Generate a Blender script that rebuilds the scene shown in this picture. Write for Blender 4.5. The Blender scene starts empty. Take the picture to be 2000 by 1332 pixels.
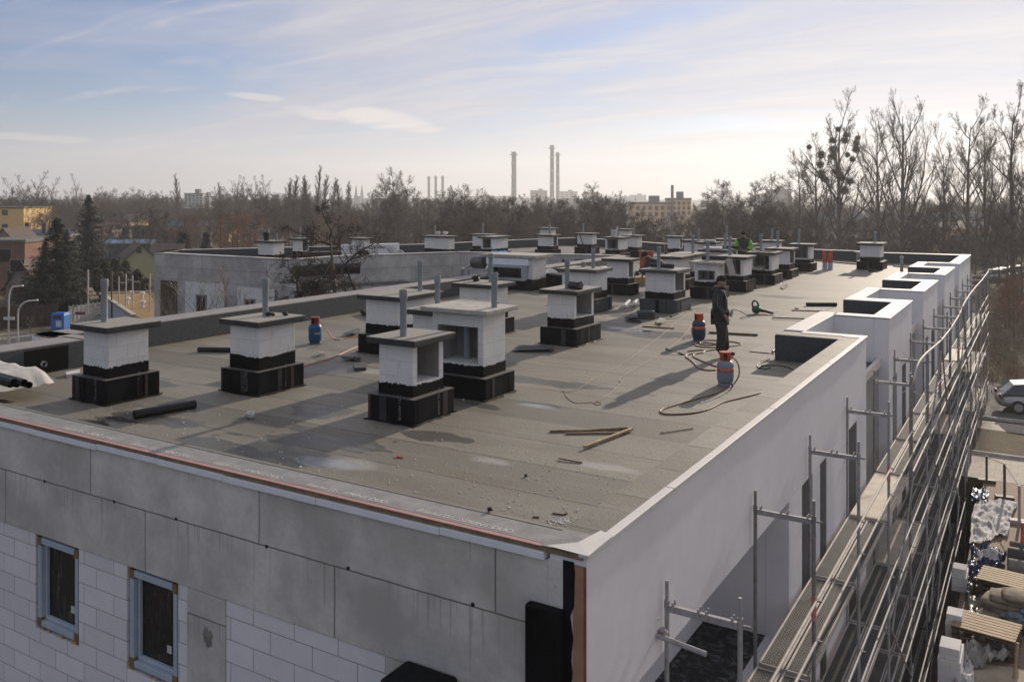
import bpy, math, random
import numpy as np
from mathutils import Vector, Matrix
R=math.radians
S=bpy.context.scene; COL=S.collection
rng=random.Random(7); HAZE=.00042
# ---------------- camera, sky, sun, exposure ----------------
F=1703.; HZ=388.; H=3.5; CX,CY=3.8142,-7.5899
YAW=math.atan2(1036.,F); sa,ca=math.sin(YAW),math.cos(YAW)
cd=bpy.data.cameras.new('camera'); cam=bpy.data.objects.new('camera',cd); COL.objects.link(cam)
cam.location=(CX,CY,H); cam.rotation_euler=(R(90),0,YAW)
cd.sensor_width=36; cd.lens=36*F/2000; cd.shift_y=-(666-HZ)/2000; cd.clip_start=.1; cd.clip_end=20000
S.camera=cam
SUN_EL=R(17.5); SUN_AZ=R(1.5)      # azimuth from +Y towards +X
sl=bpy.data.lights.new('sun','SUN'); sl.energy=5.0; sl.angle=R(.5); sl.color=(1,.86,.70)
so=bpy.data.objects.new('sun',sl); COL.objects.link(so); so.location=(0,60,60)
so.rotation_euler=(R(90)-SUN_EL,0,R(180)-SUN_AZ)
S.view_settings.view_transform='Standard'; S.view_settings.look='None'; S.view_settings.gamma=1; S.view_settings.use_curve_mapping=False
S.view_settings.exposure=.13
W=bpy.data.worlds.new('World'); S.world=W; W.use_nodes=True
def world():
    nt=W.node_tree; N=nt.nodes; L=nt.links; N.clear()
    out=N.new('ShaderNodeOutputWorld'); bg=N.new('ShaderNodeBackground'); bg.inputs[1].default_value=.052
    sky=N.new('ShaderNodeTexSky'); sky.sky_type='NISHITA'; sky.sun_disc=False; sky.sun_elevation=SUN_EL; sky.sun_rotation=SUN_AZ
    sky.air_density=1.0; sky.dust_density=.25; sky.ozone_density=2.2
    tc=N.new('ShaderNodeTexCoord'); sep=N.new('ShaderNodeSeparateXYZ'); L.new(tc.outputs['Generated'],sep.inputs[0])
    def mth(op,a,b=None,clamp=False):
        m=N.new('ShaderNodeMath'); m.operation=op; m.use_clamp=clamp
        for i,x in enumerate((a,b)):
            if x is None: continue
            if isinstance(x,(int,float)): m.inputs[i].default_value=x
            else: L.new(x,m.inputs[i])
        return m.outputs[0]
    z=mth('ADD',mth('MAXIMUM',sep.outputs[2],0.0),.10)
    px=mth('DIVIDE',sep.outputs[0],z); py=mth('DIVIDE',sep.outputs[1],z)
    cmb=N.new('ShaderNodeCombineXYZ'); L.new(px,cmb.inputs[0]); L.new(py,cmb.inputs[1])
    def noise(scale,rot,detail,rough,dist=0,loc=(0,0,0)):
        mp=N.new('ShaderNodeMapping'); mp.inputs['Scale'].default_value=scale; mp.inputs['Rotation'].default_value=(0,0,rot); mp.inputs['Location'].default_value=loc
        L.new(cmb.outputs[0],mp.inputs[0]); n=N.new('ShaderNodeTexNoise'); n.inputs['Scale'].default_value=1; n.inputs['Detail'].default_value=detail; n.inputs['Roughness'].default_value=rough; n.inputs['Distortion'].default_value=dist
        L.new(mp.outputs[0],n.inputs['Vector']); return n.outputs[0]
    n1=noise((.30,.62,1),R(-38),6,.55,.6,(3.1,1.7,0)); n2=noise((.8,2.6,1),R(-28),8,.6,.8,(7,2,0))
    # broad veils and finer streaks of high cloud, thicker towards the sun side and the zenith
    dirx=mth('ADD',mth('MULTIPLY',sep.outputs[0],ca),mth('MULTIPLY',sep.outputs[1],sa))
    fwd=mth('SUBTRACT',mth('MULTIPLY',sep.outputs[1],ca),mth('MULTIPLY',sep.outputs[0],sa))
    bias=mth('ADD',mth('MULTIPLY',dirx,.20),mth('MULTIPLY',sep.outputs[2],.44))
    def sm(x,lo,hi,a=0.,b=1.):
        r=N.new('ShaderNodeMapRange'); r.interpolation_type='SMOOTHSTEP'; L.new(x,r.inputs[0]); r.inputs[1].default_value=lo; r.inputs[2].default_value=hi; r.inputs[3].default_value=a; r.inputs[4].default_value=b; return r.outputs[0]
    v1=sm(mth('ADD',n1,bias),.37,.64,0,.88); v2=sm(mth('ADD',n2,bias),.48,.76,0,.8)
    mask=mth('SUBTRACT',1.0,mth('MULTIPLY',mth('SUBTRACT',1.0,v1),mth('SUBTRACT',1.0,v2)))
    mask=mth('MULTIPLY',mask,.94)
    # a few small bright cloudlets low in the sky
    def cloudlet(u,v,wx,wy,amp):
        d=Vector((( (u-1000)/F)*ca-sa,((u-1000)/F)*sa+ca,(HZ-v)/F)).normalized()
        rt=Vector((ca,sa,0)); 
        a=mth('DIVIDE',mth('SUBTRACT',mth('ADD',mth('MULTIPLY',sep.outputs[0],ca),mth('MULTIPLY',sep.outputs[1],sa)),d.dot(rt)),wx)
        b=mth('DIVIDE',mth('SUBTRACT',sep.outputs[2],d.z),wy)
        b=mth('ADD',b,mth('MULTIPLY',a,.55))
        q=mth('ADD',mth('MULTIPLY',a,a),mth('MULTIPLY',b,b))
        q=mth('ADD',q,mth('MULTIPLY',mth('SUBTRACT',n2,.5),3.4))
        m=N.new('ShaderNodeMapRange'); m.interpolation_type='SMOOTHSTEP'; m.inputs[1].default_value=1.25; m.inputs[2].default_value=.15; m.inputs[3].default_value=0; m.inputs[4].default_value=amp; L.new(q,m.inputs[0]); return m.outputs[0]
    cl=mth('MAXIMUM',cloudlet(750,233,.058,.013,.85),cloudlet(620,222,.035,.007,.6))
    cl=mth('MAXIMUM',cl,cloudlet(500,190,.03,.004,.5)); cl=mth('MAXIMUM',cl,cloudlet(50,268,.05,.004,.5))
    ccol=N.new('ShaderNodeMix'); ccol.data_type='RGBA'; ccol.inputs['A'].default_value=(7.0,7.2,8.7,1); ccol.inputs['B'].default_value=(9.5,9.4,10.0,1)
    rr=N.new('ShaderNodeMapRange'); rr.inputs[1].default_value=-.15; rr.inputs[2].default_value=.65; L.new(dirx,rr.inputs[0])
    bri=mth('ADD',mth('MULTIPLY',rr.outputs[0],.45),mth('MULTIPLY',mth('SUBTRACT',n2,.44),3.0),True); L.new(bri,ccol.inputs['Factor'])
    mx=N.new('ShaderNodeMix'); mx.data_type='RGBA'; L.new(mask,mx.inputs['Factor']); bl=N.new('ShaderNodeMix'); bl.data_type='RGBA'; bl.blend_type='MULTIPLY'; bl.inputs['Factor'].default_value=1; bl.inputs['B'].default_value=(.86,1.02,1.42,1); L.new(sky.outputs[0],bl.inputs['A']); L.new(bl.outputs['Result'],mx.inputs['A']); L.new(ccol.outputs['Result'],mx.inputs['B'])
    # thin dusty layer just over the horizon
    hz=N.new('ShaderNodeMapRange'); hz.interpolation_type='SMOOTHSTEP'; hz.inputs[1].default_value=.12; hz.inputs[2].default_value=-.02; hz.inputs[3].default_value=0; hz.inputs[4].default_value=.8; L.new(sep.outputs[2],hz.inputs[0])
    hc=N.new('ShaderNodeMix'); hc.data_type='RGBA'; hc.inputs['A'].default_value=(9.9,9.5,9.9,1); hc.inputs['B'].default_value=(10.0,9.6,9.5,1); L.new(rr.outputs[0],hc.inputs['Factor'])
    m2=N.new('ShaderNodeMix'); m2.data_type='RGBA'; L.new(hz.outputs[0],m2.inputs['Factor']); L.new(mx.outputs['Result'],m2.inputs['A']); L.new(hc.outputs['Result'],m2.inputs['B'])
    m3=N.new('ShaderNodeMix'); m3.data_type='RGBA'; m3.inputs['B'].default_value=(12.0,11.2,10.8,1); L.new(cl,m3.inputs['Factor']); L.new(m2.outputs['Result'],m3.inputs['A'])
    bk=mth('ADD',mth('MULTIPLY',mth('MAXIMUM',fwd,0.0),.16),1.04); sv=N.new('ShaderNodeVectorMath'); sv.operation='SCALE'; L.new(m3.outputs['Result'],sv.inputs[0]); L.new(bk,sv.inputs['Scale']); L.new(sv.outputs[0],bg.inputs[0]); L.new(bg.outputs[0],out.inputs[0])
world()
# ---------------- helpers ----------------
def at(u,v,z=0.):                       # photo pixel -> point on the level z
    D=(H-z)*F/(v-HZ); r=(u-1000)/F*D
    return Vector((CX+r*ca-D*sa, CY+r*sa+D*ca, z))
def dp(u,v,D):                          # photo pixel at distance D
    r=(u-1000)/F*D; return Vector((CX+r*ca-D*sa, CY+r*sa+D*ca, H-(v-HZ)/F*D))
class MB:
    def __init__(s): s.v=[]; s.f=[]; s.m=[]; s.mi=0
    def add(s,vs,fs):
        o=len(s.v); s.v+= [tuple(x) for x in vs]; s.f+=[tuple(i+o for i in f) for f in fs]; s.m+=[s.mi]*len(fs); return s
    def box(s,x0,x1,y0,y1,z0,z1):
        return s.add([(x0,y0,z0),(x1,y0,z0),(x1,y1,z0),(x0,y1,z0),(x0,y0,z1),(x1,y0,z1),(x1,y1,z1),(x0,y1,z1)],
          [(0,3,2,1),(4,5,6,7),(0,1,5,4),(1,2,6,5),(2,3,7,6),(3,0,4,7)])
    def obox(s,c,ax,ay,az):             # centre and three half axes
        c,ax,ay,az=map(Vector,(c,ax,ay,az)); 
        P=[c+i*ax+j*ay+k*az for k in(-1,1) for i,j in((-1,-1),(1,-1),(1,1),(-1,1))]
        return s.add(P,[(0,3,2,1),(4,5,6,7),(0,1,5,4),(1,2,6,5),(2,3,7,6),(3,0,4,7)])
    def bar(s,p,q,w,h,up=(0,0,1)):      # rectangular bar from p to q
        p,q=Vector(p),Vector(q); d=(q-p); l=d.length; d/=l; u=Vector(up); sd=d.cross(u)
        if sd.length<1e-4: sd=d.cross(Vector((0,1,0)))
        sd.normalize(); u=sd.cross(d); return s.obox((p+q)/2,d*l/2,sd*w/2,u*h/2)
    def tube(s,pts,r,n=8,caps=True,r1=None):
        pts=[Vector(p) for p in pts]; k=len(pts); o=[]; fs=[]; t0=(pts[1]-pts[0]).normalized()
        a=t0.orthogonal().normalized()
        for i,p in enumerate(pts):
            t=(pts[min(i+1,k-1)]-pts[max(i-1,0)]).normalized(); a=(a-t*a.dot(t)).normalized(); b=t.cross(a)
            rr=r if r1 is None else r+(r1-r)*i/(k-1)
            o+=[p+(a*math.cos(2*math.pi*j/n)+b*math.sin(2*math.pi*j/n))*rr for j in range(n)]
        for i in range(k-1):
            for j in range(n): fs.append((i*n+j,i*n+(j+1)%n,(i+1)*n+(j+1)%n,(i+1)*n+j))
        if caps: fs+= [tuple(range(n-1,-1,-1)),tuple((k-1)*n+j for j in range(n))]
        return s.add(o,fs)
    def lathe(s,prof,c=(0,0,0),n=20):   # [(r,z)]
        o=[];fs=[];k=len(prof)
        for r,z in prof: o+=[(c[0]+r*math.cos(2*math.pi*j/n),c[1]+r*math.sin(2*math.pi*j/n),c[2]+z) for j in range(n)]
        for i in range(k-1):
            for j in range(n): fs.append((i*n+j,i*n+(j+1)%n,(i+1)*n+(j+1)%n,(i+1)*n+j))
        fs+=[tuple(range(n-1,-1,-1)),tuple((k-1)*n+j for j in range(n))]
        return s.add(o,fs)
    def prism(s,poly,z0,z1):            # poly counter-clockwise
        n=len(poly); o=[(p[0],p[1],z0) for p in poly]+[(p[0],p[1],z1) for p in poly]
        return s.add(o,[tuple(range(n-1,-1,-1)),tuple(range(n,2*n))]+[(i,(i+1)%n,n+(i+1)%n,n+i) for i in range(n)])
    def blob(s,c,rad,seed=0,amp=.25,nu=10,nv=7):
        g=random.Random(seed); c=Vector(c); o=[c+Vector((0,0,-rad[2]))]; fs=[]
        for i in range(1,nv):
            th=math.pi*i/nv
            for j in range(nu):
                ph=2*math.pi*j/nu; k=1+g.uniform(-amp,amp)
                o.append(c+Vector((rad[0]*math.sin(th)*math.cos(ph)*k,rad[1]*math.sin(th)*math.sin(ph)*k,-rad[2]*math.cos(th)*k)))
        o.append(c+Vector((0,0,rad[2]))); 
        for j in range(nu): fs.append((0,1+(j+1)%nu,1+j))
        for i in range(nv-2):
            for j in range(nu): fs.append((1+i*nu+j,1+i*nu+(j+1)%nu,1+(i+1)*nu+(j+1)%nu,1+(i+1)*nu+j))
        L=len(o)-1; b=1+(nv-2)*nu
        for j in range(nu): fs.append((b+j,b+(j+1)%nu,L))
        return s.add(o,fs)
    def build(s,name,mat,parent=None,bevel=0,smooth=False,subsurf=0,auto=None):
        me=bpy.data.meshes.new(name); me.from_pydata(s.v,[],s.f)
        ms=mat if isinstance(mat,(list,tuple)) else [mat]
        for m in ms: me.materials.append(m)
        if len(ms)>1: me.polygons.foreach_set('material_index',s.m)
        if smooth or auto: me.polygons.foreach_set('use_smooth',[True]*len(me.polygons))
        me.update(); 
        if auto: me.set_sharp_from_angle(angle=R(auto))
        o=bpy.data.objects.new(name,me); COL.objects.link(o)
        if parent is not None:
            o.parent=parent; o.matrix_parent_inverse=Matrix.Translation(-parent.location)
        if bevel:
            b=o.modifiers.new('bevel','BEVEL'); b.width=bevel; b.segments=2; b.limit_method='ANGLE'
        if subsurf:
            b=o.modifiers.new('sub','SUBSURF'); b.levels=b.render_levels=subsurf
        return o
def tag(o,label=None,cat=None,group=None,kind=None):
    if label: o['label']=label
    if cat: o['category']=cat
    if group: o['group']=group
    if kind: o['kind']=kind
    return o
def empty(name,loc,label,cat,group=None):
    o=bpy.data.objects.new(name,None); COL.objects.link(o); o.location=loc; o.empty_display_size=.2
    bpy.context.view_layer.update() if False else None
    return tag(o,label,cat,group)
def copy_tree(o,loc=None,rz=0,sc=None,parent=None):
    c=o.copy(); COL.objects.link(c)
    if parent is not None: c.parent=parent
    else:
        c.location=loc; c.rotation_euler=(0,0,rz)
        if sc: c.scale=sc
    for ch in [x for x in o.children]: copy_tree(ch,parent=c)
    return c
def spline(pts,n=6):
    P=[Vector(p) for p in pts]; P=[P[0]*2-P[1]]+P+[P[-1]*2-P[-2]]; o=[]
    for i in range(1,len(P)-2):
        a,b,c,d=P[i-1:i+3]
        for j in range(n):
            t=j/n; o.append(.5*((2*b)+(c-a)*t+(2*a-5*b+4*c-d)*t*t+(3*b-a-3*c+d)*t**3))
    return o+[P[-2]]
# ---------------- materials ----------------
class NT:
    def __init__(s,name):
        s.m=bpy.data.materials.new(name); s.m.use_nodes=True; s.t=s.m.node_tree; s.N=s.t.nodes; s.L=s.t.links
        s.b=s.N['Principled BSDF']; g=s.N.new('ShaderNodeNewGeometry'); s.pos=g.outputs['Position']; s.nor=g.outputs['Normal']
    def put(s,x,inp):
        if isinstance(x,(int,float)): inp.default_value=x
        elif isinstance(x,(tuple,list)): inp.default_value=tuple(x) if len(x)==4 or len(inp.default_value)==3 else tuple(x)+(1,)
        else: s.L.new(x,inp)
    def math(s,op,a,b=0,clamp=False):
        m=s.N.new('ShaderNodeMath'); m.operation=op; m.use_clamp=clamp; s.put(a,m.inputs[0]); s.put(b,m.inputs[1]); return m.outputs[0]
    def mapping(s,scale=(1,1,1),rot=(0,0,0),loc=(0,0,0),src=None):
        m=s.N.new('ShaderNodeMapping'); m.inputs['Scale'].default_value=scale; m.inputs['Rotation'].default_value=rot; m.inputs['Location'].default_value=loc
        s.L.new(src or s.pos,m.inputs[0]); return m.outputs[0]
    def noise(s,scale,detail=4,rough=.55,vec=None,dist=0):
        n=s.N.new('ShaderNodeTexNoise'); n.inputs['Scale'].default_value=scale; n.inputs['Detail'].default_value=detail; n.inputs['Roughness'].default_value=rough; n.inputs['Distortion'].default_value=dist
        s.L.new(vec or s.pos,n.inputs['Vector']); return n.outputs[0]
    def mix(s,f,a,b,blend='MIX'):
        m=s.N.new('ShaderNodeMix'); m.data_type='RGBA'; m.blend_type=blend; s.put(f,m.inputs['Factor']); s.put(a,m.inputs['A']); s.put(b,m.inputs['B']); return m.outputs['Result']
    def ramp(s,x,a,b,lo=0.,hi=1.):
        m=s.N.new('ShaderNodeMapRange'); m.interpolation_type='SMOOTHSTEP'; s.put(x,m.inputs[0]); m.inputs[1].default_value=a; m.inputs[2].default_value=b; m.inputs[3].default_value=lo; m.inputs[4].default_value=hi; return m.outputs[0]
    def sep(s,v=None):
        n=s.N.new('ShaderNodeSeparateXYZ'); s.L.new(v or s.pos,n.inputs[0]); return n.outputs
    def comb(s,x,y,z=0):
        n=s.N.new('ShaderNodeCombineXYZ'); s.put(x,n.inputs[0]); s.put(y,n.inputs[1]); s.put(z,n.inputs[2]); return n.outputs[0]
    def white(s,x):
        n=s.N.new('ShaderNodeTexWhiteNoise'); n.noise_dimensions='1D'; s.put(x,n.inputs['W']); return n.outputs[0]
    def brick(s,vec,w,h,mortar,off=.5,smooth=.1,c1=(1,1,1),c2=(.8,.8,.8),cm=(0,0,0)):
        n=s.N.new('ShaderNodeTexBrick'); n.offset=off; n.inputs['Scale'].default_value=1; n.inputs['Brick Width'].default_value=w; n.inputs['Row Height'].default_value=h; n.inputs['Mortar Size'].default_value=mortar; n.inputs['Mortar Smooth'].default_value=smooth
        n.inputs['Color1'].default_value=c1+(1,); n.inputs['Color2'].default_value=c2+(1,); n.inputs['Mortar'].default_value=cm+(1,); s.L.new(vec,n.inputs['Vector']); return n.outputs
    def bump(s,h,strength=.3,dist=.02):
        b=s.N.new('ShaderNodeBump'); b.inputs['Strength'].default_value=strength; b.inputs['Distance'].default_value=dist; s.L.new(h,b.inputs['Height']); s.L.new(b.outputs[0],s.b.inputs['Normal'])
    def done(s,col,rough=.8,metal=0,spec=.4):
        s.put(col,s.b.inputs['Base Color']); s.put(rough,s.b.inputs['Roughness']); s.put(metal,s.b.inputs['Metallic']); s.put(spec,s.b.inputs['Specular IOR Level']); return s.m
def sc3(c,k): return tuple(min(1,x*k) for x in c)
_mc={}
def M(name,col,rough=.75,var=.18,scale=4.,metal=0,bump=.15,spec=.4):
    if name in _mc: return _mc[name]
    t=NT(name); n=t.noise(scale,5,.6); n2=t.noise(scale*9,3,.6)
    f=t.math('ADD',t.math('MULTIPLY',n,.7),t.math('MULTIPLY',n2,.3))
    c=t.mix(t.ramp(f,.3,.7),sc3(col,1-var),sc3(col,1+var))
    if bump: t.bump(n2,bump,.01)
    _mc[name]=t.done(c,rough,metal,spec); return _mc[name]
def mat_roof():
    t=NT('mineral roofing felt'); x,y,z=t.sep()[:3]
    yy=t.math('ADD',y,t.math('MULTIPLY',t.noise(.6,2),.05)); yy=t.math('SUBTRACT',yy,.42)
    st=t.math('FLOOR',yy); fr=t.math('SUBTRACT',yy,st); rnd=t.white(st); rnd2=t.white(t.math('ADD',st,31.7))
    # sheets of one lane differ along their length too
    lane=t.math('FLOOR',t.math('DIVIDE',t.math('ADD',x,t.math('MULTIPLY',rnd2,9)),7.5)); rnd3=t.white(t.math('ADD',t.math('MULTIPLY',lane,7.3),st))
    base=t.mix(rnd,(.108,.098,.075),(.232,.212,.168)); base=t.mix(t.math('MULTIPLY',rnd3,.55),base,(.17,.158,.128))
    grain=t.noise(95,2,.7); g2=t.noise(26,3,.6); big=t.noise(.55,5,.6,t.mapping((.6,1.5,1)))
    base=t.mix(t.math('MULTIPLY',t.ramp(grain,.35,.7),.45),base,sc3((.30,.28,.245),1.0)); base=t.mix(t.math('MULTIPLY',t.ramp(g2,.55,.35),.35),base,(.08,.075,.065))
    base=t.mix(t.ramp(big,.42,.66,0,.42),base,(.095,.09,.078))
    # brownish drying marks drawn out along the sheets
    st2=t.noise(1.0,5,.65,t.mapping((.28,2.6,1),loc=(4,9,0))); base=t.mix(t.ramp(st2,.50,.70,0,.5),base,(.15,.118,.082))
    # seams: overlap line with a bitumen bead
    wob=t.math('MULTIPLY',t.math('SUBTRACT',t.noise(7,4,.7),.5),.02)
    d=t.math('ABSOLUTE',t.math('SUBTRACT',t.math('ADD',fr,wob),.5)); seam=t.ramp(d,.484,.493)
    lip=t.ramp(t.math('ABSOLUTE',t.math('SUBTRACT',d,.468)),.012,.0,0,1)
    base=t.mix(t.math('MULTIPLY',lip,.16),base,(.28,.265,.235))
    base=t.mix(t.math('MULTIPLY',seam,t.ramp(t.noise(1.7,3),.3,.6,.35,.95)),base,(.035,.033,.03))
    # wet patches and puddles left standing in low places
    def pud(px,py,rx,ry,wob=2.0):
        q=t.comb(t.math('DIVIDE',t.math('SUBTRACT',x,px),rx),t.math('DIVIDE',t.math('SUBTRACT',y,py),ry)); n=t.N.new('ShaderNodeVectorMath'); n.operation='LENGTH'; t.L.new(q,n.inputs[0])
        return t.math('ADD',n.outputs['Value'],t.math('MULTIPLY',t.math('SUBTRACT',wn,.5),wob*2.6))
    wn=t.noise(1.1,4,.5,t.mapping((.8,1.4,1)))
    wet=[(-6.45,2.95,.58,.36),(-4.9,1.95,.78,.50),(-5.75,.75,1.1,.50),(-3.75,2.8,.42,.22),(-8.3,1.2,.95,.34),(-9.6,.3,.8,.25),(-4.1,4.7,.35,.12),(-4.6,13.4,1.3,.5),(-7.3,9.2,.8,.5),(-4.0,7.0,1.2,.3),(-6.5,16.4,.9,.4),(-2.6,19.5,1.2,.25),(-3.4,24,1.4,.3),(-8.9,5.6,.8,.35),(-10.6,2.9,.9,.3)]
    w=None
    for p in wet:
        k=pud(*p); w=k if w is None else t.math('MINIMUM',w,k)
    wetm=t.math('MULTIPLY',t.ramp(w,1.04,.95),t.ramp(t.noise(2.2,4,.6),.22,.42,.45,1.))
    pd=None
    for p in [(-3.55,5.25,.42,.18),(-5.85,13.95,.95,.26),(-9.0,.6,.6,.16),(-8.6,1.0,.5,.10),(-6.4,15.2,.5,.3),(-9.4,9.5,.5,.2),(-4.2,1.0,.5,.2)]:
        k=pud(*p,wob=1.1); pd=k if pd is None else t.math('MINIMUM',pd,k)
    pudm=t.ramp(pd,1.0,.7)
    base=t.mix(t.math('MULTIPLY',wetm,.70),base,(.05,.049,.045)); base=t.mix(t.math('MULTIPLY',pudm,.7),base,(.05,.05,.05))
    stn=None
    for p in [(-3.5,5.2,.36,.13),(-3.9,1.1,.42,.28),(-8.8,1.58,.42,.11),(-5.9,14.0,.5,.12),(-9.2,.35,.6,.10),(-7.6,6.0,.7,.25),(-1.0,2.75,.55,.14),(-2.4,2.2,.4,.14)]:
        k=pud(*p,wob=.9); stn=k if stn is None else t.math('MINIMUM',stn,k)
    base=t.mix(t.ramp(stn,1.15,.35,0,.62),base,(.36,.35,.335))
    sc_=t.noise(1,5,.7,t.mapping((.5,5.5,1),loc=(1,3,0))); base=t.mix(t.ramp(sc_,.54,.72,0,.38),base,(.29,.275,.24))
    rough=t.math('SUBTRACT',.64,t.math('MULTIPLY',wetm,.22)); rough=t.math('SUBTRACT',rough,t.math('MULTIPLY',pudm,.40)); rough=t.math('MAXIMUM',rough,.07)
    h=t.math('ADD',t.math('MULTIPLY',grain,.5),t.math('MULTIPLY',g2,.6)); h=t.math('MULTIPLY',h,t.math('SUBTRACT',1,t.math('MULTIPLY',pudm,.95))); h=t.math('ADD',h,t.math('MULTIPLY',t.math('ADD',seam,lip),.5)); h=t.math('ADD',h,t.math('MULTIPLY',big,1.2))
    t.bump(h,.5,.012); return t.done(base,rough,0,.38)
def mat_blocks(name,w,h,mortar,c1,c2,cm,off=(0,0),smear=.25,bumps=.5):
    t=NT(name); x,y,z=t.sep()[:3]; u=t.math('ADD',t.math('ADD',x,y),off[0]); vv=t.math('ADD',z,off[1])
    wob=t.math('MULTIPLY',t.math('SUBTRACT',t.noise(9,3),.5),.008); vec=t.comb(t.math('ADD',u,wob),t.math('ADD',vv,wob))
    b=t.brick(vec,w,h,mortar,.42,.15,c1,c2,cm); n=t.noise(5,5,.6); c=t.mix(t.ramp(n,.4,.75,0,.35),b[0],sc3(c1,.8))
    st=t.noise(1,4,.6,t.comb(t.math('MULTIPLY',u,7),t.math('MULTIPLY',z,.9))); c=t.mix(t.ramp(st,.58,.74,0,smear),c,(.50,.44,.33))
    pit=t.ramp(t.noise(30,4,.7),.62,.72,0,.4); c=t.mix(pit,c,sc3(c1,.6))
    t.bump(t.math('SUBTRACT',1,b[1]),bumps,.006); return t.done(c,.9,0,.25)
def mat_concrete(name,col,pw,ph,off=(0,0),streak=.6,joint=(.17,.165,.16)):
    t=NT(name); x,y,z=t.sep()[:3]; u=t.math('ADD',t.math('ADD',x,y),off[0]); zz=t.math('ADD',z,off[1])
    wob=t.math('MULTIPLY',t.math('SUBTRACT',t.noise(6,3),.5),.016)
    b=t.brick(t.comb(t.math('ADD',u,wob),t.math('ADD',zz,wob)),pw,ph,.011,.36,.5,(1,1,1),(.8,.8,.8),(0,0,0))
    n=t.noise(1.1,6,.62); n2=t.noise(14,5,.7); c=t.mix(t.ramp(n,.32,.7),sc3(col,.72),sc3(col,1.12)); c=t.mix(t.ramp(n2,.45,.75,0,.4),c,sc3(col,.72)); c=t.mix(.45,c,t.mix(1,c,b[0],'MULTIPLY'))
    # dark runs below the horizontal pour joint, each of its own length
    fz=t.math('FRACT',t.math('DIVIDE',zz,ph)); ln=t.noise(1,2,.5,t.comb(t.math('MULTIPLY',u,17),0)); ln=t.ramp(ln,.46,.74,0,.75); clus=t.ramp(t.noise(.9,2,.5,t.comb(u,3.3)),.42,.6)
    run=t.math('MULTIPLY',t.math('MULTIPLY',t.ramp(t.math('ADD',fz,ln),.98,1.12),t.ramp(ln,.05,.2)),clus)
    c=t.mix(t.math('MULTIPLY',run,streak),c,sc3(col,.33)); c=t.mix(t.math('MULTIPLY',b[1],.75),c,joint)
    rust=t.ramp(t.noise(.7,3,.5,t.mapping((1,1,.4))),.62,.75,0,.28); c=t.mix(rust,c,(.36,.27,.18))
    pit=t.ramp(t.noise(45,3,.7),.66,.74); c=t.mix(t.math('MULTIPLY',pit,.6),c,(.06,.06,.06))
    t.bump(t.math('ADD',t.math('MULTIPLY',n2,.6),t.math('MULTIPLY',b[1],-.6)),.35,.012); return t.done(c,.85,0,.3)
def mat_bitumen(name,col,gloss=.42,streak=True):
    t=NT(name); x,y,z=t.sep()[:3]; n=t.noise(2.2,5,.6); n2=t.noise(38,3,.6); c=t.mix(t.ramp(n,.35,.7),sc3(col,.55),sc3(col,1.7))
    st=t.noise(1,4,.6,t.comb(t.math('MULTIPLY',t.math('ADD',x,y),9),t.math('MULTIPLY',z,1.2))); c=t.mix(t.ramp(st,.6,.72,0,.35),c,sc3(col,4))
    dust=t.ramp(t.noise(11,5,.75),.62,.75,0,.3); c=t.mix(dust,c,(.06,.056,.05))
    t.bump(t.math('ADD',n,t.math('MULTIPLY',n2,.25)),.35,.03); return t.done(c,t.ramp(n,.3,.7,gloss-.05,gloss+.25),0,.14)
def mat_deck():
    t=NT('perforated galvanised deck'); x,y,z=t.sep()[:3]
    u=t.math('FRACT',t.math('MULTIPLY',x,17)); v=t.math('FRACT',t.math('ADD',t.math('MULTIPLY',y,14),t.math('MULTIPLY',t.math('FLOOR',t.math('MULTIPLY',x,17)),.5)))
    q=t.comb(t.math('SUBTRACT',u,.5),t.math('SUBTRACT',v,.5)); n=t.N.new('ShaderNodeVectorMath'); n.operation='LENGTH'; t.L.new(q,n.inputs[0]); d=n.outputs['Value']
    hole=t.ramp(d,.24,.19); rim=t.math('MULTIPLY',t.ramp(d,.42,.30),t.math('SUBTRACT',1,hole)); g=t.noise(3,4)
    c=t.mix(t.ramp(g,.3,.7),(.05,.05,.05),(.10,.098,.095)); c=t.mix(rim,c,(.22,.21,.20)); c=t.mix(hole,c,(.006,.006,.006))  # paler rims: sun on the raised edges is put into the colour
    t.bump(t.math('SUBTRACT',rim,hole),.6,.012); return t.done(c,.8,0,.12)
def mat_pavers(name,c1,c2,cm,w,h,rot=0):
    t=NT(name); b=t.brick(t.mapping(rot=(0,0,rot)),w,h,.012,.5,.2,c1,c2,cm); n=t.noise(.8,5,.6); n2=t.noise(12,4,.6)
    c=t.mix(t.ramp(n,.4,.7,0,.5),b[0],sc3(c1,.6)); c=t.mix(t.ramp(n2,.5,.8,0,.4),c,(.34,.29,.22)); t.bump(t.math('SUBTRACT',n2,b[1]),.3,.01); return t.done(c,.85)
def mat_ground():
    t=NT('winter soil and dry grass'); n=t.noise(.05,6,.6); n2=t.noise(.9,6,.7); n3=t.noise(9,4,.7)
    c=t.mix(t.ramp(n,.35,.65),(.075,.06,.042),(.13,.115,.075)); c=t.mix(t.ramp(n2,.4,.7),c,(.17,.135,.085)); c=t.mix(t.ramp(n3,.45,.75,0,.6),c,(.05,.045,.03)); t.bump(t.math('ADD',n3,n2),.8,.1); return t.done(c,.95,0,.2)
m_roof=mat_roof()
m_felt=M('slate grey roofing felt',(.055,.063,.070),.75,.25,14,0,.4)
m_felt_light=M('pale mineral felt sheet',(.33,.31,.27),.85,.14,22,0,.3)
m_bit=mat_bitumen('black bitumen membrane',(.0065,.007,.009))
m_tar=mat_bitumen('brushed bitumen coating',(.006,.006,.0065),.6)
m_block=mat_blocks('aerated concrete blocks',.52,.245,.004,(.74,.73,.71),(.66,.66,.66),(.50,.49,.46),(.1,.03),.6,.3)
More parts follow.
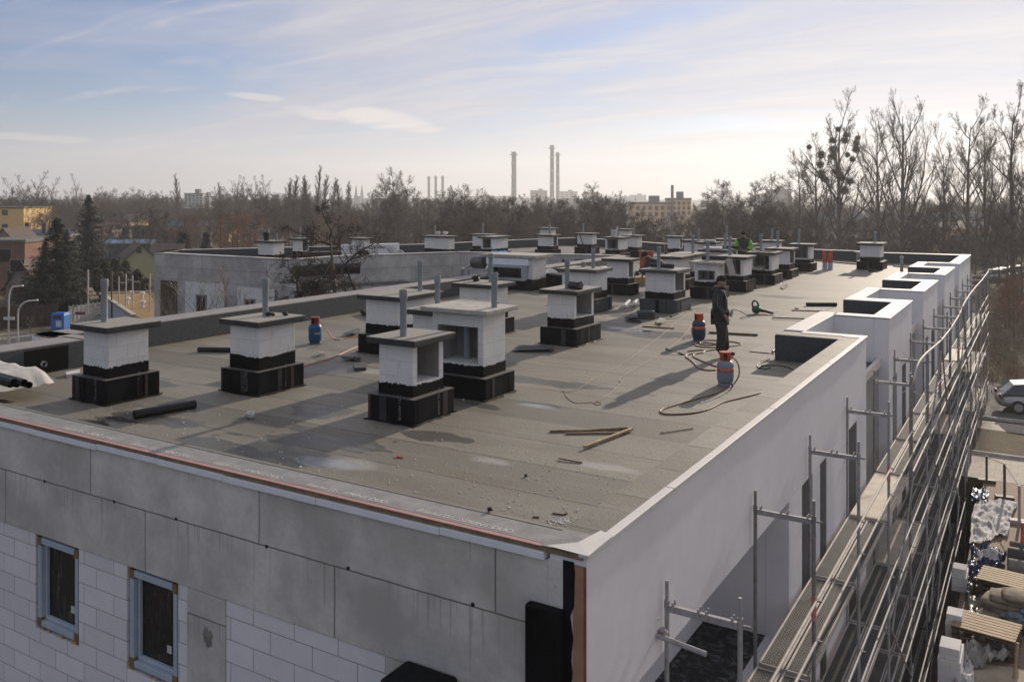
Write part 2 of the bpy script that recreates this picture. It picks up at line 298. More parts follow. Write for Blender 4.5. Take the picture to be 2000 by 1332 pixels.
m_blockf=mat_blocks('aerated block masonry',.60,.245,.0042,(.73,.72,.735),(.65,.64,.655),(.20,.19,.185),(.0,.05),.12,.6)
m_conc=mat_concrete('shuttered concrete',(.62,.60,.56),2.95,1.0,(.35,.14),.42)
m_concw=mat_concrete('weathered wing concrete',(.52,.505,.48),2.4,.66,(.35,.17),.4)
m_cap=M('cement cap',(.38,.365,.33),.9,.25,6,0,.5)
m_white=M('white facade render',(.70,.70,.725),.92,.055,.7,0,.12,.2)
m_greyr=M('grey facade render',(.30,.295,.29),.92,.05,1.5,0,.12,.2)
m_trim=M('off white coping',(.60,.575,.545),.55,.06,3,0,.05)
m_eps=M('white insulation board',(.74,.76,.80),.8,.05,6)
m_wood=M('weathered timber',(.22,.16,.10),.8,.3,9)
m_woodl=M('fresh sawn timber',(.36,.26,.155),.75,.25,7)
m_dwood=M('dark wet timber',(.10,.075,.05),.7,.3,9)
m_ply=M('stained plywood',(.46,.40,.33),.75,.22,2.5)
m_steel=M('galvanised steel',(.33,.33,.335),.66,.18,12,.1,.05,.25)
m_steelr=M('pale scaffold tube',(.42,.38,.355),.68,.15,8,0,.05,.25)
m_steeld=M('dull scaffold steel',(.26,.26,.265),.45,.25,10,.6,.05)
m_pvc=M('grey plastic pipe',(.23,.265,.29),.5,.06,5,0,0)
m_deck=mat_deck()
m_glass=NT('dusty window glass').done((.012,.012,.012),.12,0,.6)
def mat_film():
    t=NT('glass behind crinkled film'); x,y,z=t.sep()[:3]; n=t.noise(1,6,.7,t.comb(t.math('MULTIPLY',x,16),t.math('MULTIPLY',z,2.2)),1.2); c=t.mix(t.ramp(n,.55,.80,0,.75),(.022,.020,.017),(.40,.36,.30)); t.bump(n,.35,.03); return t.done(c,.22,0,.5)
m_film=mat_film()
m_black=M('black plastic',(.014,.014,.016),.5,.25,6)
m_red=M('red wrapped roll',(.42,.085,.04),.6,.2,8)
m_pink=M('pink lacquer edge',(.40,.225,.20),.7,.12,8)
m_redbrown=M('red brown primer',(.36,.20,.14),.85,.15,4)
m_whitep=M('white plastic sheet',(.52,.51,.50),.8,.1,5,0,.1,.15)
m_hose=M('red brown rubber hose',(.20,.085,.06),.5,.2,9)
m_hoseo=M('orange gas hose',(.58,.20,.09),.45,.12,9)
m_cord=M('pale cord',(.34,.265,.20),.7,.2,9)
m_bark=M('winter bark',(.13,.105,.085),.9,.3,3)
m_twig=M('bare twigs',(.115,.092,.072),.9,.25,.6)
m_twigf=M('dark fan twigs',(.085,.066,.053),.9,.25,.6)
m_twigr=M('reddish twigs',(.22,.11,.065),.9,.25,.6)
m_twigp=M('pale twigs',(.30,.26,.21),.9,.2,.8)
m_twigd=M('dark twigs',(.055,.042,.035),.9,.25,.8)
m_needle=M('spruce needles',(.030,.040,.028),.85,.4,2)
m_needleb=M('brown green evergreen leaves',(.06,.058,.030),.85,.4,2)
m_mist=M('mistletoe leaves',(.040,.045,.022),.85,.3,3)
m_letter=M('faded white lettering',(.55,.53,.50),.7,.1,9)
# ---------------- the setting ----------------
GZ=-7.0
PZ=-12.7; PX0,PX1,PY0,PY1=.25,1.95,-6.0,29.5      # sunken strip along the side wall
gm=MB()
for x0,x1,y0,y1 in((-3500,3500,-600,PY0),(-3500,PX0,PY0,PY1),(PX1,3500,PY0,PY1),(-3500,3500,PY1,4500)): gm.add([(x0,y0,GZ),(x1,y0,GZ),(x1,y1,GZ),(x0,y1,GZ)],[(0,1,2,3)])
gm.add([(PX0,PY0,PZ),(PX1,PY0,PZ),(PX1,PY1,PZ),(PX0,PY1,PZ)],[(0,1,2,3)])
gm.add([(PX1,PY0,PZ),(PX1,PY1,PZ),(PX1,PY1,GZ),(PX1,PY0,GZ)],[(0,1,2,3)]); gm.add([(PX0,PY1,PZ),(PX0,PY1,GZ),(PX1,PY1,GZ),(PX1,PY1,PZ)],[(0,1,2,3)]); gm.add([(PX0,PY0,PZ),(PX1,PY0,PZ),(PX1,PY0,GZ),(PX0,PY0,GZ)],[(0,1,2,3)])
gm.build('ground',mat_ground())['kind']='structure'
m_paver=mat_pavers('red brick pavers',(.33,.22,.165),(.25,.165,.125),(.10,.08,.065),.21,.105)
m_slab=mat_pavers('pale pavement slabs',(.47,.42,.35),(.42,.375,.31),(.24,.21,.18),.5,.5)
m_asph=M('worn asphalt',(.13,.12,.11),.9,.2,1.2,0,.3)
m_path=M('sandy path',(.36,.30,.225),.95,.2,1.5,0,.3)
def sheet(name,poly,z,m):
    o=MB().add([(p[0],p[1],z) for p in poly],[tuple(range(len(poly)))]).build(name,m); o['kind']='structure'; return o
sheet('courtyard_pavement',[(1.96,-6),(14,-6),(14,29.5),(1.96,29.5)],GZ+.004,m_paver)
sheet('pavement',[(.6,29.5),(30,29.5),(30,33.0),(.6,33.0)],GZ+.008,m_slab)
sheet('footpath',[(.6,37.6),(40,36.2),(40,38.0),(.6,39.3)],GZ+.008,m_slab)
sheet('road',[(.6,39.9),(60,37.8),(60,46),(.6,49)],GZ+.004,m_asph)
sheet('sandy_yard',[(2.0,11.0),(9,11.0),(9,15.2),(6,15.6),(2.0,14.6)],GZ+.009,m_path)
k=MB(); k.box(.6,30,33.0,33.12,GZ,GZ+.12); k.box(.6,40,39.62,39.76,GZ,GZ+.13); k.build('kerb',m_conc)['kind']='structure'
E=[at(-60,690,GZ),at(190,690,GZ),at(330,650,GZ),at(330,632,GZ),at(-60,648,GZ)]
sheet('side_street',[(p.x,p.y) for p in [at(-300,760,GZ),at(200,760,GZ),at(420,650,GZ),at(360,634,GZ),at(170,642,GZ),at(0,652,GZ),at(-300,668,GZ)]],GZ+.006,M('pale worn street',(.20,.18,.165),.9,.2,.8))
# far hills: one ridge behind the town, one behind the trees on the right
def ridge(name,pts,D,depth,m):
    b=MB(); n=len(pts); o=[]
    for u,v in pts:
        for kd,kz in((0,0.),(.35,.75),(1,1.)):
            p=dp(u,v,D+depth*kd); zt=H-(v-HZ)/F*D; o.append((p.x,p.y,GZ-2+(zt-GZ+2)*kz*(1 if kd<1 else .6)+ (0 if kd else -1)))
    fs=[]
    for i in range(n-1):
        for j in range(2): fs.append((i*3+j,(i+1)*3+j,(i+1)*3+j+1,i*3+j+1))
    h=b.add(o,fs).build(name,m,smooth=True); h['kind']='structure'; return h
m_hill=M('wooded hillside',(.045,.045,.038),.95,.55,.03,0,0)
g=random.Random(3); P1=[(u,380+3*math.sin(u*.011)+g.uniform(-1.2,1.2)) for u in range(1450,2500,14)]
ridge('hill',P1,1700,300,m_hill)
P2=[(u,386+2*math.sin(u*.02)+g.uniform(-1,1)-(10*math.exp(-((u-960)/90)**2))) for u in range(840,1460,12)]
ridge('wooded_hill',P2,1500,260,m_hill)
P3=[(u,384+2.5*math.sin(u*.013+1)+g.uniform(-1.,1.)) for u in range(-500,860,14)]
ridge('low_hill',P3,1400,260,m_hill)
# ---------------- the building under construction ----------------
B=empty('apartment_building',(-7,10,GZ),'unfinished flat roofed apartment building with white rendered side wall and bare concrete front','building')
ZT=.55; FX=.6; FY=-1.12; LX=-14.95; LY0=-14.0; JY=3.3
def part(mb,name,m,**k): return mb.build(name,m,B,**k)
wing=[(-37.5,22.85),(-27.1,22.95),(-26.9,26.3),(-23.8,31.9),(-15.0,33.9)]
back=[(FX,43.75),(-4.6,43.7),(-5.0,44.6),(-13.5,45.6),(-17,46.4),(-20.6,48.8),(-26.4,51.6),(-28.5,45.8),(-30.4,38.1),(-31.8,35.8),(-38.9,25.2)]
bays=[(FY,12.25),(15.5,19.83),(22.7,27.05),(29.7,34.05),(36.4,43.75)]
poly=[(LY0+.06,FY+.06),(FX-.2,FY+.06)]
for i,(y0,y1) in enumerate(bays):
    if i: poly+=[(-.8,y0+.1),(FX-.2,y0+.1)]
    poly+=[(FX-.2,y1-.1)]
    if i<4: poly+=[(-.8,y1-.1)]
inb=[(back[0][0]-.2,back[0][1]-.08)]+[(x+(.06 if x<-20 else 0),y-.08) for x,y in back[1:]]
poly+=inb[1:]+[(wing[0][0]+.14,wing[0][1]+.12),(wing[1][0]-.12,wing[1][1]+.12),(wing[2][0]-.12,wing[2][1]+.12),(wing[3][0]-.12,wing[3][1]+.12),(wing[4][0],wing[4][1]+.14)]+[(LX+.06,JY+.06),(LY0+.06,JY+.06)]
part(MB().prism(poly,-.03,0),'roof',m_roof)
# --- white side wall with its openings, one mesh per bay ---
def bay_wall(y0,y1,op,first=False):
    """wall in the plane X=FX, thickness .35; op = list of (ya,yb) tall openings with their heads at z=-1"""
    w=MB(); x0,x1=FX-.35,FX
    ed=[y0]+[e for o in op for e in o]+[y1]
    w.box(x0,x1,y0,y1,-1.0,ZT-.012)
    for lv in(-1.0,-4.0,-7.0,-10.0):
        for a,b in zip(ed[0::2],ed[1::2]): w.box(x0,x1,a,b,lv-2.07,lv)
        w.box(x0,x1,y0,y1,lv-3.0,lv-2.07)
    return w
OP=[[(-.72,5.62),(6.43,7.18),(7.73,8.27),(10.3,11.17)],[(16.13,16.86),(17.82,18.64)],[(23.3,24.1),(25.0,25.8)],[(30.4,31.2),(32.1,32.9)],[(37.2,38.0),(39.0,39.8),(41.2,42.2)]]
for (y0,y1),op in zip(bays,OP): part(bay_wall(y0,y1,op),'side_wall',m_white,bevel=.008)
for i,op in enumerate(OP):
    for a,b in op:
        if b-a>3: continue
        for zt in(-1.0,-4.0,-7.0):
            w=MB().box(FX-.34,FX-.29,a,b,zt-2.07,zt).build('window',m_glass,B)
            f=MB(); z0=zt-2.07
            for q in((a,a+.07,z0,zt),(b-.07,b,z0,zt),(a+.07,b-.07,zt-.07,zt),(a+.07,b-.07,z0,z0+.07)): f.box(FX-.30,FX-.24,*q)
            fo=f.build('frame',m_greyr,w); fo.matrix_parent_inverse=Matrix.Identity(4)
            r=MB(); r.box(FX-.24,FX-.012,a,a+.012,z0,zt); r.box(FX-.24,FX-.012,b-.012,b,z0,zt)  # reveals of a white wall, their shade put into a grey colour
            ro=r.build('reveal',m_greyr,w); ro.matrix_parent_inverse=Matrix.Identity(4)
def mat_loggia_sheen():  # bluish patches: debris plus sky reflections put into the floor colour
    t=NT('loggia bitumen with painted sheen'); n=t.noise(7,8,.75,None,.8); n2=t.noise(1.3,4,.6); f=t.math('MULTIPLY',t.ramp(n,.46,.62),t.ramp(n2,.35,.55,.25,1.)); c=t.mix(f,(.008,.009,.011),(.17,.19,.22)); t.bump(n,.9,.05); return t.done(c,.55,0,.4)
# corner loggia behind the large opening
lg=MB(); lg.box(-1.0,-.7,-.7,5.66,-3.1,-.99); lg.box(-.7,FX-.35,5.62,5.9,-3.1,-.99); part(lg,'loggia_wall',m_white)
part(MB().box(-.7,FX+.02,-.72,5.62,-3.3,-3.075),'loggia_floor',mat_loggia_sheen())
part(MB().box(-1.0,FX-.36,-.7,5.6,-.99,-.8),'loggia_ceiling',m_white)
# recessed strips between the bays
for i in range(4):
    a=bays[i][1]; b=bays[i+1][0]
    w=MB(); w.box(-1.1,-.7,a-.7,b+.45,-.5,ZT-.012); w.box(-.70,FX-.352,a-.35,a,-.52,ZT-.012); w.box(-.70,FX-.352,b,b+.35,-.52,ZT-.012)
    w.box(-.695,FX-.36,a-.3,a,-13,-.52); w.box(-.695,FX-.36,b,b+.3,-13,-.52)
    part(w,'recess_wall',m_white,bevel=.006)
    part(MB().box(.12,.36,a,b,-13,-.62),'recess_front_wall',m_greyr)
    part(MB().box(-.70,.40,a,b,-.62,-.545),'recess_floor',m_felt)
    part(MB().box(.33,.43,a,b,-.62,-.43),'recess_coping',m_trim,bevel=.006)
# parapets along the side: dark felt faces to the roof, pale coping on top
pc=MB(); pf=MB(); pk=MB()
def cop(x0,x1,y0,y1,m=None): (m or pc).box(x0,x1,y0,y1,ZT,ZT+.022)
for i,(y0,y1) in enumerate(bays):
    xi=FX-.42
    if i==0:
        pk.box(xi,FX-.065,FY+.35,y1-.38,ZT-.01,ZT+.012); [pc.box(FX-.065+j2,FX+.03+j2*.5,FY-.03+(k2)*1.95,min(FY-.03+(k2+1)*1.95-.006,y1+.02),ZT-.012,ZT+.022+j2*.4) for k2,j2 in enumerate((.0,.006,-.005,.004,-.006,.005,-.002))]
        pf.box(xi-.015,FX-.35,FY+.35,y1-.7,0,ZT-.013)
        pk.box(-1.12,FX-.42,y1-.72,y1-.30,ZT-.01,ZT+.012); pc.box(-.7,FX-.066,y1-.30,y1+.02,ZT-.012,ZT+.022); pc.box(FX-.42,FX-.066,y1-.38,y1-.301,ZT-.012,ZT+.022)
        pf.box(-1.14,FX-.44,y1-.735,y1-.7,0,ZT-.012)
    else:
        cop(xi,FX+.03,y0-.02,y1+.02)
        cop(-.72,xi-.001,y0-.02,y0+.45); pf.box(-1.1,FX-.36,y0+.44,y0+.47,0,ZT-.002)
        pf.box(xi-.02,xi+.1,y0+.47,y1-.5,0,ZT-.003)
        if i<4:
            cop(-1.12,xi-.001,y1-.72,y1+.02); pf.box(-1.14,FX-.44,y1-.735,y1-.70,0,ZT-.003)
    if i<4:
        a=y1+.02; b=bays[i+1][0]-.02; cop(-1.12,-.68,a+.001,b+.47)
        pf.box(-1.135,-1.1,a-.72,b+.5,0,ZT-.004)
# solid cores under the copings
core=MB()
for i,(y0,y1) in enumerate(bays):
    if i: core.box(-1.1,FX-.353,y0+.003,y0+.44,0,ZT-.014)
    if i<4: core.box(-1.1,FX-.353,y1-.70,y1-.003,0,ZT-.014)
part(core,'parapet_core',m_white)
part(pk,'parapet_felt',m_roof); part(pc,'coping',m_trim,bevel=.004); part(pf,'parapet_lining',m_felt)
# white corner plate and folded felt at the near corner
cn=MB(); cn.add([(FX-.36,FY-.03,ZT+.026),(FX+.03,FY-.04,ZT+.020),(FX+.03,FY+.45,ZT+.026),(FX-.11,FY+.50,ZT+.03),(FX-.16,FY+.16,ZT+.03)],[(0,1,2,3,4)]); part(cn,'corner_plate',m_trim); part(MB().add([(FX-.42,FY-.03,.566),(FX-.05,FY-.035,.566),(FX-.13,FY+.30,.572),(FX-.42,FY+.10,.572)],[(0,1,2,3)]),'corner_felt_fold',M('smooth grey felt edge',(.23,.225,.215),.55,.22,5))
# --- bare concrete front wall ---
fw=MB(); fw.box(LY0,FX-.36,FY,FY+.3,-.86,.44); part(fw,'concrete_band',m_conc,bevel=.012)
part(MB().box(-4.39,-3.77,FY-.003,FY+.3,-7,-.862),'concrete_column',m_conc)
part(MB().box(-1.52,FX-.36,FY-.002,FY+.3,-7,-.862),'corner_concrete_wall',m_conc)
wl=MB()
for a,b,z0,z1 in((LY0,-7.40,-7,-.862),(-7.40,-6.45,-7,-2.09),(-6.45,-5.49,-7,-.862),(-5.49,-4.56,-7,-2.09),(-4.56,-4.395,-7,-.862),(-3.765,-1.525,-7,-.862)): wl.box(a,b,FY+.012,FY+.3,z0,z1)
part(wl,'block_wall',m_blockf)
for a,b in((-7.39,-6.46),(-5.48,-4.57)):
    z0,z1=-2.08,-.875; y=FY+.02
    w=MB().box(a+.12,b-.10,y+.10,y+.12,z0+.13,z1-.10).build('window',m_film,B)
    f=MB()
    for q in((a+.03,a+.10,z0+.04,z1-.02),(b-.09,b-.025,z0+.04,z1-.02),(a+.102,b-.092,z1-.10,z1-.02),(a+.102,b-.092,z0+.04,z0+.11)): f.box(q[0],q[1],y,y+.07,q[2],q[3])
    for q in((a+.115,a+.15,z0+.115,z1-.105),(a+.151,b-.096,z0+.115,z0+.165)): f.box(q[0],q[1],y+.05,y+.095,q[2],q[3])
    o=f.build('frame',M('blue filmed window frame',(.38,.45,.53),.5,.08,5),w,bevel=.006); o.matrix_parent_inverse=Matrix.Identity(4)
    for (xx,zz) in((a+.026,z0+.035),(b-.105,z0+.035),(a+.026,z1-.125),(b-.105,z1-.125)): MB().box(xx,xx+.085,y-.003,y+.075,zz,zz+.11).build('corner_tape',M('brown protective tape',(.20,.125,.07),.7,.25,14),w)
    f=MB(); g=random.Random(int(a*10))
    for i in range(26):
        t=g.random(); e=g.random(); r=g.uniform(.008,.022)
        if e<.45: f.blob((a+.02,y+.02,z0+t*(z1-z0)),(r*.7,r*.6,r*1.6),i)
        elif e<.75: f.blob((a+t*(b-a),y+.01,z0+.015-g.random()*.02),(r*1.6,r*.6,r),i)
        else: f.blob((b+.0,y+.02,z0+(.8+t*.2)*(z1-z0)),(r*1.2,r*.6,r*1.4),i)
    o=f.build('mounting_foam',M('orange mounting foam',(.50,.27,.07),.8,.3,20),w); o.matrix_parent_inverse=Matrix.Identity(4)
    o=MB().box(b-.32,b-.24,y+.094,y+.099,z0+.3,z0+.39).build('sticker',m_whitep,w); o.matrix_parent_inverse=Matrix.Identity(4)
for x,z in((-7.17,-.14),(-5.72,-.14),(-4.58,-.13),(-3.13,-.14),(-2.0,-.12),(-.53,-.12),(-8.8,-.14),(-10.3,-.15)): part(MB().tube([(x,FY-.006,z),(x,FY+.05,z)],.019,10),'tie_hole',m_black)
pt=MB(); pt.blob((-4.06,FY,-1.33),(.09,.012,.11),5,.3); part(pt,'mortar_patch',M('mortar patch',(.2,.19,.175),.9,.2,9))
# black insulated column, bitumen strip and primer edge by the corner
part(MB().box(.06,.40,FY-.10,FY-.003,-7,.07),'bitumen_column',m_tar,bevel=.02)
bs=MB(); g=random.Random(2); n=40; vs=[]
for i in range(n+1):
    z=-3.2+i*(3.68)/n; vs+=[(.385,FY-.012,z),(.475+g.uniform(-.022,.018)+.012*math.sin(i*.7),FY-.012,z)]
bs.add(vs,[(2*i,2*i+1,2*i+3,2*i+2) for i in range(n)]); part(bs,'bitumen_strip',m_bit)
part(MB().box(FX-.36,FX-.065,FY-.004,FY+.34,-7,.455),'corner_edge',m_conc)
part(MB().box(FX-.12,FX-.002,FY-.010,FY-.0045,-7,.46),'primer_edge',m_redbrown)
part(MB().box(FX-.022,FX+.002,FY-.014,FY-.0105,-7,.46),'insulation_edge',M('brown foam edge',(.20,.09,.05),.8,.3,12))
b=MB(); b.box(-1.27,-.68,FY-.42,FY-.003,-7,-.80); part(b,'bitumen_box',m_bit,bevel=.04)
# edge build-up of the front: insulation board, timber, felt with its printed edge
ep=MB(); g=random.Random(5); x=-14.0
while x<.05:
    w=g.uniform(1.0,1.6); x1=min(x+w,.22); dz=g.uniform(-.006,.006); ep.box(x,x1-.008,FY-.035+g.uniform(-.006,.006),FY+.3,.442+dz,.505+dz); x=x1
part(ep,'insulation_board',m_eps,bevel=.004)
part(MB().box(LY0,FX-.03,FY-.012,FY+.3,.507,.552),'edge_timber',m_wood)
part(MB().box(LY0,FX-.15,FY+.030,FY+.40,.553,.564),'edge_felt',m_felt if 0 else M('smooth grey felt edge',(.23,.225,.215),.55,.22,5))
part(MB().box(LY0,FX-.40,FY-.028,FY+.028,.553,.562),'felt_edge_strip',m_pink)
part(MB().box(LY0,FX-.42,FY+.40,FY+.43,0,.56),'front_parapet_lining',m_felt)
part(MB().add([(LY0,FY+.43,.56),(FX-.42,FY+.43,.56),(FX-.42,FY+.36,.568),(LY0,FY+.36,.568)],[(0,1,2,3)]),'felt_overlap',m_roof)
def text(body,size,origin,xd,yd,m,parent,name='lettering',extr=.0008,align='LEFT'):
    cu=bpy.data.curves.new(name,'FONT'); cu.body=body; cu.size=size; cu.extrude=extr; cu.align_x=align; cu.resolution_u=2
    tmp=bpy.data.objects.new(name,cu); COL.objects.link(tmp); bpy.context.view_layer.update()
    me=bpy.data.meshes.new_from_object(tmp.evaluated_get(bpy.context.evaluated_depsgraph_get())); bpy.data.objects.remove(tmp)
    xd=Vector(xd).normalized(); yd=Vector(yd).normalized(); zd=xd.cross(yd)
    me.transform(Matrix(((xd.x,yd.x,zd.x,origin[0]),(xd.y,yd.y,zd.y,origin[1]),(xd.z,yd.z,zd.z,origin[2]),(0,0,0,1))))
    me.materials.clear(); me.materials.append(m); o=bpy.data.objects.new(name,me); COL.objects.link(o)
    if parent is not None:
        o.parent=parent; o.matrix_parent_inverse=Matrix.Translation(-parent.location)
    return o
x=-6.9
for i in range(5):
    text('BauderTEC SPRINT DUO',.098,(x,FY+.065,.566),(1,0,0),(0,1,0),m_letter,B); x+=1.42
# --- left parapet with its step, seen from the roof side ---
lp=MB(); lf=MB(); lc=MB()
def seg(p,q,t,inner_off=0.,zb=-7,coping=True,mw=None,lin=True):
    """wall along p->q, the roof lies to the left of the walking direction; t = thickness"""
    p=Vector((p[0],p[1],0)); q=Vector((q[0],q[1],0)); d=(q-p).normalized(); nrm=Vector((-d.y,d.x,0))
    (mw or lp).prism([p,q,q+nrm*t,p+nrm*t],zb,ZT-.012)
    if lin: lf.prism([p+nrm*(t+.002),q+nrm*(t+.002),q+nrm*(t+.03),p+nrm*(t+.03)],0,ZT-.014)
    if coping: lc.prism([p-nrm*.03-d*.03,q-nrm*.03+d*.03,q+nrm*(t+.03)+d*.03,p+nrm*(t+.03)-d*.03],ZT-.011,ZT+.012)
seg((LY0,JY),(LY0,FY+.05),.72); seg((LX,33.6),(LX,JY),.75); seg((LX,JY),(LY0+.69,JY),.3,lin=False)
jb=MB(); jb.box(LX-.05,LY0-.04,JY-.09,JY-.035,.40,.50); part(jb,'jog_insulation_board',m_eps); part(MB().box(LX-.03,LY0-.04,JY-.06,JY-.033,.501,.53),'jog_edge_timber',m_wood)
part(lp,'left_parapet_wall',m_conc); part(lc,'left_coping',M('grey pink coping felt',(.25,.225,.215),.6,.14,4)); part(lf,'left_parapet_lining',m_felt)
bb=MB(); bb.box(-13.252,-13.235,2.05,2.95,.03,.5); part(bb,'bitumen_patch',m_tar); 
tp=MB(); tp.tube([(-13.24,2.42,.2),(-13.17,2.42,.2)],.055,16,caps=False); tp.tube([(-13.17,2.42,.2),(-13.24,2.42,.2)],.045,16,caps=False); part(tp,'drain_pipe',m_whitep)
# --- wing: outer walls, parapet ---
lp=MB(); lf=MB(); lc=MB()
W2=list(reversed(back[1:]+wing)); allp=back+wing
for p,q in zip(allp[:-1],allp[1:]): seg(p,q,.42)
seg(wing[-1],(LX+.0,33.6),.4); seg(back[-1],wing[0],.42)
part(lp,'wing_wall',m_concw); part(lc,'wing_coping',M('grey sheet coping',(.46,.44,.42),.5,.1,3)); part(lf,'wing_parapet_lining',m_felt)
y=22.82; f=MB()
for a,b_,z0,z1 in((-34.9,-31.9,-7,-.9),(-30.9,-28.3,-7,-.95)): f.box(a,b_,y-.02,y+.05,z0,z1)
part(f,'wing_block_wall',m_block)
for a,b_ in((-34.0,-33.2),(-30.4,-29.6),(-28.2,-27.5)):
    w=MB().box(a,b_,y-.045,y-.03,-3.1,-1.5).build('window',m_film,B); f=MB()
    for q in((a,a+.07,-3.1,-1.5),(b_-.07,b_,-3.1,-1.5),(a,b_,-1.57,-1.5),(a,b_,-3.1,-3.03)): f.box(q[0],q[1],y-.06,y-.046,q[2],q[3])
    f.build('frame',m_greyr,w).matrix_parent_inverse=Matrix.Identity(4)
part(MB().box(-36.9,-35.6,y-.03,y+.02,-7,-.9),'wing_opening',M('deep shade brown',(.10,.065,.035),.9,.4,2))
# lower terrace roof in the step of the wing
part(MB().prism([(-27.05,23.0),(-22.6,23.6),(-21.6,29.2),(-25.3,29.2),(-26.9,26.2)],-7,-.95),'terrace_wall',m_concw)
part(MB().prism([(-27.1,22.9),(-22.5,23.5),(-21.5,29.3),(-25.3,29.3),(-27.0,26.2)],-.95,-.90),'terrace_coping',m_trim)
part(MB().prism([(-26.8,23.2),(-22.9,23.8),(-21.9,29.0),(-25.3,29.0),(-26.8,26.1)],-.90,-.87),'terrace_roof',m_felt)
w=MB().box(-25.9,-24.4,23.0,23.06,-3.3,-1.7).build('window',m_glass,B); f=MB()
for q in((-25.9,-25.8,-3.3,-1.7),(-25.2,-25.1,-3.3,-1.7),(-24.5,-24.4,-3.3,-1.7),(-25.9,-24.4,-1.75,-1.7),(-25.9,-24.4,-3.35,-3.3)): f.box(q[0],q[1],22.93,22.999,q[2],q[3])
f.build('frame',m_trim,w).matrix_parent_inverse=Matrix.Identity(4)
# window in the court wall
p=at(798,500,.5); 
w=MB(); a=dp(780,566,38.5); b_=dp(820,566,38.5); d=(b_-a).normalized(); nn=Vector((d.y,-d.x,0)); c=(a+b_)/2
w.obox(c+Vector((0,0,-.3)),d*.48,nn*.05,Vector((0,0,.55))); part(w,'court_window',m_glass)
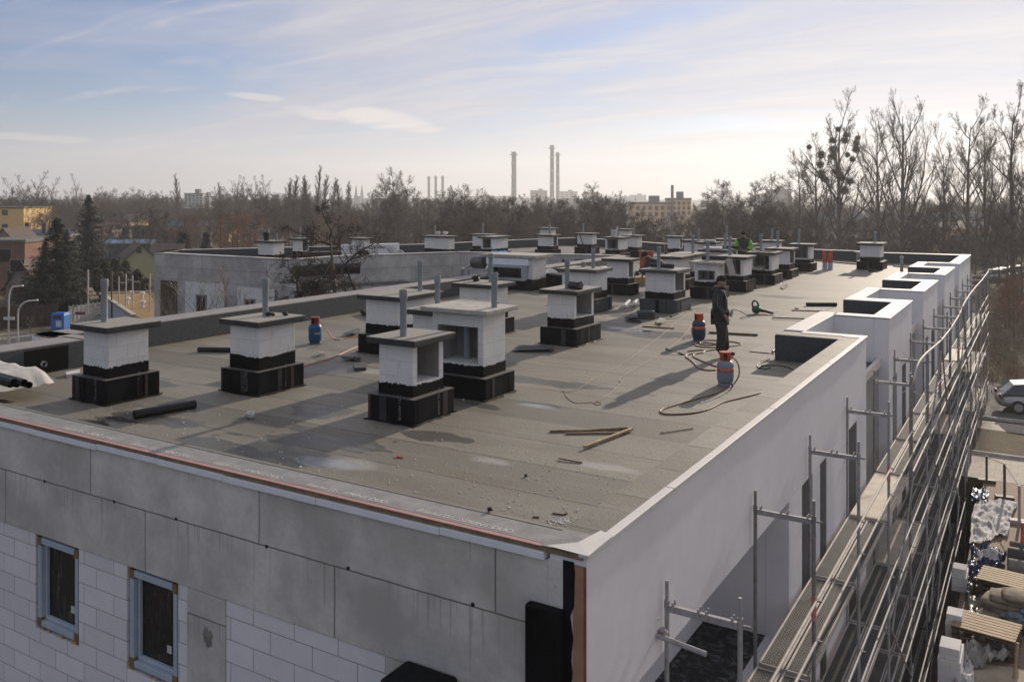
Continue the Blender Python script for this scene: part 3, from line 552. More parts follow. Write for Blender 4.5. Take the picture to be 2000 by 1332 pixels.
# ---------------- ventilation chimneys ----------------
m_roll_=M('scuffed black felt',(.030,.030,.032),.5,.4,7)
GRP='block ventilation chimneys on the flat roof'
def chimney(x1,y0,w,d,label,h=1.31,niche=None,pipes=((.45,.35,.72),),cap='felt',col_h=.21,pl=.40,seed=0,lett=False,detail=True,plm=None,pit=.055):
    """front right plinth corner at (x1,y0); niche 'x' opens the right side, 'y' the front"""
    x0=x1-w; y1=y0+d; c=empty('roof_chimney',((x0+x1)/2,(y0+y1)/2,0),label,'chimney',GRP); ins=.13; g=random.Random(seed); col_h+=g.uniform(-.035,.035); pl+=g.uniform(-.025,.02); ins+=g.uniform(-.012,.012)
    pm=MB().box(x0,x1,y0,y1,0,pl); plo=pm.build('plinth',plm or m_bit,c,bevel=.015)
    MB().box(x0-.006,x1+.006,y0-.006,y1+.006,pl+.0005,pl+.007).build('plinth_top',M('dark plinth top felt',(.085,.082,.078),.7,.3,16),c)
    for i in range(4 if detail else 0):
        q=g.uniform(.08,.85); ww=g.uniform(.07,.14)
        if i%2: MB().box(x1+.0015,x1+.006,y0+q*d,min(y0+q*d+ww,y1-.01),.003,pl+.004+g.uniform(-.02,0)).build('felt_strap',m_tar if i==1 else m_roll_,c)
        else: MB().box(x0+q*w,min(x0+q*w+ww,x1-.01),y0-.006,y0-.0015,.003,pl+.004+g.uniform(-.02,0)).build('felt_strap',m_roll_ if i else m_tar,c)
    sk=MB(); e2=.05; 
    for (p,q) in(((x0-e2,y0-e2),(x1+e2,y0-e2)),((x1+e2,y0-e2),(x1+e2,y1+e2))):
        n=10; vs=[]
        for i in range(n+1):
            tt=i/n; X=p[0]+(q[0]-p[0])*tt; Y=p[1]+(q[1]-p[1])*tt; k=g.uniform(-.035,.03); nx,ny=(0,k) if p[1]==q[1] else (-k,0)
            vs+=[(X+nx,Y+ny,.004),(X if p[0]!=q[0] else x1,Y if p[1]!=q[1] else y0,.02)]
        sk.add(vs,[(2*i,2*i+2,2*i+3,2*i+1) for i in range(n)])
    sk.build('bitumen_skirt',m_tar,c)
    bx0,bx1,by0,by1=x0+ins,x1-ins,y0+ins,y1-ins; z0=pl; zt=h-(.10 if cap=='felt' else .08)
    zb=pl+col_h
    s=MB(); t=.11
    if niche=='x':
        s.box(bx0,bx1,by0,by0+t,z0,zt); s.box(bx0,bx1,by1-t,by1,z0,zt); s.box(bx0,bx0+t,by0+t,by1-t,z0,zt); s.box(bx0+t,bx1,by0+t,by1-t,z0,zb+.02); s.box(bx0+t,bx1-.01,by0+t,by1-t,zt-.03,zt)
    elif niche=='y':
        s.box(bx0,bx0+t,by0,by1,z0,zt); s.box(bx1-t,bx1,by0,by1,z0,zt); s.box(bx0+t,bx1-t,by1-t,by1,z0,zt); s.box(bx0+t,bx1-t,by0,by1-t,z0,zb+.02); s.box(bx0+t,bx1-t,by0+.01,by1-t,zt-.03,zt)
        if cap=='cement': s.box(bx0+t,bx1-t,by0,by0+t,zt-.24,zt-.031)
    else: s.box(bx0,bx1,by0,by1,z0,zt)
    s.build('shaft',m_block,c,bevel=.006)
    if niche:
        f=MB(); cx,cy=(bx0+bx1)/2,(by0+by1)/2
        if niche=='x': f.tube([(bx0+.3,cy-.12,zb),(bx0+.3,cy-.12,zt-.05)],.07,10)
        else: f.tube([(cx-.08,by1-.3,zb),(cx-.08,by1-.3,zt-.05)],.07,10)
        f.build('flue',m_pvc,c,smooth=False,auto=40)
        f=MB()  # added boxes: the sunless niche's shade is put into their grey
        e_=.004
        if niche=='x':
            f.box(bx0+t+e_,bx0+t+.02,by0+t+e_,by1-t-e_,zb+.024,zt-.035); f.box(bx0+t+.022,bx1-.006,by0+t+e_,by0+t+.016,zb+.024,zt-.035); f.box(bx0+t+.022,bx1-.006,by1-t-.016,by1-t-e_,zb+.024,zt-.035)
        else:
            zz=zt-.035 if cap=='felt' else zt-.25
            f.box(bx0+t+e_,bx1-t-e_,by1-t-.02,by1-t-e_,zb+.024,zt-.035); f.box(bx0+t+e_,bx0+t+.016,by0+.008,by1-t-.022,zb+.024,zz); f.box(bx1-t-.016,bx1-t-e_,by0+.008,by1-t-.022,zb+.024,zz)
        f.build('niche_shade_lining',M('niche shade grey',(.27,.262,.25),.9,.15,4),c)
    # bitumen collar with a ragged brushed edge
    k=MB(); e=.006
    for (p,q) in(((bx0-e,by0-e),(bx1+e,by0-e)),((bx1+e,by0-e),(bx1+e,by1+e)),((bx1+e,by1+e),(bx0-e,by1+e)),((bx0-e,by1+e),(bx0-e,by0-e))):
        n=44; vs=[]; w0=g.uniform(-.012,.012)
        for i in range(n+1):
            tt=i/n; w0=max(-.022,min(.022,w0+g.uniform(-.006,.006))); X=p[0]+(q[0]-p[0])*tt; Y=p[1]+(q[1]-p[1])*tt; vs+=[(X,Y,z0),(X,Y,zb+w0+(g.uniform(-.009,.007)-(.02 if g.random()<.05 else 0) if 0<i<n else -w0))]
        k.add(vs,[(2*i,2*i+2,2*i+3,2*i+1) for i in range(n)])
    k.build('bitumen_collar',m_tar,c)
    o=.005
    if cap=='felt':
        cm=MB(); cm.box(x0-.02,x1+.02,y0-.02,y1+.02,zt,h-.004); cm.build('cap',m_felt if plm else M('dark bitumen edge',(.035,.036,.038),.7,.25,9),c,bevel=.012)
        MB().box(x0-.017,x1+.017,y0-.017,y1+.017,h-.003,h+.003).build('cap_felt',M('mineral cap felt',(.26,.25,.22),.85,.2,16),c)
    else:
        cm=MB().box(x0-.03,x1+.05,y0-.04,y1+.04,zt,h); cm.build('cap',m_cap,c,bevel=.012)
    for px,py,ph in pipes:
        X=x0+px*w; Y=y0+py*d; q=MB().lathe([(pit,h),(pit,h+ph-.16),(pit*1.22,h+ph-.145),(pit*1.22,h+ph),(pit*1.0,h+ph+.004),(pit*.95,h+ph-.06)],(X,Y,0),14)
        q.build('vent_pipe',m_pvc,c,auto=40)
    if lett:
        L=M('grey stamped lettering',(.20,.19,.18),.7,.2,9)
        text('BauderTEC',.085,(x0+.72*w,y0-.004,.06),(0,0,1),(-1,0,0),L,plo).matrix_parent_inverse=Matrix.Identity(4)
        text('SPRINT DUO',.075,(x1+.004,y0+.62*d,.05),(0,0,1),(0,-1,0) if 0 else (0,-1,0),L,plo).matrix_parent_inverse=Matrix.Identity(4)
        for q in((x1+.001,x1+.005,y0+.70*d,y0+.76*d),(x0+.02,x0+.06,y0-.005,y0-.001)): MB().box(*q,.02,pl-.01).build('pink_edge',M('dull pink felt edge',(.075,.035,.033),.7,.2,9),plo)
    return c
chimney(-9.70,1.44,1.0,1.04,'closed white block chimney by the near left roof edge, lettered black plinth',pipes=((.28,.42,.76),),lett=True,seed=1)
chimney(-8.02,3.24,.98,1.12,'closed white block chimney left of the near open chimney, torn scraps on its cap',pipes=((.42,.62,.70),),lett=True,seed=2)
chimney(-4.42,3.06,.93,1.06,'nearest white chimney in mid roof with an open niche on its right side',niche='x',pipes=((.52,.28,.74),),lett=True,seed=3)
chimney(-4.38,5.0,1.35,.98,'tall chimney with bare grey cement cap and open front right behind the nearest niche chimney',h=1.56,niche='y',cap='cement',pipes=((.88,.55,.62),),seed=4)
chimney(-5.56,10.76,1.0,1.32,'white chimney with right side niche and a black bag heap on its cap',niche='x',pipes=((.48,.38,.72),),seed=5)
chimney(-8.35,7.6,1.2,1.6,'wide closed chimney near the left parapet behind the cement capped one',pipes=((.62,.85,.72),),seed=6)
chimney(-6.02,6.1,1.0,1.9,'low felt capped chimney mostly hidden behind the tall cement capped chimney',h=1.31,pipes=((.26,.40,.62),),seed=8)
chimney(-8.08,10.95,1.2,1.15,'closed chimney with small black lump on its cap just behind the cement cap',pipes=((.62,.6,.75),),seed=7)
chimney(-7.87,16.55,1.35,1.2,'closed chimney with one tall and one tiny pipe behind the bag topped chimney',pipes=((.72,.5,.62),(.35,.75,.16)),seed=9,plm=m_felt)
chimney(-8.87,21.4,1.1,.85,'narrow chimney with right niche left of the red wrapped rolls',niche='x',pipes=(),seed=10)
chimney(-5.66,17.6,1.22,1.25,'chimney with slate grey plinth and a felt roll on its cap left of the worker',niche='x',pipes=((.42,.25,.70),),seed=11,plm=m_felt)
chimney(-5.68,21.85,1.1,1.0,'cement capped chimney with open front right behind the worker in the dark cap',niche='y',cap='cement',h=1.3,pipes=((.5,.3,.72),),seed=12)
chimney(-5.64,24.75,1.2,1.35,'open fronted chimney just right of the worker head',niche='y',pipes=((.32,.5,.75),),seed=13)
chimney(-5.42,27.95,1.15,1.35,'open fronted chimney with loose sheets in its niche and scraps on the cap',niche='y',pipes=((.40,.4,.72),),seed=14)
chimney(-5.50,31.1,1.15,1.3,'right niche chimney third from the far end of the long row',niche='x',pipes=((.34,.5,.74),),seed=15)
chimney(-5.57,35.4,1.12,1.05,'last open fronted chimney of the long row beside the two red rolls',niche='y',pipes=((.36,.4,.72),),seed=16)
chimney(-2.82,37.95,1.2,1.5,'solitary closed chimney at the far right corner of the roof',pipes=((.62,.5,.55),),seed=17)
chimney(-7.76,23.6,1.05,1.5,'closed chimney with low pipe free cap behind the roll topped chimney',pipes=(),seed=18)
chimney(-7.78,25.3,1.2,1.55,'closed chimney with a tall pipe at the back of the middle cluster',pipes=((.72,.4,.72),),seed=19)
chimney(-7.60,28.65,1.25,1.5,'closed chimney with white sheeting and a black roll lying on its cap',pipes=((.80,.4,.70),),seed=20)
chimney(-14.0,40.45,1.0,.8,'right niche chimney at the far left of the distant main roof cluster',niche='x',pipes=((.3,.5,.6),),seed=21)
chimney(-11.45,36.55,1.1,.8,'small far chimney under a wide dark cap left of centre of the distant cluster',pipes=((.75,.5,.6),),seed=22)
chimney(-10.15,34.95,1.05,.8,'small far chimney with a white scrap on its cap',pipes=(),seed=23)
chimney(-10.3,38.6,1.15,.9,'far chimney left of the worker in the green vest',pipes=((.5,.5,.7),),seed=24)
chimney(-8.0,34.05,1.0,1.0,'low far chimney right beside the worker in the green vest',pipes=(),seed=25)
chimney(-7.78,38.2,1.1,.9,'far chimney behind the long row right of the green vest worker',pipes=((.5,.5,.62),),seed=26)
chimney(-25.6,33.75,2.0,.85,'white chimney on the left wing with two white lumps on its cap',niche=None,pipes=((.33,.5,.6),),seed=31,pit=.045)
chimney(-25.0,37.2,1.5,.9,'left wing chimney half hidden behind its wider neighbour',pipes=((.45,.5,.62),),seed=32,pit=.045)
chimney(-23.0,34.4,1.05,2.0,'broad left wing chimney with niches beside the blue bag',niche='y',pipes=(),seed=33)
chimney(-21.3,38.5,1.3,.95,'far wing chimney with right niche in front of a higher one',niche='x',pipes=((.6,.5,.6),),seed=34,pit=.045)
chimney(-23.8,42.9,1.15,.9,'distant wing chimney peeping over the one with the right niche',h=1.55,pipes=(),seed=35)
chimney(-20.3,41.8,1.3,1.0,'closed far wing chimney with a dark rod leaning against it',pipes=((.3,.5,.6),),seed=36,pit=.045)
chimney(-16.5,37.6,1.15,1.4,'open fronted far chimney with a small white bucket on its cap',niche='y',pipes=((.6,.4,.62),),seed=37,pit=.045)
chimney(-16.6,40.4,1.1,.95,'closed far chimney directly behind the bucket topped chimney',pipes=((.55,.5,.6),),seed=38,pit=.045)
chimney(-19.2,44.9,.9,.9,'most distant wing chimney with only its pale cap showing',h=1.5,pipes=(),seed=39)
chimney(-29.9,24.25,1.35,1.0,'left wing chimney with two thin pipes and a black bucket on its cap',pipes=((.35,.5,.62),(.72,.6,.6)),seed=41,pit=.045)
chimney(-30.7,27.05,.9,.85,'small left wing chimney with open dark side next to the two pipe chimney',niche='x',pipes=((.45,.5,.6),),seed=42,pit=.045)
chimney(-28.3,29.3,1.0,.85,'left wing chimney seen through the branches of the dark tree',pipes=(),seed=43)
# roof access block with cement slab and a window being fitted
K=empty('roof_hatch_block',(-13.6,21.6,0),'large block built roof access box with grey slab top and an unglazed window','roof hatch')
MB().box(-14.9,-12.7,21.05,22.3,.0,.42).build('plinth',m_bit,K,bevel=.02)
MB().box(-14.8,-12.75,21.15,22.2,.42,1.22).build('shaft',m_block,K,bevel=.006)
MB().box(-15.0,-12.55,20.95,22.4,1.22,1.34).build('slab',m_cap,K,bevel=.012)
MB().box(-14.75,-12.85,20.98,21.14,.95,1.2).build('insulation_board',m_eps,K)
f=MB()
for q in((-14.55,-14.45,.38,.94),(-13.05,-12.95,.38,.94),(-14.45,-13.05,.86,.94),(-14.45,-13.05,.38,.46)): f.box(q[0],q[1],20.8,21.14,q[2],q[3])
wf=f.build('window_frame',M('grey primed frame',(.34,.38,.42),.6,.08,5),K)
MB().box(-14.45,-13.05,21.09,21.135,.46,.86).build('window',m_glass,K)
# ---------------- scaffold along the white side ----------------
SC=empty('scaffolding',(1.0,22,GZ),'long galvanised steel scaffold with perforated decks along the white side wall','scaffold')
XI,XO=.65,1.38; FY_=[.55+3.1*k for k in range(15)]
def sp(mb,name,m,**k): return mb.build(name,m,SC,**k)
for k,y in enumerate(FY_):
    f=MB(); top=-.5
    for x in(XI,XO):
        f.tube([(x,y,PZ if y<29 else GZ),(x,y,top+.03)],.025,8); f.tube([(x,y,top+.03),(x,y,top+.24)],.019,8); f.lathe([(.029,-.03),(.029,.05)],(x,y,top),8)
    for z in(-10.55,-8.55,-6.45,-4.55,-2.55): f.tube([(XI,y,z),(XO,y,z)],.021,6)
    fo=sp(f,'frame',m_steeld if k%3==1 else m_steel,auto=50)
    b=MB(); b.box(XI+.025,XO-.025,y-.022,y+.022,top-.06,top+.005)
    for x in(.72,.98,1.06,1.31):
        b.tube([(x,y-.035,top-.04),(x,y-.035,top+.05)],.011,6); b.tube([(x,y+.035,top-.04),(x,y+.035,top+.05)],.011,6)
    b.build('crossbar',m_steel,fo); 
    b=MB(); 
    for z in(-1.5,-2.0,-3.5,-4.0,-.52): b.tube([(XO+.02,y,z),(XO+.10,y,z)],.014,6)
    b.build('clamp',m_steeld,fo)
    if k in(1,3,6,9): 
        st=MB().box(XO-.027,XO+.027,y-.027,y+.027,-1.75,-1.45).build('warning_tape',M('red white tape',(.55,.22,.22),.6,.5,30),fo)
LD=MB(); LR=MB()
for k in range(-1,14):
    y0=.55+3.1*k+.05; y1=y0+3.0
    for z in(-2.5,-4.5,-6.4):
        if z==-2.5 and k==3 or (z==-4.5 and k in(4,8)) or (z==-2.5 and k in (9,)):
            d=MB(); d.box(XI+.03,XO-.03,y0,y1,z-.05,z+.005); sp(d,'plywood_deck',m_ply,bevel=.006); continue
        for x0 in(XI+.03,XI+.365):
            d=MB(); d.mi=0; d.box(x0+.026,x0+.284,y0+.03,y1-.03,z-.012,z); d.mi=1
            d.box(x0,x0+.026,y0,y1,z-.06,z+.008); d.box(x0+.284,x0+.31,y0,y1,z-.06,z+.008); d.box(x0+.027,x0+.283,y0,y0+.03,z-.05,z+.004); d.box(x0+.027,x0+.283,y1-.03,y1,z-.05,z+.004)
            sp(d,'deck_plank',[m_deck,m_steelr])  # pale side rails: the sunlit plank edges are put into their colour
    if y1<29:
        LD.mi=0; LD.box(XI+.03,XO-.03,y0,y1,-10.55,-10.5)
        for x0 in(XI+.03,XI+.365):
            LD.mi=1; LD.box(x0+.026,x0+.284,y0+.03,y1-.03,-8.512,-8.5); LD.mi=2; LD.box(x0,x0+.026,y0,y1,-8.56,-8.492); LD.box(x0+.284,x0+.31,y0,y1,-8.56,-8.492)
        for z in(-7.5,-8.0,-9.5,-10.0): LR.tube([(XO+.035,y0-.1,z),(XO+.035,y1+.1,z)],.019,6)
        if k%2: LR.tube([(XO+.055,y0,-8.5),(XO+.055,y1,-6.5)],.02,6); LR.tube([(XO+.055,y1,-10.5),(XO+.055,y0,-8.5)],.02,6)
    if k<0: continue
    for z in(-1.5,-2.0,-3.5,-4.0,-5.5,-6.0):
        if k<2 and z>-3 and 0: continue
        g=MB(); g.tube([(XO+.035,y0-.1,z),(XO+.035,y1+.1,z)],.019,8); sp(g,'guard_rail',m_steelr if z>-3 else m_steel,auto=50)
    if k>=4:
        g=MB(); g.tube([(XO+.05,y0-.05,-2.38),(XO+.05,y1+.05,-2.38)],.02,6); sp(g,'toe_rail',m_steelr,auto=50)
o=sp(LD,'lower_decks',[M('pinkish shuttering boards',(.34,.27,.245),.8,.15,2),m_deck,m_steelr]); o['kind']='stuff'; o=sp(LR,'lower_rails',m_steel); o['kind']='stuff'
for k in range(1,14):
    y=.55+3.1*k
    for i,(za,zb) in enumerate(((-6.9,-4.5),(-4.5,-2.5),(-2.5,-.6))):
        if (i==2 and k not in(5,8,11)) or (i<2 and k%2==0): continue
        g=MB(); ya,yb=(y,y+3.1) if (i+k//2)%2==0 else (y+3.1,y); g.tube([(XO+.055,ya,za),(XO+.055,yb,zb)],.02,6); sp(g,'brace',m_steeld)
g=MB(); g.tube([(1.45,18.9,-.4),(1.5,20.2,-2.6)],.024,6); sp(g,'brace',m_steeld); g=MB(); g.tube([(1.45,26.4,-.25),(1.5,28.0,-2.6)],.024,6); sp(g,'brace',m_steeld)
for k in range(4,15):
    y=FY_[k]; g=MB(); g.tube([(XO+.03,y,-2.5),(XO+.03,y,-.33)],.022,8); sp(g,'standard',m_steeld)
pts=[(1.42,y,z) for y,z in((13.1,-.50),(14.4,-.20),(19.2,-.42),(22.6,-.46),(25.4,-.40),(27.6,-.25),(30.6,-.20),(34.6,-.22),(37.9,-.27),(44.0,-.28))]
g=MB(); g.tube(spline(pts,4),.026,8); sp(g,'top_rail',m_steelr,smooth=True)
g=MB()
for y,z,x in((14.0,-.1,1.25),(18.6,-.3,1.2),(13.6,-.9,1.6)): g.tube(spline([(x,y,z),(x-.25,y-.15,z+.16),(x-.45,y-.25,z+.12)],3),.008,5)
sp(g,'tie_wire',m_trim)
# wall tie and tube on the first frame
t=MB(); t.tube([(.38,.40,-.73),(1.10,.40,-.80)],.026,10); sp(t,'anchor_tube',m_steel,auto=50)
t=MB(); t.tube([(FX,.45,-.60),(.58,.43,-.66),(.42,.43,-.72)],.012,6); t.tube([(.45,.42,-.66),(.50,.36,-.78)],.014,6); t.blob((.645,.45,-.74),(.05,.05,.05),3,.2); sp(t,'anchor_hook',m_steel)
t=MB(); t.blob((.64,.43,-.75),(.036,.03,.045),3,.2); sp(t,'red_clamp',M('rusty red clamp',(.36,.10,.05),.6,.3,20))
# ---------------- things lying on the roof ----------------
def roll(name,p,q,r,m,label,grp=None,cat='felt roll',n=16,core=True):
    p,q=Vector(p),Vector(q); b=MB(); d=(q-p).normalized()
    b.tube([p,q],r,n,caps=not core)
    if core:
        for e,sg in((p,-1),(q,1)):
            u=d.orthogonal().normalized(); v=d.cross(u); vs=[];fs=[]
            for rr,dd in((r,0),(r*.8,.004),(r*.42,.004),(r*.40,-.10)):
                vs+=[e+d*sg*dd+(u*math.cos(2*math.pi*j/n)+v*math.sin(2*math.pi*j/n))*rr for j in range(n)]
            for i in range(3):
                for j in range(n): fs.append((i*n+j,i*n+(j+1)%n,(i+1)*n+(j+1)%n,(i+1)*n+j))
            b.add(vs,fs)
    # free edge of the wound sheet
    up=Vector((0,0,1)); sd=d.cross(up); sd=sd.normalized() if sd.length>.01 else Vector((1,0,0)); 
    b.bar(p+sd*r*.72+up*r*.70 if abs(d.z)<.5 else p+sd*r, q+sd*r*.72+up*r*.70 if abs(d.z)<.5 else q+sd*r,.035,.008)
    o=b.build(name,m,auto=40); return tag(o,label,cat,grp)
m_roll=M('black felt roll',(.020,.020,.022),.55,.35,12)
def up(p,h): return Vector((p[0],p[1],h))
GR='rolls of roofing felt'
roll('felt_roll',up(at(262,818),.07),up(at(381,797),.07),.07,m_roll,'thick black felt roll lying in front of the lettered left chimney',GR)
roll('felt_roll',up(at(387,687),.055),up(at(462,688),.055),.055,m_roll,'thin black felt roll left of the second left chimney',GR)
roll('felt_roll',up(at(708,614),.075),up(at(733,624),.075),.075,m_roll,'short shiny black roll on the roof behind the orange hose',GR)
roll('felt_roll',(-6.75,18.25,1.40),(-5.95,18.05,1.40),.075,m_roll,'felt roll on the cap of the slate plinth chimney',GR)
roll('felt_roll',(-6.55,22.5,1.39),(-5.65,22.6,1.39),.08,m_roll,'felt roll on the grey cement cap behind the worker',GR)
roll('felt_roll',(-8.0,29.4,1.40),(-7.3,29.5,1.40),.07,m_roll,'small felt roll beside white sheeting on a far cap',GR)
pa,pb=at(1575,598),at(1634,598); roll('felt_roll',up(pa,.06),up(pb,.06),.06,m_roll,'black felt roll at the end of the pale unrolled sheet',GR)
t=MB(); t.prism([at(1508,625),at(1571,627),at(1630,600),at(1576,600)],.004,.010); tag(t.build('felt_sheet',m_felt_light),'pale felt sheet half unrolled towards the right parapet','sheet')
def lath(name,p,q,w,h,m,label,cat='lath',z=0,grp=None): 
    b=MB(); b.bar(up(p,z+h/2),up(q,z+h/2),w,h); return tag(b.build(name,m,bevel=.004),label,cat,grp)
lath('lath',at(1508,622),at(1571,624),.045,.03,m_dwood,'dark lath across the near end of the pale unrolled sheet',z=.01,grp='laths on the roof')
lath('lath',at(1546,607.5),at(1607,609.5),.045,.03,m_dwood,'dark lath across the middle of the pale unrolled sheet',z=.01,grp='laths on the roof')
t=MB(); t.obox(up(at(1556,606),.05),(.06,0,0),(0,.03,0),(0,0,.02)); tag(t.build('hand_float',m_black,bevel=.006),'small black tool on the dark lath of the unrolled sheet','tool')
lath('lath',at(1385,651),at(1480,656),.07,.05,m_dwood,'dark wet plank behind the worker legs','plank',grp='planks on the roof')
lath('lath',at(1255,638.5),at(1317,642.5),.06,.03,m_dwood,'thin dark lath left of the far gas bottle','lath',grp='laths on the roof')
lath('wood_batten',at(1074,844),at(1156,843),.045,.035,m_wood,'grey brown batten, lowest at the left of the three','batten',grp='battens on the roof')
lath('wood_batten',at(1154,842),at(1226,838),.045,.035,m_wood,'short weathered batten pointing right on the lower pair','batten',z=.0,grp='battens on the roof')
lath('wood_batten',at(1105,848.5),at(1222,847),.035,.028,m_wood,'long thin batten lying nearest in front of the other two','batten',grp='battens on the roof')
lath('wood_batten',at(1141,878),at(1235,842),.05,.035,m_woodl,'fresh yellow batten slanting towards the camera','batten',z=.02,grp='battens on the roof')
def sheetbits(name,polys,m,label,cat='scrap',th=.012,tilt=0):
    b=MB()
    for i,pl in enumerate(polys):
        P=[at(*p) for p in pl]; n=len(P); g=random.Random(i+len(label)); zs=[.006+g.random()*tilt for _ in P]
        b.add([(p.x,p.y,z) for p,z in zip(P,zs)]+[(p.x,p.y,z+th) for p,z in zip(P,zs)],[tuple(range(n-1,-1,-1)),tuple(range(n,2*n))]+[(j,(j+1)%n,n+(j+1)%n,n+j) for j in range(n)])
    return tag(b.build(name,m),label,cat)
sheetbits('felt_offcut',[[(1464,687),(1512,692),(1514,668),(1508,668)]],m_felt_light,'pale felt corner sticking out beside the dark parapet block','sheet')
sheetbits('felt_offcut',[[(1000,688),(1012,679),(1080,680),(1082,689)]],m_felt,'slate felt sheet lying by the foot of the bag topped chimney','sheet',tilt=.09)
sheetbits('felt_offcut',[[(663,704),(690,700),(704,702),(700,707),(672,706)],[(690,707),(703,703),(706,706),(694,708)]],m_felt,'curled dark scrap beside the orange hose, near the open niche chimney','scrap',tilt=.12)
sheetbits('felt_offcut',[[(668,657),(690,650),(702,648),(705,652),(690,658)]],m_felt,'folded slate scrap right of the blue gas bottle','scrap',tilt=.15)
sheetbits('felt_offcut',[[(620,694),(633,690),(634,697),(622,698)]],m_felt_light,'small pale scrap in front of the blue gas bottle','scrap',tilt=.1)
sheetbits('felt_offcut',[[(690,716),(716,711),(715,724),(692,725)]],m_felt,'square slate scrap in the chimney shadow','scrap',th=.06)
sheetbits('felt_offcut',[[(1219,626),(1232,617),(1248,619),(1246,629)],[(1240,629),(1252,626),(1256,632)]],m_felt,'crumpled scrap heap by the slate grey box','scrap',tilt=.14)
t=MB(); p=at(1262,624); t.obox(up(p,.13),(.25*ca,.25*sa,0),(-.08*sa,.08*ca,.02),(0,-.03,.12)); tag(t.build('felt_upstand',m_felt,bevel=.02),'slate grey felt box leaning before the slate plinth chimney','box')
sheetbits('felt_offcut',[[(1309,618),(1322,611),(1325,614),(1312,620)]],m_black,'black trowel like scrap left of the far gas bottle','scrap',th=.03)
sheetbits('felt_offcut',[[(1282,634),(1288,626),(1300,628),(1296,636)]],m_felt_light,'pale scrap before the thin dark lath','scrap',tilt=.08)
sheetbits('felt_offcut',[[(128,733),(156,727),(157,734),(130,738)]],m_whitep,'flat white board piece beside the lettered left chimney','scrap',th=.06)
t=MB(); t.blob(up(at(489,817),.055),(.075,.06,.055),3,.3,12,8); tag(t.build('foam_lump',m_whitep),'lumpy white foam ball on the shaded roof','foam lump')
t=MB(); t.blob(up(at(777,893.5),.012),(.03,.02,.012),3,.4); t.blob(up(at(785,894.5),.01),(.04,.012,.01),4,.4); tag(t.build('red_scrap',M('red plastic scrap',(.6,.12,.05),.5,.2)),'tiny bright red plastic scrap on the near roof','scrap')
t=MB(); t.tube(spline([up(at(1092,897),.012),up(at(1096,899),.02),up(at(1137,905),.01)],3),.012,6); t.tube([up(at(1094,898),.02),up(at(1073,920),.008)],.006,5); tag(t.build('bent_wire',m_wood),'bent brown rod with a thin cord on the near roof','rod')
t=MB(); t.tube([up(at(1290,846),.01),up(at(1296,847),.014),up(at(1354,838),.012)],.008,5); tag(t.build('hooked_rod',m_dwood),'thin hooked rod lying right of the battens','rod')
t=MB(); t.blob(up(at(1027,931),.018),(.022,.018,.018),7,.4); tag(t.build('dark_lump',m_black),'small black lump on the near roof','lump')
t=MB(); t.blob(up(at(1099,1049),.572) if 0 else Vector((-.62,FY+.42,.585)),(.028,.025,.02),7,.4); tag(t.build('felt_plug',m_black),'small black plug on the printed felt edge near the corner','plug')
for i,(u,v,ln,lab) in enumerate(((1079,1003,.12,'short brown stick nearest the corner, bent at its end'),(1041,1010,.07,'tiny dark stick left of the bent one'))):
    q=at(u,v,.0); t=MB(); t.bar(up(q,.008),up(q+Vector((ln,.02,0)),.008),.012,.012); 
    if i==0: t.bar(up(q+Vector((ln,.02,0)),.008),up(q+Vector((ln+.03,.07,0)),.01),.012,.012)
    tag(t.build('stick',m_dwood),lab,'stick','sticks on the roof')
# crumbs and spilt grit
b=MB(); g=random.Random(11)
for i in range(520):
    if i<300: u=g.gauss(960,190); v=g.gauss(950,55)
    elif i<420: u=g.uniform(150,720); v=g.uniform(790,960)
    else: u=g.uniform(900,1500); v=g.uniform(700,900)
    if v<640 or v>1075: continue
    p=at(u,v); 
    if p.x>.1 or p.y<-.6 or p.x<-13: continue
    r=g.uniform(.003,.011)*(1.6 if g.random()<.06 else 1); b.blob(up(p,r*.6),(r,r,r*.7),i,.3,5,4)
for i in range(110):
    p=at(1100+g.gauss(0,1)*22,1019+g.gauss(0,1)*3.5,ZT if 0 else .0); b.blob(up(p,.006),(.008,.008,.006),i,.3,5,4)
tag(b.build('grit',M('pale grit',(.85,.83,.78),.9,.3,30)),'pale grit and crumbs scattered over the felt','grit',kind='stuff')
# hoses and cords
def hose(name,pts,r,m,label,cat='hose',n=6,sides=6): 
    b=MB(); b.tube(spline(pts,n),r,sides); return tag(b.build(name,m,smooth=True),label,cat)
def c3(L,z=.012): return [up(at(1240+x/4.348,560+y/4.348),z) for x,y in L]
def c1(L,z=.007): return [up(at(1000+x/3.171,440+y/3.171),z) for x,y in L]
gb=[(1425,700),(1433,699),(1441,710),(1444,724),(1442,736),(1437,745)]
hose('gas_hose',[dp(u,v,16.3) for u,v in gb]+[up(at(u,v),.012) for u,v in((1431,753),(1415,762),(1390,772),(1345,785),(1310,795),(1293,801),(1290,806),(1301,810),(1330,810),(1360,807),(1385,800),(1410,788),(1440,780),(1480,770),(1524,753))],.013,m_hose,'long red brown hose looping from the grey gas bottle to the parapet')
hose('gas_hose',c3([(690,712),(620,713),(540,697),(510,660),(470,625),(437,603),(440,585),(480,575),(540,570),(580,562),(592,550),(560,542),(500,547),(450,553)]),.014,m_hose,'hose coil with the torch, left of the worker feet')
hose('gas_hose',c3([(695,682),(630,660),(560,630),(510,605),(495,585),(520,572),(600,550),(665,540),(720,533),(790,518)]),.013,m_hose,'hose running past the worker feet into the upper coil')
hose('gas_hose',[dp(1362,632,22.4),dp(1352,640,22.4),dp(1353,655,22.2)]+c3([(560,440),(590,455),(540,470),(510,488),(530,508),(600,517),(700,519),(800,512),(880,500),(902,491),(860,476),(800,469),(700,461),(620,458),(565,470),(560,492),(640,500),(700,492),(600,478),(540,486)]),.013,m_hose,'flat loops of hose around the foot of the far gas bottle')
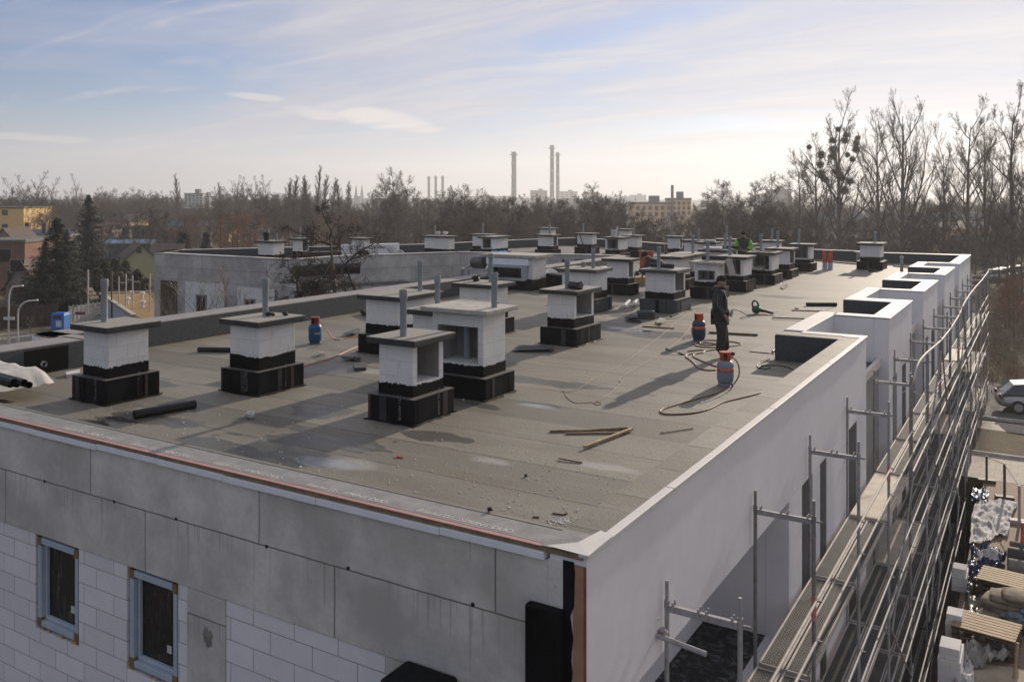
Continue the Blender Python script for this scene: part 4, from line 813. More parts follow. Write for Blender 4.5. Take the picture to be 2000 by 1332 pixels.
hose('cord',c1([(1135,528),(1030,592),(960,655),(850,740),(720,835),(560,930),(470,980),(400,1020),(340,1035),(308,1031),(325,1026)]),.0055,m_cord,'pale cord, left of the two running down the middle of the roof','cord')
hose('cord',c1([(1112,625),(1060,690),(1000,745),(900,815),(790,880),(680,945),(665,965),(672,985),(600,1050),(540,1085),(505,1100),(530,1114),(555,1108),(530,1097),(400,1102),(350,1075),(327,1047)]),.0055,m_cord,'pale cord with small loops, right of the two on the roof','cord')
hose('gas_hose',[dp(625,630,20.7),dp(631,634,20.7),dp(637,643,20.7),dp(645,655,20.6)]+[up(at(590+x/12.1,610+y/12.1),.012) for x,y in((730,615),(790,650),(870,660),(1000,632),(1200,600),(1430,590),(1560,585))],.011,m_hoseo,'orange hose coming from the blue gas bottle by the left parapet')
hose('gas_hose',[up(at(590+x/12.1,610+y/12.1),.012) for x,y in((-120,1330),(0,1300),(300,1210),(420,1180),(650,1110),(850,1030),(1000,960),(1150,890),(1570,710),(1700,650))],.011,m_hoseo,'orange hose lying straight between the two left chimneys and the open one')
hose('cable',[up(at(x,y),.008) for x,y in((1432,604),(1445,608),(1456,614),(1464,615))]+[up(at(x,y),.008) for x,y in((1490,614),(1500,616),(1512,617))],.006,m_black,'thin black cable leading to the green blower','cable')
hose('cable',c3([(1165,635),(1100,640),(1050,660),(1040,680),(1060,697),(1110,702),(1150,690),(1130,672),(1070,675),(1060,690)])+c3([(1100,675),(1200,672),(1300,690),(1375,728)]),.010,m_black,'dark hose coil in the shade of the parapet block','hose')
# torches
def torch(name,p,q,label):
    p,q=Vector(p),Vector(q); d=(q-p).normalized(); t=empty(name,p,label,'gas torch')
    MB().tube([p,q],.008,6).build('lance',m_steeld,t); MB().tube([q,q+d*.14],.028,10,r1=.034).build('burner',m_steeld,t); MB().tube([p-d*.16,p],.018,8).build('handle',m_black,t)
torch('gas_torch',up(at(1325,692),.03),up(at(1285,700),.03) if 0 else up(at(1311,690),.06),'roofing torch lying left of the worker with a black burner')
torch('gas_torch',up(at(1492,706),.04),up(at(1509,698),.12),'roofing torch leaning in the shade of the parapet block')
# ---- gas bottles ----
def bottle(x,y,m_body,m_col,label,sc=1.,band=None,txt=None,rot=0,hood=True):
    c=empty('gas_bottle',(x,y,0),label,'gas bottle','gas bottles on the roof'); r=.155*sc
    MB().lathe([(.0,.045),(r*.55,.045),(r*.9,.07),(r,.13),(r,.36*sc),(r*.97,.40*sc),(r*.82,.45*sc),(r*.5,.475*sc),(.0,.48*sc)],(x,y,0),28).build('body',m_body,c,auto=50)
    MB().lathe([(r*.86,0),(r*.90,.01),(r*.84,.055),(r*.78,.055),(r*.80,.0)],(x,y,0),28).build('foot_ring',m_body,c,auto=40)
    k=MB(); n=28
    vs=[];fs=[]
    for i in range(n+1):
        a=2*math.pi*i/n
        for rr,zz in((r*.64,.45*sc),(r*.66,.61*sc)):
            vs.append((x+rr*math.cos(a),y+rr*math.sin(a),zz))
    cut=[(rot+math.pi*.0)]
    for i in range(n):
        a=2*math.pi*(i+.5)/n
        if abs((a-rot+math.pi)%(2*math.pi)-math.pi)<.32: continue
        fs.append((2*i,2*i+2,2*i+3,2*i+1))
    k.add(vs,fs); o=k.build('collar',m_col,c); sol=o.modifiers.new('thick','SOLIDIFY'); sol.thickness=.012
    MB().lathe([(r*.66-.006,.605*sc),(r*.66+.012,.61*sc),(r*.66+.008,.63*sc),(r*.66-.012,.63*sc)],(x,y,0),28).build('rim',m_col,c)
    v=MB(); v.lathe([(.022,.47*sc),(.022,.55*sc),(.03,.56*sc),(.03,.59*sc)],(x,y,0),10); d=Vector((ca,sa,0)); v.tube([Vector((x,y,.535*sc)),Vector((x,y,.535*sc))+d*.12],.018,8); v.build('valve',M('brass valve',(.32,.30,.14),.45,.2,20,.5),c)
    if band:
        MB().lathe([(r+.0015,.27*sc),(r+.0015,.335*sc)],(x,y,0),28).build('band',band,c,smooth=True)
    if txt:
        body,size,zz,m,ctr=txt; me=text(body,size,(0,0,0),(1,0,0),(0,1,0),m,c); 
        L=max(v.co.x for v in me.data.vertices); fa=math.atan2(-(x-CX)*0+CY-y,CX-x)+ctr
        for v_ in me.data.vertices:
            a=fa+(v_.co.x-L/2)/r; v_.co=Vector((x+(r+.003+v_.co.z)*math.cos(a),y+(r+.003+v_.co.z)*math.sin(a),zz+v_.co.y))
    return c
m_grb=M('grey blue bottle paint',(.20,.235,.275),.5,.12,6); m_blb=M('blue bottle paint',(.014,.075,.16),.45,.2,6); m_dkb=M('dark blue bottle paint',(.035,.055,.095),.5,.2,6)
m_or=M('orange red collar',(.42,.06,.025),.55,.15,8)
wtxt=M('white bottle lettering',(.72,.70,.68),.6,.1,9)
bottle(-1.27,8.47,m_grb,m_or,'grey gas bottle with orange red collar in front of the worker',band=M('red bottle band',(.52,.09,.05),.5,.15,9),txt=('FLAGA',.062,.282,M('pale bottle lettering',(.62,.34,.30),.6,.1,9),-.1),rot=math.atan2(-.8,.2))
p=at(1365,665); bottle(p.x,p.y,m_dkb,m_or,'dark blue gas bottle with red band left of the worker',sc=1.06,band=M('red bottle band',(.52,.09,.05),.5,.15,9),txt=('GASPOL',.055,.30,M('pale bottle lettering',(.62,.34,.30),.6,.1,9),.0),rot=-2.2)
p=at(615.5,671); bottle(p.x,p.y,m_blb,M('dark red collar',(.20,.02,.035),.5,.2,8),'bright blue gas bottle with white lettering by the left parapet',sc=1.02,txt=('GAZ',.07,.24,wtxt,.35),rot=-1.2)
# ---- blower ----
p=at(1474,613); BL=empty('leaf_blower',up(p,0),'green electric leaf blower lying on the roof right of the worker','blower'); d=Vector((ca,sa,0)); nn=Vector((-sa,ca,0))
m_grn=M('dark green plastic',(.012,.085,.06),.4,.15,9)
b=MB(); b.blob(up(p,.13)+d*.05,(.14,.12,.125),1,.03,16,10); b.build('body',m_grn,BL,smooth=True)
b=MB(); b.tube(spline([up(p,.20)-d*.06,up(p,.33)-d*.07,up(p,.40)-d*.0,up(p,.36)+d*.07,up(p,.22)+d*.13],5),.028,8); b.build('handle',m_grn,BL,smooth=True)
b=MB(); b.tube([up(p,.11)+d*.15-nn*.02,up(p,.09)+d*.3-nn*.10,up(p,.04)+d*.50-nn*.22],.05,12,r1=.032); b.build('nozzle',m_black,BL,auto=40)
# ---- red wrapped rolls standing upright ----
for i,(u,v0,v1,lab) in enumerate(((1611,527,489,'upright red wrapped felt roll, left of the pair by the far parapet'),(1621.5,527.5,489,'upright red wrapped felt roll, right of the pair by the far parapet'))):
    p=at(u,v0); D=H*F/(v0-HZ); h=(v0-v1)*D/F; t=empty('wrapped_roll',p,lab,'felt roll','upright red rolls')
    MB().lathe([(.115,.36),(.12,h),(.05,h+.005),(.045,h-.05)],p,16).build('wrapper',m_red,t,auto=40); MB().lathe([(.118,.0),(.118,.36)],p,16).build('lower_label',M('pale blue label',(.45,.45,.62),.6,.15,20),t,auto=40)
    text('GORDACH',.15,(0,0,0),(1,0,0),(0,1,0),M('pale roll print',(.66,.42,.33),.6,.1,9),t)
    o=t.children[-1] if t.children[-1].name.startswith('lettering') else [c for c in t.children if c.name.startswith('lettering')][0]
    fa=math.atan2(CY-p.y,CX-p.x)
    for v_ in o.data.vertices:
        a=fa+(v_.co.y-.05)/.12; r_=.123; v_.co=Vector((p.x+r_*math.cos(a),p.y+r_*math.sin(a),h-.08-v_.co.x))
for i,u in enumerate((1254,1263,1272)):
    p=at(u,532); t=MB(); t.lathe([(.11,.0),(.115,1.02),(.05,1.025),(.045,.98)],p,14); o=t.build('wrapped_roll',m_red,auto=40)
    tag(o,('left','middle','right')[i]+' of three red wrapped rolls standing on the plinth by the narrow niche chimney','felt roll','red rolls in a row')
t=MB(); p=at(1256,556); t.obox(up(p,.16),(.42,0,0),(0,.28,0),(0,0,.16)); tag(t.build('cardboard_box',M('torn cardboard',(.36,.25,.15),.9,.25,5),bevel=.02),'torn brown cardboard box among scraps in mid roof','box')
t=MB(); p=at(1262,545); 
for i in range(14): t.blob(up(p,.1)+Vector((rng.uniform(-.9,.9),rng.uniform(-.4,1.2),rng.uniform(0,.25))),(rng.uniform(.1,.3),rng.uniform(.1,.25),rng.uniform(.05,.13)),i,.4)
tag(t.build('rubbish_heap',m_black),'black heap of roofing waste behind the cardboard box','rubbish')
for i,(u,v,lab) in enumerate(((1216,604,'pale lit cardboard tube, left of the pair by the slate plinth'),(1232,602,'pale lit cardboard tube, right of the pair'))):
    p=at(u,v); q=at(u+13,v-13); b=MB(); b.tube([up(p,.055),up(q,.055)],.055,12,caps=True); tag(b.build('cardboard_tube',m_whitep,auto=40),lab,'tube','cardboard tubes')
# bags, buckets and scraps on caps
def heap(name,c,n,spread,size,m,label,cat,seed=0):
    g=random.Random(seed); b=MB()
    for i in range(n): b.blob(Vector(c)+Vector((g.uniform(-1,1)*spread[0],g.uniform(-1,1)*spread[1],size*.55+g.random()*spread[2])),(size*g.uniform(.7,1.3),size*g.uniform(.6,1.1),size*g.uniform(.5,.8)),seed*50+i,.32)
    return tag(b.build(name,m),label,cat)
heap('bag_heap',(-5.85,11.25,1.32),7,(.17,.12,.06),.10,M('dark camouflage bag',(.035,.032,.026),.8,.5,14),'dark crumpled bags on the right niche chimney cap','bag',1)
heap('torn_felt',(-8.5,4.0,1.32),4,(.25,.14,.0),.055,M('torn dark felt',(.04,.038,.035),.8,.6,12),'torn black scraps around the pipe of the second left chimney','scrap',2)
heap('pipe_offcut',(-8.95,11.55,1.31),3,(.05,.08,.07),.10,m_black,'black lump with a pipe stub on the chimney behind the cement cap','lump',3)
heap('white_lump',(-26.35,33.95,1.33),2,(.35,.05,.03),.20,m_whitep,'two white lumps on the wide left wing chimney','lump',4)
heap('blue_bag',(-22.3,34.0,.05),9,(.38,.25,.25),.24,M('bright blue plastic bag',(.02,.30,.62),.35,.3,9),'bright blue plastic bag heap beside the far wing chimney','bag',5)
heap('white_bag',tuple(at(1074,548,.25)),6,(.18,.22,.25),.20,m_whitep,'white plastic bag hanging beside the roof access box','bag',6)
heap('white_sack',(-27.9,31.2,.15),8,(.8,.3,.35),.3,m_whitep,'white plastic sheeting heap on the left wing roof','sheeting',7)
t=MB(); t.prism([(-29.6,29.0),(-29.2,28.8),(-27.4,31.4),(-27.7,31.7)],.0,.95); tag(t.build('insulation_stack',m_eps,bevel=.02),'white insulation stack on the left wing roof','insulation stack')
t=MB(); t.prism([(-31.9,27.6),(-31.0,27.0),(-29.4,29.2),(-30.0,29.6)],.0,.55); tag(t.build('tarped_stack',M('dark reddish tarp',(.07,.035,.035),.7,.5,3),bevel=.05),'dark covered stack behind the tree on the wing roof','stack')
def bucket(p,r,h,m,label,lid=None):
    t=empty('bucket',p,label,'bucket'); MB().lathe([(r*.82,0),(r,h),(r*1.05,h),(r*.92,h-.01),(r*.75,.02)],p,14).build('pail',m,t,auto=40); 
    b=MB(); b.tube([Vector(p)+Vector((r*math.cos(a),0,h+r*.8*math.sin(a))) for a in [math.pi*i/8 for i in range(9)]],.012,5); b.build('handle',m_steeld,t)
bucket((-30.75,24.6,1.31),.17,.42,m_black,'black bucket on the two pipe wing chimney')
bucket((-17.05,37.9,1.31),.19,.42,m_whitep,'white bucket on the far open fronted chimney cap')
t=MB(); t.tube([(-20.7,41.7,0),(-21.2,41.75,1.25)],.03,6); tag(t.build('leaning_rod',m_black),'dark rod leaning on the closed far wing chimney','rod')
t=MB(); t.prism([(-8.75,28.9),(-7.9,28.75),(-8.0,29.5),(-8.8,29.6)],1.315,1.40); tag(t.build('white_sheeting',m_whitep,bevel=.02),'white sheeting piled on a far felt cap','sheeting')
t=MB(); t.prism([(-10.8,35.1),(-10.2,35.0),(-10.3,35.4),(-10.8,35.5)],1.315,1.42); tag(t.build('white_packet',m_whitep,bevel=.02),'white packet on a far chimney cap','packet')
t=MB(); t.add([(-5.63,22.2,1.38),(-5.58,22.75,1.38),(-5.45,22.75,.85),(-5.48,22.2,.80),(-5.60,22.2,1.38),(-5.55,22.75,1.38),(-5.42,22.75,.85),(-5.45,22.2,.80)],[(0,1,2,3),(7,6,5,4),(0,4,5,1),(1,5,6,2),(2,6,7,3),(3,7,4,0)]); tag(t.build('hanging_mat',M('grey mat',(.22,.21,.20),.8,.2,8)),'grey mat hanging from the cement cap behind the worker','mat')
for i,(a,bq,lab) in enumerate((((-6.5,28.5),(-5.6,28.3),'pale lath crossing the cap with loose sheets'),((-6.2,28.9),(-5.55,28.75),'short pale lath on the cap with loose sheets'))):
    b=MB(); b.bar(up(a,1.33),up(bq,1.33),.05,.04); tag(b.build('lath',m_woodl),lab,'lath','laths on the roof')
sheetl=MB(); sheetl.add([(-6.35,27.97,.62),(-5.9,27.95,.60),(-5.8,28.6,.75),(-6.3,28.7,.72),(-6.35,27.97,.66),(-5.9,27.95,.64),(-5.8,28.6,.79),(-6.3,28.7,.76)],[(3,2,1,0),(4,5,6,7),(0,1,5,4),(1,2,6,5),(2,3,7,6),(3,0,4,7)]); tag(sheetl.build('loose_sheet',m_felt_light),'pale loose sheet leaning out of a chimney niche','sheet')
lath('plank',(-7.0,43.0,0),(-4.2,41.2,0),.25,.06,m_wood,'long plank lying left of the solitary far chimney','plank',grp='planks on the roof')
lath('plank',(-2.7,41.0,0),(-1.2,39.8,0),.2,.06,m_wood,'plank lying right of the solitary far chimney','plank',grp='planks on the roof')
t=MB(); p=at(1761,537); t.lathe([(.07,0),(.07,.75),(.085,.76),(.085,.85)],p,12); tag(t.build('roof_vent',m_steel,auto=40),'short bright vent pipe near the last side recess','vent pipe')
t=MB(); p=at(1696,531); t.tube([up(p,.06),up(p+Vector((.3,.15,0)),.06)],.06,10); tag(t.build('pipe_offcut',m_black),'short dark pipe offcut before the solitary far chimney','pipe')
sheetbits('torn_felt',[[(1524,563),(1536,557),(1540,560),(1530,566)]],m_black,'dark scrap beside the long chimney row','scrap',tilt=.05)
# heap at the left edge: white sack with black rolls on top
for i,(u,v,z) in enumerate(((8,739,.55),(20,738.5,.55),(44,740,.55),(14,734,.63),(34,735,.63))):
    p=at(u,v+8,z); q=p+Vector((-1.35,.12,0)); p=p+Vector((.25,-.03,0)); b=MB(); b.tube([p,q],.052,12,caps=False); b.tube([q,p],.047,12,caps=False); o=b.build('black_pipe',m_black,auto=40); tag(o,'short black pipe in the stack on the white sack','pipe','black pipes stacked on the white sack')
b=MB(); g=random.Random(8)
c=at(-14,772,.0); n=14; 
gr=[[None]*n for _ in range(n)]
for i in range(n):
    for j in range(n):
        x=-1+2*i/(n-1); y=-1+2*j/(n-1); e=max(abs(x),abs(y)); zz=.48*(1-max(0,e-.75)*2.2)+g.uniform(-.03,.03); gr[i][j]=(c.x+x*.85,c.y+y*.62,max(.01,zz))
b.add([gr[i][j] for i in range(n) for j in range(n)],[(i*n+j,(i+1)*n+j,(i+1)*n+j+1,i*n+j+1) for i in range(n-1) for j in range(n-1)]); tag(b.build('white_sack',M('white bulk sack',(.46,.445,.42),.7,.12,6),smooth=True),'creased white bulk sack with black pipes at the left picture edge','sack')
MBx=MB(); MBx.bar(up(at(66,746),.03),up(at(20,744),.03),.05,.02); tag(MBx.build('black_strip',m_black),'thin black strip sticking out beside the white sack','strip')
# small stands on the wing side: cantilever bracket frame at the court
ST=empty('bracket_platform',(-18.5,27,-.9),'steel bracket platform with a dark roll hung in the inner court','platform'); p0=dp(903,526,36); p1=dp(950,527,33); p2=dp(955,517,38); p3=dp(922,518,41)
b=MB(); 
for a_,c_ in((p0,p1),(p1,p2),(p2,p3),(p3,p0)): b.bar(a_,c_,.09,.07)
b.build('frame',m_steel,ST)
b=MB(); b.tube([p0,p0+Vector((0,0,-3))],.05,6); b.tube([p0+(p1-p0)*.3,p0+(p1-p0)*.3+Vector((0,0,-3))],.05,6); b.build('post',m_steeld,ST)
roll('felt_roll',dp(930,513,40),dp(952,513,37),.3,m_roll,'thick dark roll resting on the bracket platform',GR)
for i,(u0,u1,v,D,lab) in enumerate(((1098,1100,512,45,'small dark roll standing by the far parapet'),(1122,1150,513,44.5,'dark covered heap along the far parapet'),(1148,1168,514,44.0,'second dark covered heap along the far parapet'))):
    a_=dp(u0,v,D); c_=dp(u1+ (8 if i==0 else 0),v,D); a_.z=c_.z=.22; b=MB(); b.bar(a_,c_,.5,.44); tag(b.build('covered_heap',m_black,bevel=.12),lab,'heap')
b=MB(); a_=dp(1135,517,41.5); c_=dp(1188,517.5,41.5); a_.z=c_.z=.22; b.bar(a_,c_,.6,.08); tag(b.build('pale_sheet',m_eps),'pale panel lying before the dark heaps','panel')
b=MB(); a_=dp(1082,546,34); c_=dp(1111,546,33.2); a_.z=c_.z=.3; b.bar(a_,c_,.8,.6); tag(b.build('bitumen_box_low',m_bit,bevel=.03),'low black box plinth right of the roof access box','plinth')
b=MB(); a0=dp(576,531,39.5); a1=dp(702,524,40.5); b.tube([a0,a0+(a1-a0)*.4+Vector((0,0,.05)),a1],.27,10); tag(b.build('covered_roll',m_black,auto=40),'long black covered roll on the lower terrace behind the tree','roll')
# ---------------- people ----------------
def skin(name,V,Ed,Rd,mat,parent,root=0,sub=2):
    me=bpy.data.meshes.new(name); me.from_pydata([Vector(v) for v in V],Ed,[]); me.materials.append(mat); o=bpy.data.objects.new(name,me); COL.objects.link(o)
    m=o.modifiers.new('skin','SKIN'); m.use_smooth_shade=True
    for i,r in enumerate(Rd):
        sv=me.skin_vertices[0].data[i]; sv.radius=r if isinstance(r,tuple) else (r,r); sv.use_root=(i==root)
    s=o.modifiers.new('sub','SUBSURF'); s.levels=s.render_levels=sub
    o.parent=parent; return o
def chain(pts,base=0): return [(base+i,base+i+1) for i in range(len(pts)-1)]
m_skin=M('weathered skin',(.36,.20,.15),.6,.12,14,0,0); m_jack=M('black work jacket',(.032,.032,.035),.85,.3,10,0,.3); m_trou=M('dark brown work trousers',(.034,.028,.026),.9,.3,9,0,.3); m_cap2=M('black knit cap',(.012,.012,.013),.95,.3,40,0,.4); m_boot=M('dark boots',(.035,.026,.022),.8,.3,14); m_hiv=M('fluorescent green sleeve',(.13,.40,.03),.7,.15,9); m_trim_g=M('grey jacket piping',(.16,.16,.165),.8,.1)
def person(loc,rz,label,pose,jm=m_jack,hood=True,hiviz=False,k=1.0):
    """local frame: y forward, x to the person's right, z up; pose gives joints"""
    P=empty('person',loc,label,'person'); P.rotation_euler=(0,0,rz); P.scale=(k,k,k); J=pose
    pel=J['pel']; che=J['che']; nk=J['nk']; hd=J['hd']
    def mid(a,b,t): return tuple(a[i]+(b[i]-a[i])*t for i in range(3))
    # body: one continuous skin-coloured figure: torso, neck, arms with hands, legs, feet
    V=[pel,mid(pel,che,.5),che,nk,hd]; E=[(0,1),(1,2),(2,3),(3,4)]; Rr=[(.12,.10),(.12,.09),(.14,.10),.055,.07]
    for s in('L','R'):
        b=len(V); V+=[J['sh'+s],J['el'+s],J['wr'+s],J['ha'+s]]; E+=[(2,b),(b,b+1),(b+1,b+2),(b+2,b+3)]; Rr+=[.055,.042,.027,(.040,.020)]
        # five fingers
        w=Vector(J['wr'+s]); h=Vector(J['ha'+s]); d=(h-w).normalized(); sdv=Vector(J.get('pn'+s,(0,1,0))); sdv=(sdv-d*sdv.dot(d)).normalized(); bend=d.cross(sdv)*(1 if s=='R' else -1)
        for f,(o,l) in enumerate(((-.030,.058),(-.010,.070),(.010,.074),(.030,.064))):
            q=h+sdv*o+d*.025; b2=len(V); V+=[tuple(q),tuple(q+d*l*.5+bend*l*.25),tuple(q+d*l*.75+bend*l*.7)]; E+=[(b+3,b2),(b2,b2+1),(b2+1,b2+2)]; Rr+=[.010,.009,.0075]
        q=w+(h-w)*.45+sdv*.042; b2=len(V); V+=[tuple(q),tuple(q+d*.035+sdv*.014+bend*.02)]; E+=[(b+2,b2),(b2,b2+1)]; Rr+=[.012,.010]
        b=len(V); V+=[J['hip'+s],J['kn'+s],J['an'+s],J['to'+s]]; E+=[(0,b),(b,b+1),(b+1,b+2),(b+2,b+3)]; Rr+=[.085,.055,.04,.035]
    skin('body',V,E,Rr,m_skin,P,0,1)
    # head with face
    hx=Matrix.Translation(hd)@Matrix.Rotation(J.get('turn',0),4,'Z')@Matrix.Rotation(J.get('nod',0),4,'X')
    b=MB(); n=16; m_=12; vs=[];fs=[]
    for i in range(1,m_):
        th=math.pi*i/m_; z=-math.cos(th)*.125
        for j in range(n):
            ph=2*math.pi*j/n; x=math.sin(th)*math.sin(ph)*.078; y=math.sin(th)*math.cos(ph)*.098
            if z<-.02: x*=1-.9*(-.02-z)*2.2; y*=(1-(-.02-z)*1.4) if y<0 else 1.0
            if y>.05 and abs(x)<.018 and -.045<z<.012: y+=.018+.012*(z<-.02)       # nose
            if y>.05 and .018<abs(x)<.045 and -.005<z<.03: y-=.010                   # eye sockets
            vs.append(hx@Vector((x,y,z)))
    vs=[hx@Vector((0,.02,-.125))]+vs+[hx@Vector((0,0,.125))]
    for j in range(n): fs.append((0,1+(j+1)%n,1+j))
    for i in range(m_-2):
        for j in range(n): fs.append((1+i*n+j,1+i*n+(j+1)%n,1+(i+1)*n+(j+1)%n,1+(i+1)*n+j))
    L=len(vs)-1; q=1+(m_-2)*n
    for j in range(n): fs.append((q+j,q+(j+1)%n,L))
    b.add(vs,fs)
    for sx in(-1,1): b.blob(hx@Vector((sx*.08,-.01,-.005)),(.012,.02,.032),1,.05,8,6)
    ho=b.build('head',m_skin,smooth=True); ho.parent=P
    b=MB()
    for sx in(-1,1): b.blob(hx@Vector((sx*.031,.083,.008)),(.013,.006,.007),2,0,8,6)
    b.blob(hx@Vector((0,.094,-.062)),(.026,.006,.006),3,.1,8,6); b.blob(hx@Vector((-.031,.088,.026)),(.02,.006,.005),4,.1,8,6); b.blob(hx@Vector((.031,.088,.026)),(.02,.006,.005),5,.1,8,6)
    b.build('face_features',M('dark eyes and lips',(.05,.025,.02),.5,.2)).parent=P
    b=MB(); vs=[];fs=[]; pr=[(.088,.108,.018),(.093,.112,.035),(.092,.112,.06),(.083,.10,.10),(.06,.075,.135),(.025,.03,.152)]
    for rx,ry,z in pr: vs+=[hx@Vector((rx*math.sin(2*math.pi*j/n),ry*math.cos(2*math.pi*j/n)-.012,z+(.012 if math.cos(2*math.pi*j/n)>0 else -.03)*(1 if z<.05 else .3))) for j in range(n)]
    for i in range(len(pr)-1):
        for j in range(n): fs.append((i*n+j,i*n+(j+1)%n,(i+1)*n+(j+1)%n,(i+1)*n+j))
    fs.append(tuple((len(pr)-1)*n+j for j in range(n))); co=b.add(vs,fs).build('knit_cap',m_cap2,smooth=True); co.parent=P
    # jacket
    V=[mid(pel,che,-.32),mid(pel,che,.0),mid(pel,che,.55),che,mid(che,nk,.75)]; E=chain(V); Rr=[(.225,.185),(.215,.18),(.225,.185),(.225,.17),(.10,.10)]
    for s in('L','R'):
        a=len(V); V+=[J['sh'+s],mid(J['sh'+s],J['el'+s],.5),J['el'+s],mid(J['el'+s],J['wr'+s],.55),mid(J['el'+s],J['wr'+s],.97)]; E+=[(3,a)]+chain(V[a:],a); Rr+=[(.115,.115),.108,.098,.085,.068]
    skin('jacket',V,E,Rr,jm,P,1)
    if hiviz:
        for s in('L','R'):
            V=[mid(J['sh'+s],J['el'+s],-.1),mid(J['sh'+s],J['el'+s],.45),J['el'+s],mid(J['el'+s],J['wr'+s],.9)]; skin('sleeve',V,chain(V),[.13,.125,.115,.095],m_hiv,P,0)
    if hood:
        b=MB(); c=Vector(nk)+Vector((0,-.10,-.04)); b.blob(c,(.15,.10,.09),6,.12,12,8); b.blob(Vector(nk)+Vector((0,.02,-.005)),(.105,.115,.055),7,.06,12,8); o=b.build('hood',jm,smooth=True); o.parent=P
    # trousers
    V=[mid(pel,che,-.02)]; E=[]; Rr=[(.195,.165)]
    for s in('L','R'):
        a=len(V); V+=[J['hip'+s],mid(J['hip'+s],J['kn'+s],.5),J['kn'+s],mid(J['kn'+s],J['an'+s],.5),mid(J['kn'+s],J['an'+s],.98)]; E+=[(0,a)]+chain(V[a:],a); Rr+=[.145,.132,.115,.108,.105]
    skin('trousers',V,E,Rr,m_trou,P,0)
    for s in('L','R'):
        V=[mid(J['kn'+s],J['an'+s],.86),(J['an'+s][0],J['an'+s][1]-.03,.065),mid((J['an'+s][0],J['an'+s][1],.06),(J['to'+s][0],J['to'+s][1],.05),.6),(J['to'+s][0],J['to'+s][1]+.03,.045)]; skin('boot',V,chain(V),[(.06,.065),(.055,.06),(.05,.048),(.045,.04)],m_boot,P,1)
    return P
stand=dict(pel=(0,0,.95),che=(0,.00,1.34),nk=(0,.01,1.52),hd=(.0,.035,1.65),shR=(.20,-.01,1.42),elR=(.27,-.07,1.14),wrR=(.24,.10,.94),haR=(.22,.15,.88),shL=(-.20,-.01,1.42),elL=(-.27,-.06,1.14),wrL=(-.24,.14,.97),haL=(-.22,.20,.93),
  hipR=(.10,0,.90),knR=(.12,.05,.50),anR=(.13,-.01,.09),toR=(.15,.17,.04),hipL=(-.10,0,.90),knL=(-.11,.08,.50),anL=(-.12,.12,.09),toL=(-.14,.30,.04),turn=R(-28),nod=R(-4))
wp=at(1406,696.5)
WK=person((wp.x,wp.y,0),YAW-R(90)-R(14),'person in a black work jacket and knit cap standing between two gas bottles',stand,k=1.0)
b=MB()
for a_,c_ in(((.295,-.045,1.42),(.355,-.05,1.16)),((.355,-.05,1.16),(.315,.10,1.00)),((-.0,.15,1.44),(.02,.165,1.02))): b.tube(spline([a_,tuple((a_[i]+c_[i])/2+.004 for i in range(3)),c_],3),.006,5)
o=b.build('jacket_piping',m_trim_g); o.parent=WK
h=Vector((-.215,.24,.93)); b=MB(); Mx=Matrix.Translation((wp.x,wp.y,0))@Matrix.Rotation(YAW-R(90)-R(14),4,'Z'); b.tube([Mx@(h+Vector((0,.0,-.07))),Mx@(h+Vector((0,.03,.10)))],.03,10); tag(b.build('paper_roll',m_whitep),'small white roll held by the person in black','roll')
p2=at(1450,480+30); 
st2=dict(stand); st2.update(elR=(.30,.02,1.16),wrR=(.12,.24,1.06),haR=(.06,.28,1.05),elL=(-.30,.02,1.16),wrL=(-.12,.24,1.06),haL=(-.06,.28,1.05),turn=0,nod=R(-12),anR=(.12,0,.09),toR=(.14,.18,.04),anL=(-.12,0,.09),toL=(-.14,.18,.04),knL=(-.11,.04,.5))
D2=39.5; q=dp(1452,470,D2)
person((q.x,q.y,0),YAW+R(180)-R(12),'person in black jacket with fluorescent green sleeves among the far chimneys',st2,hiviz=True,k=1.12)
st3=dict(st2); st3.update(pel=(0,-.1,.92),che=(0,.22,1.16),nk=(0,.37,1.25),hd=(0,.48,1.30),shR=(.19,.26,1.18),shL=(-.19,.26,1.18),elR=(.25,.38,.95),elL=(-.25,.38,.95),wrR=(.2,.5,.75),wrL=(-.2,.5,.75),haR=(.18,.53,.68),haL=(-.18,.53,.68),nod=R(-40))
q=dp(1291,505,30); person((q.x,q.y,0),YAW+R(60),'person in dark clothes bending forward behind the roll topped chimney',st3,k=1.15)
# ---------------- courtyard below the scaffold ----------------
from mathutils import noise as MN
def crumple(name,quad,n,amp,m,label,cat,seed=0,z=GZ+.03,hole=None):
    """creased sheet spread over a quad of ground points"""
    g=random.Random(seed); Q=[Vector(p) for p in quad]; a=np.zeros((n,n))
    fr=[(g.uniform(2,9),g.uniform(2,9),g.uniform(0,6.28),g.uniform(.3,1)) for _ in range(9)]
    vs=[]
    for i in range(n):
        for j in range(n):
            s,t=i/(n-1),j/(n-1); jt=.05*math.sin(7*t+seed)+.04*math.sin(13*s+seed*2); s2=s+jt*(1 if 0 else 1)*.6; t2=t+.05*math.sin(9*s+seed)
            p=(Q[0]*(1-s2)+Q[1]*s2)*(1-t2)+(Q[3]*(1-s2)+Q[2]*s2)*t2
            h=0.
            for o_,(f_,w_) in enumerate(((1.3,.5),(2.9,.7),(6.1,.5))):
                r_=1-abs(MN.noise(Vector((p.x*f_+seed*7.3,p.y*f_*1.0+o_*3.1,seed*1.7))))*1.9; h+=w_*max(0,r_)**4
            h*=.55
            vs.append((p.x,p.y,z+h*amp+g.uniform(0,.02)*amp*6))
    fs=[(i*n+j,(i+1)*n+j,(i+1)*n+j+1,i*n+j+1) for i in range(n-1) for j in range(n-1) if not(hole and math.hypot(i/(n-1)-hole[0],j/(n-1)-hole[1])<hole[2])]
    return tag(MB().add(vs,fs).build(name,m,smooth=True),label,cat)
G0=lambda u,v:at(u,v,GZ)
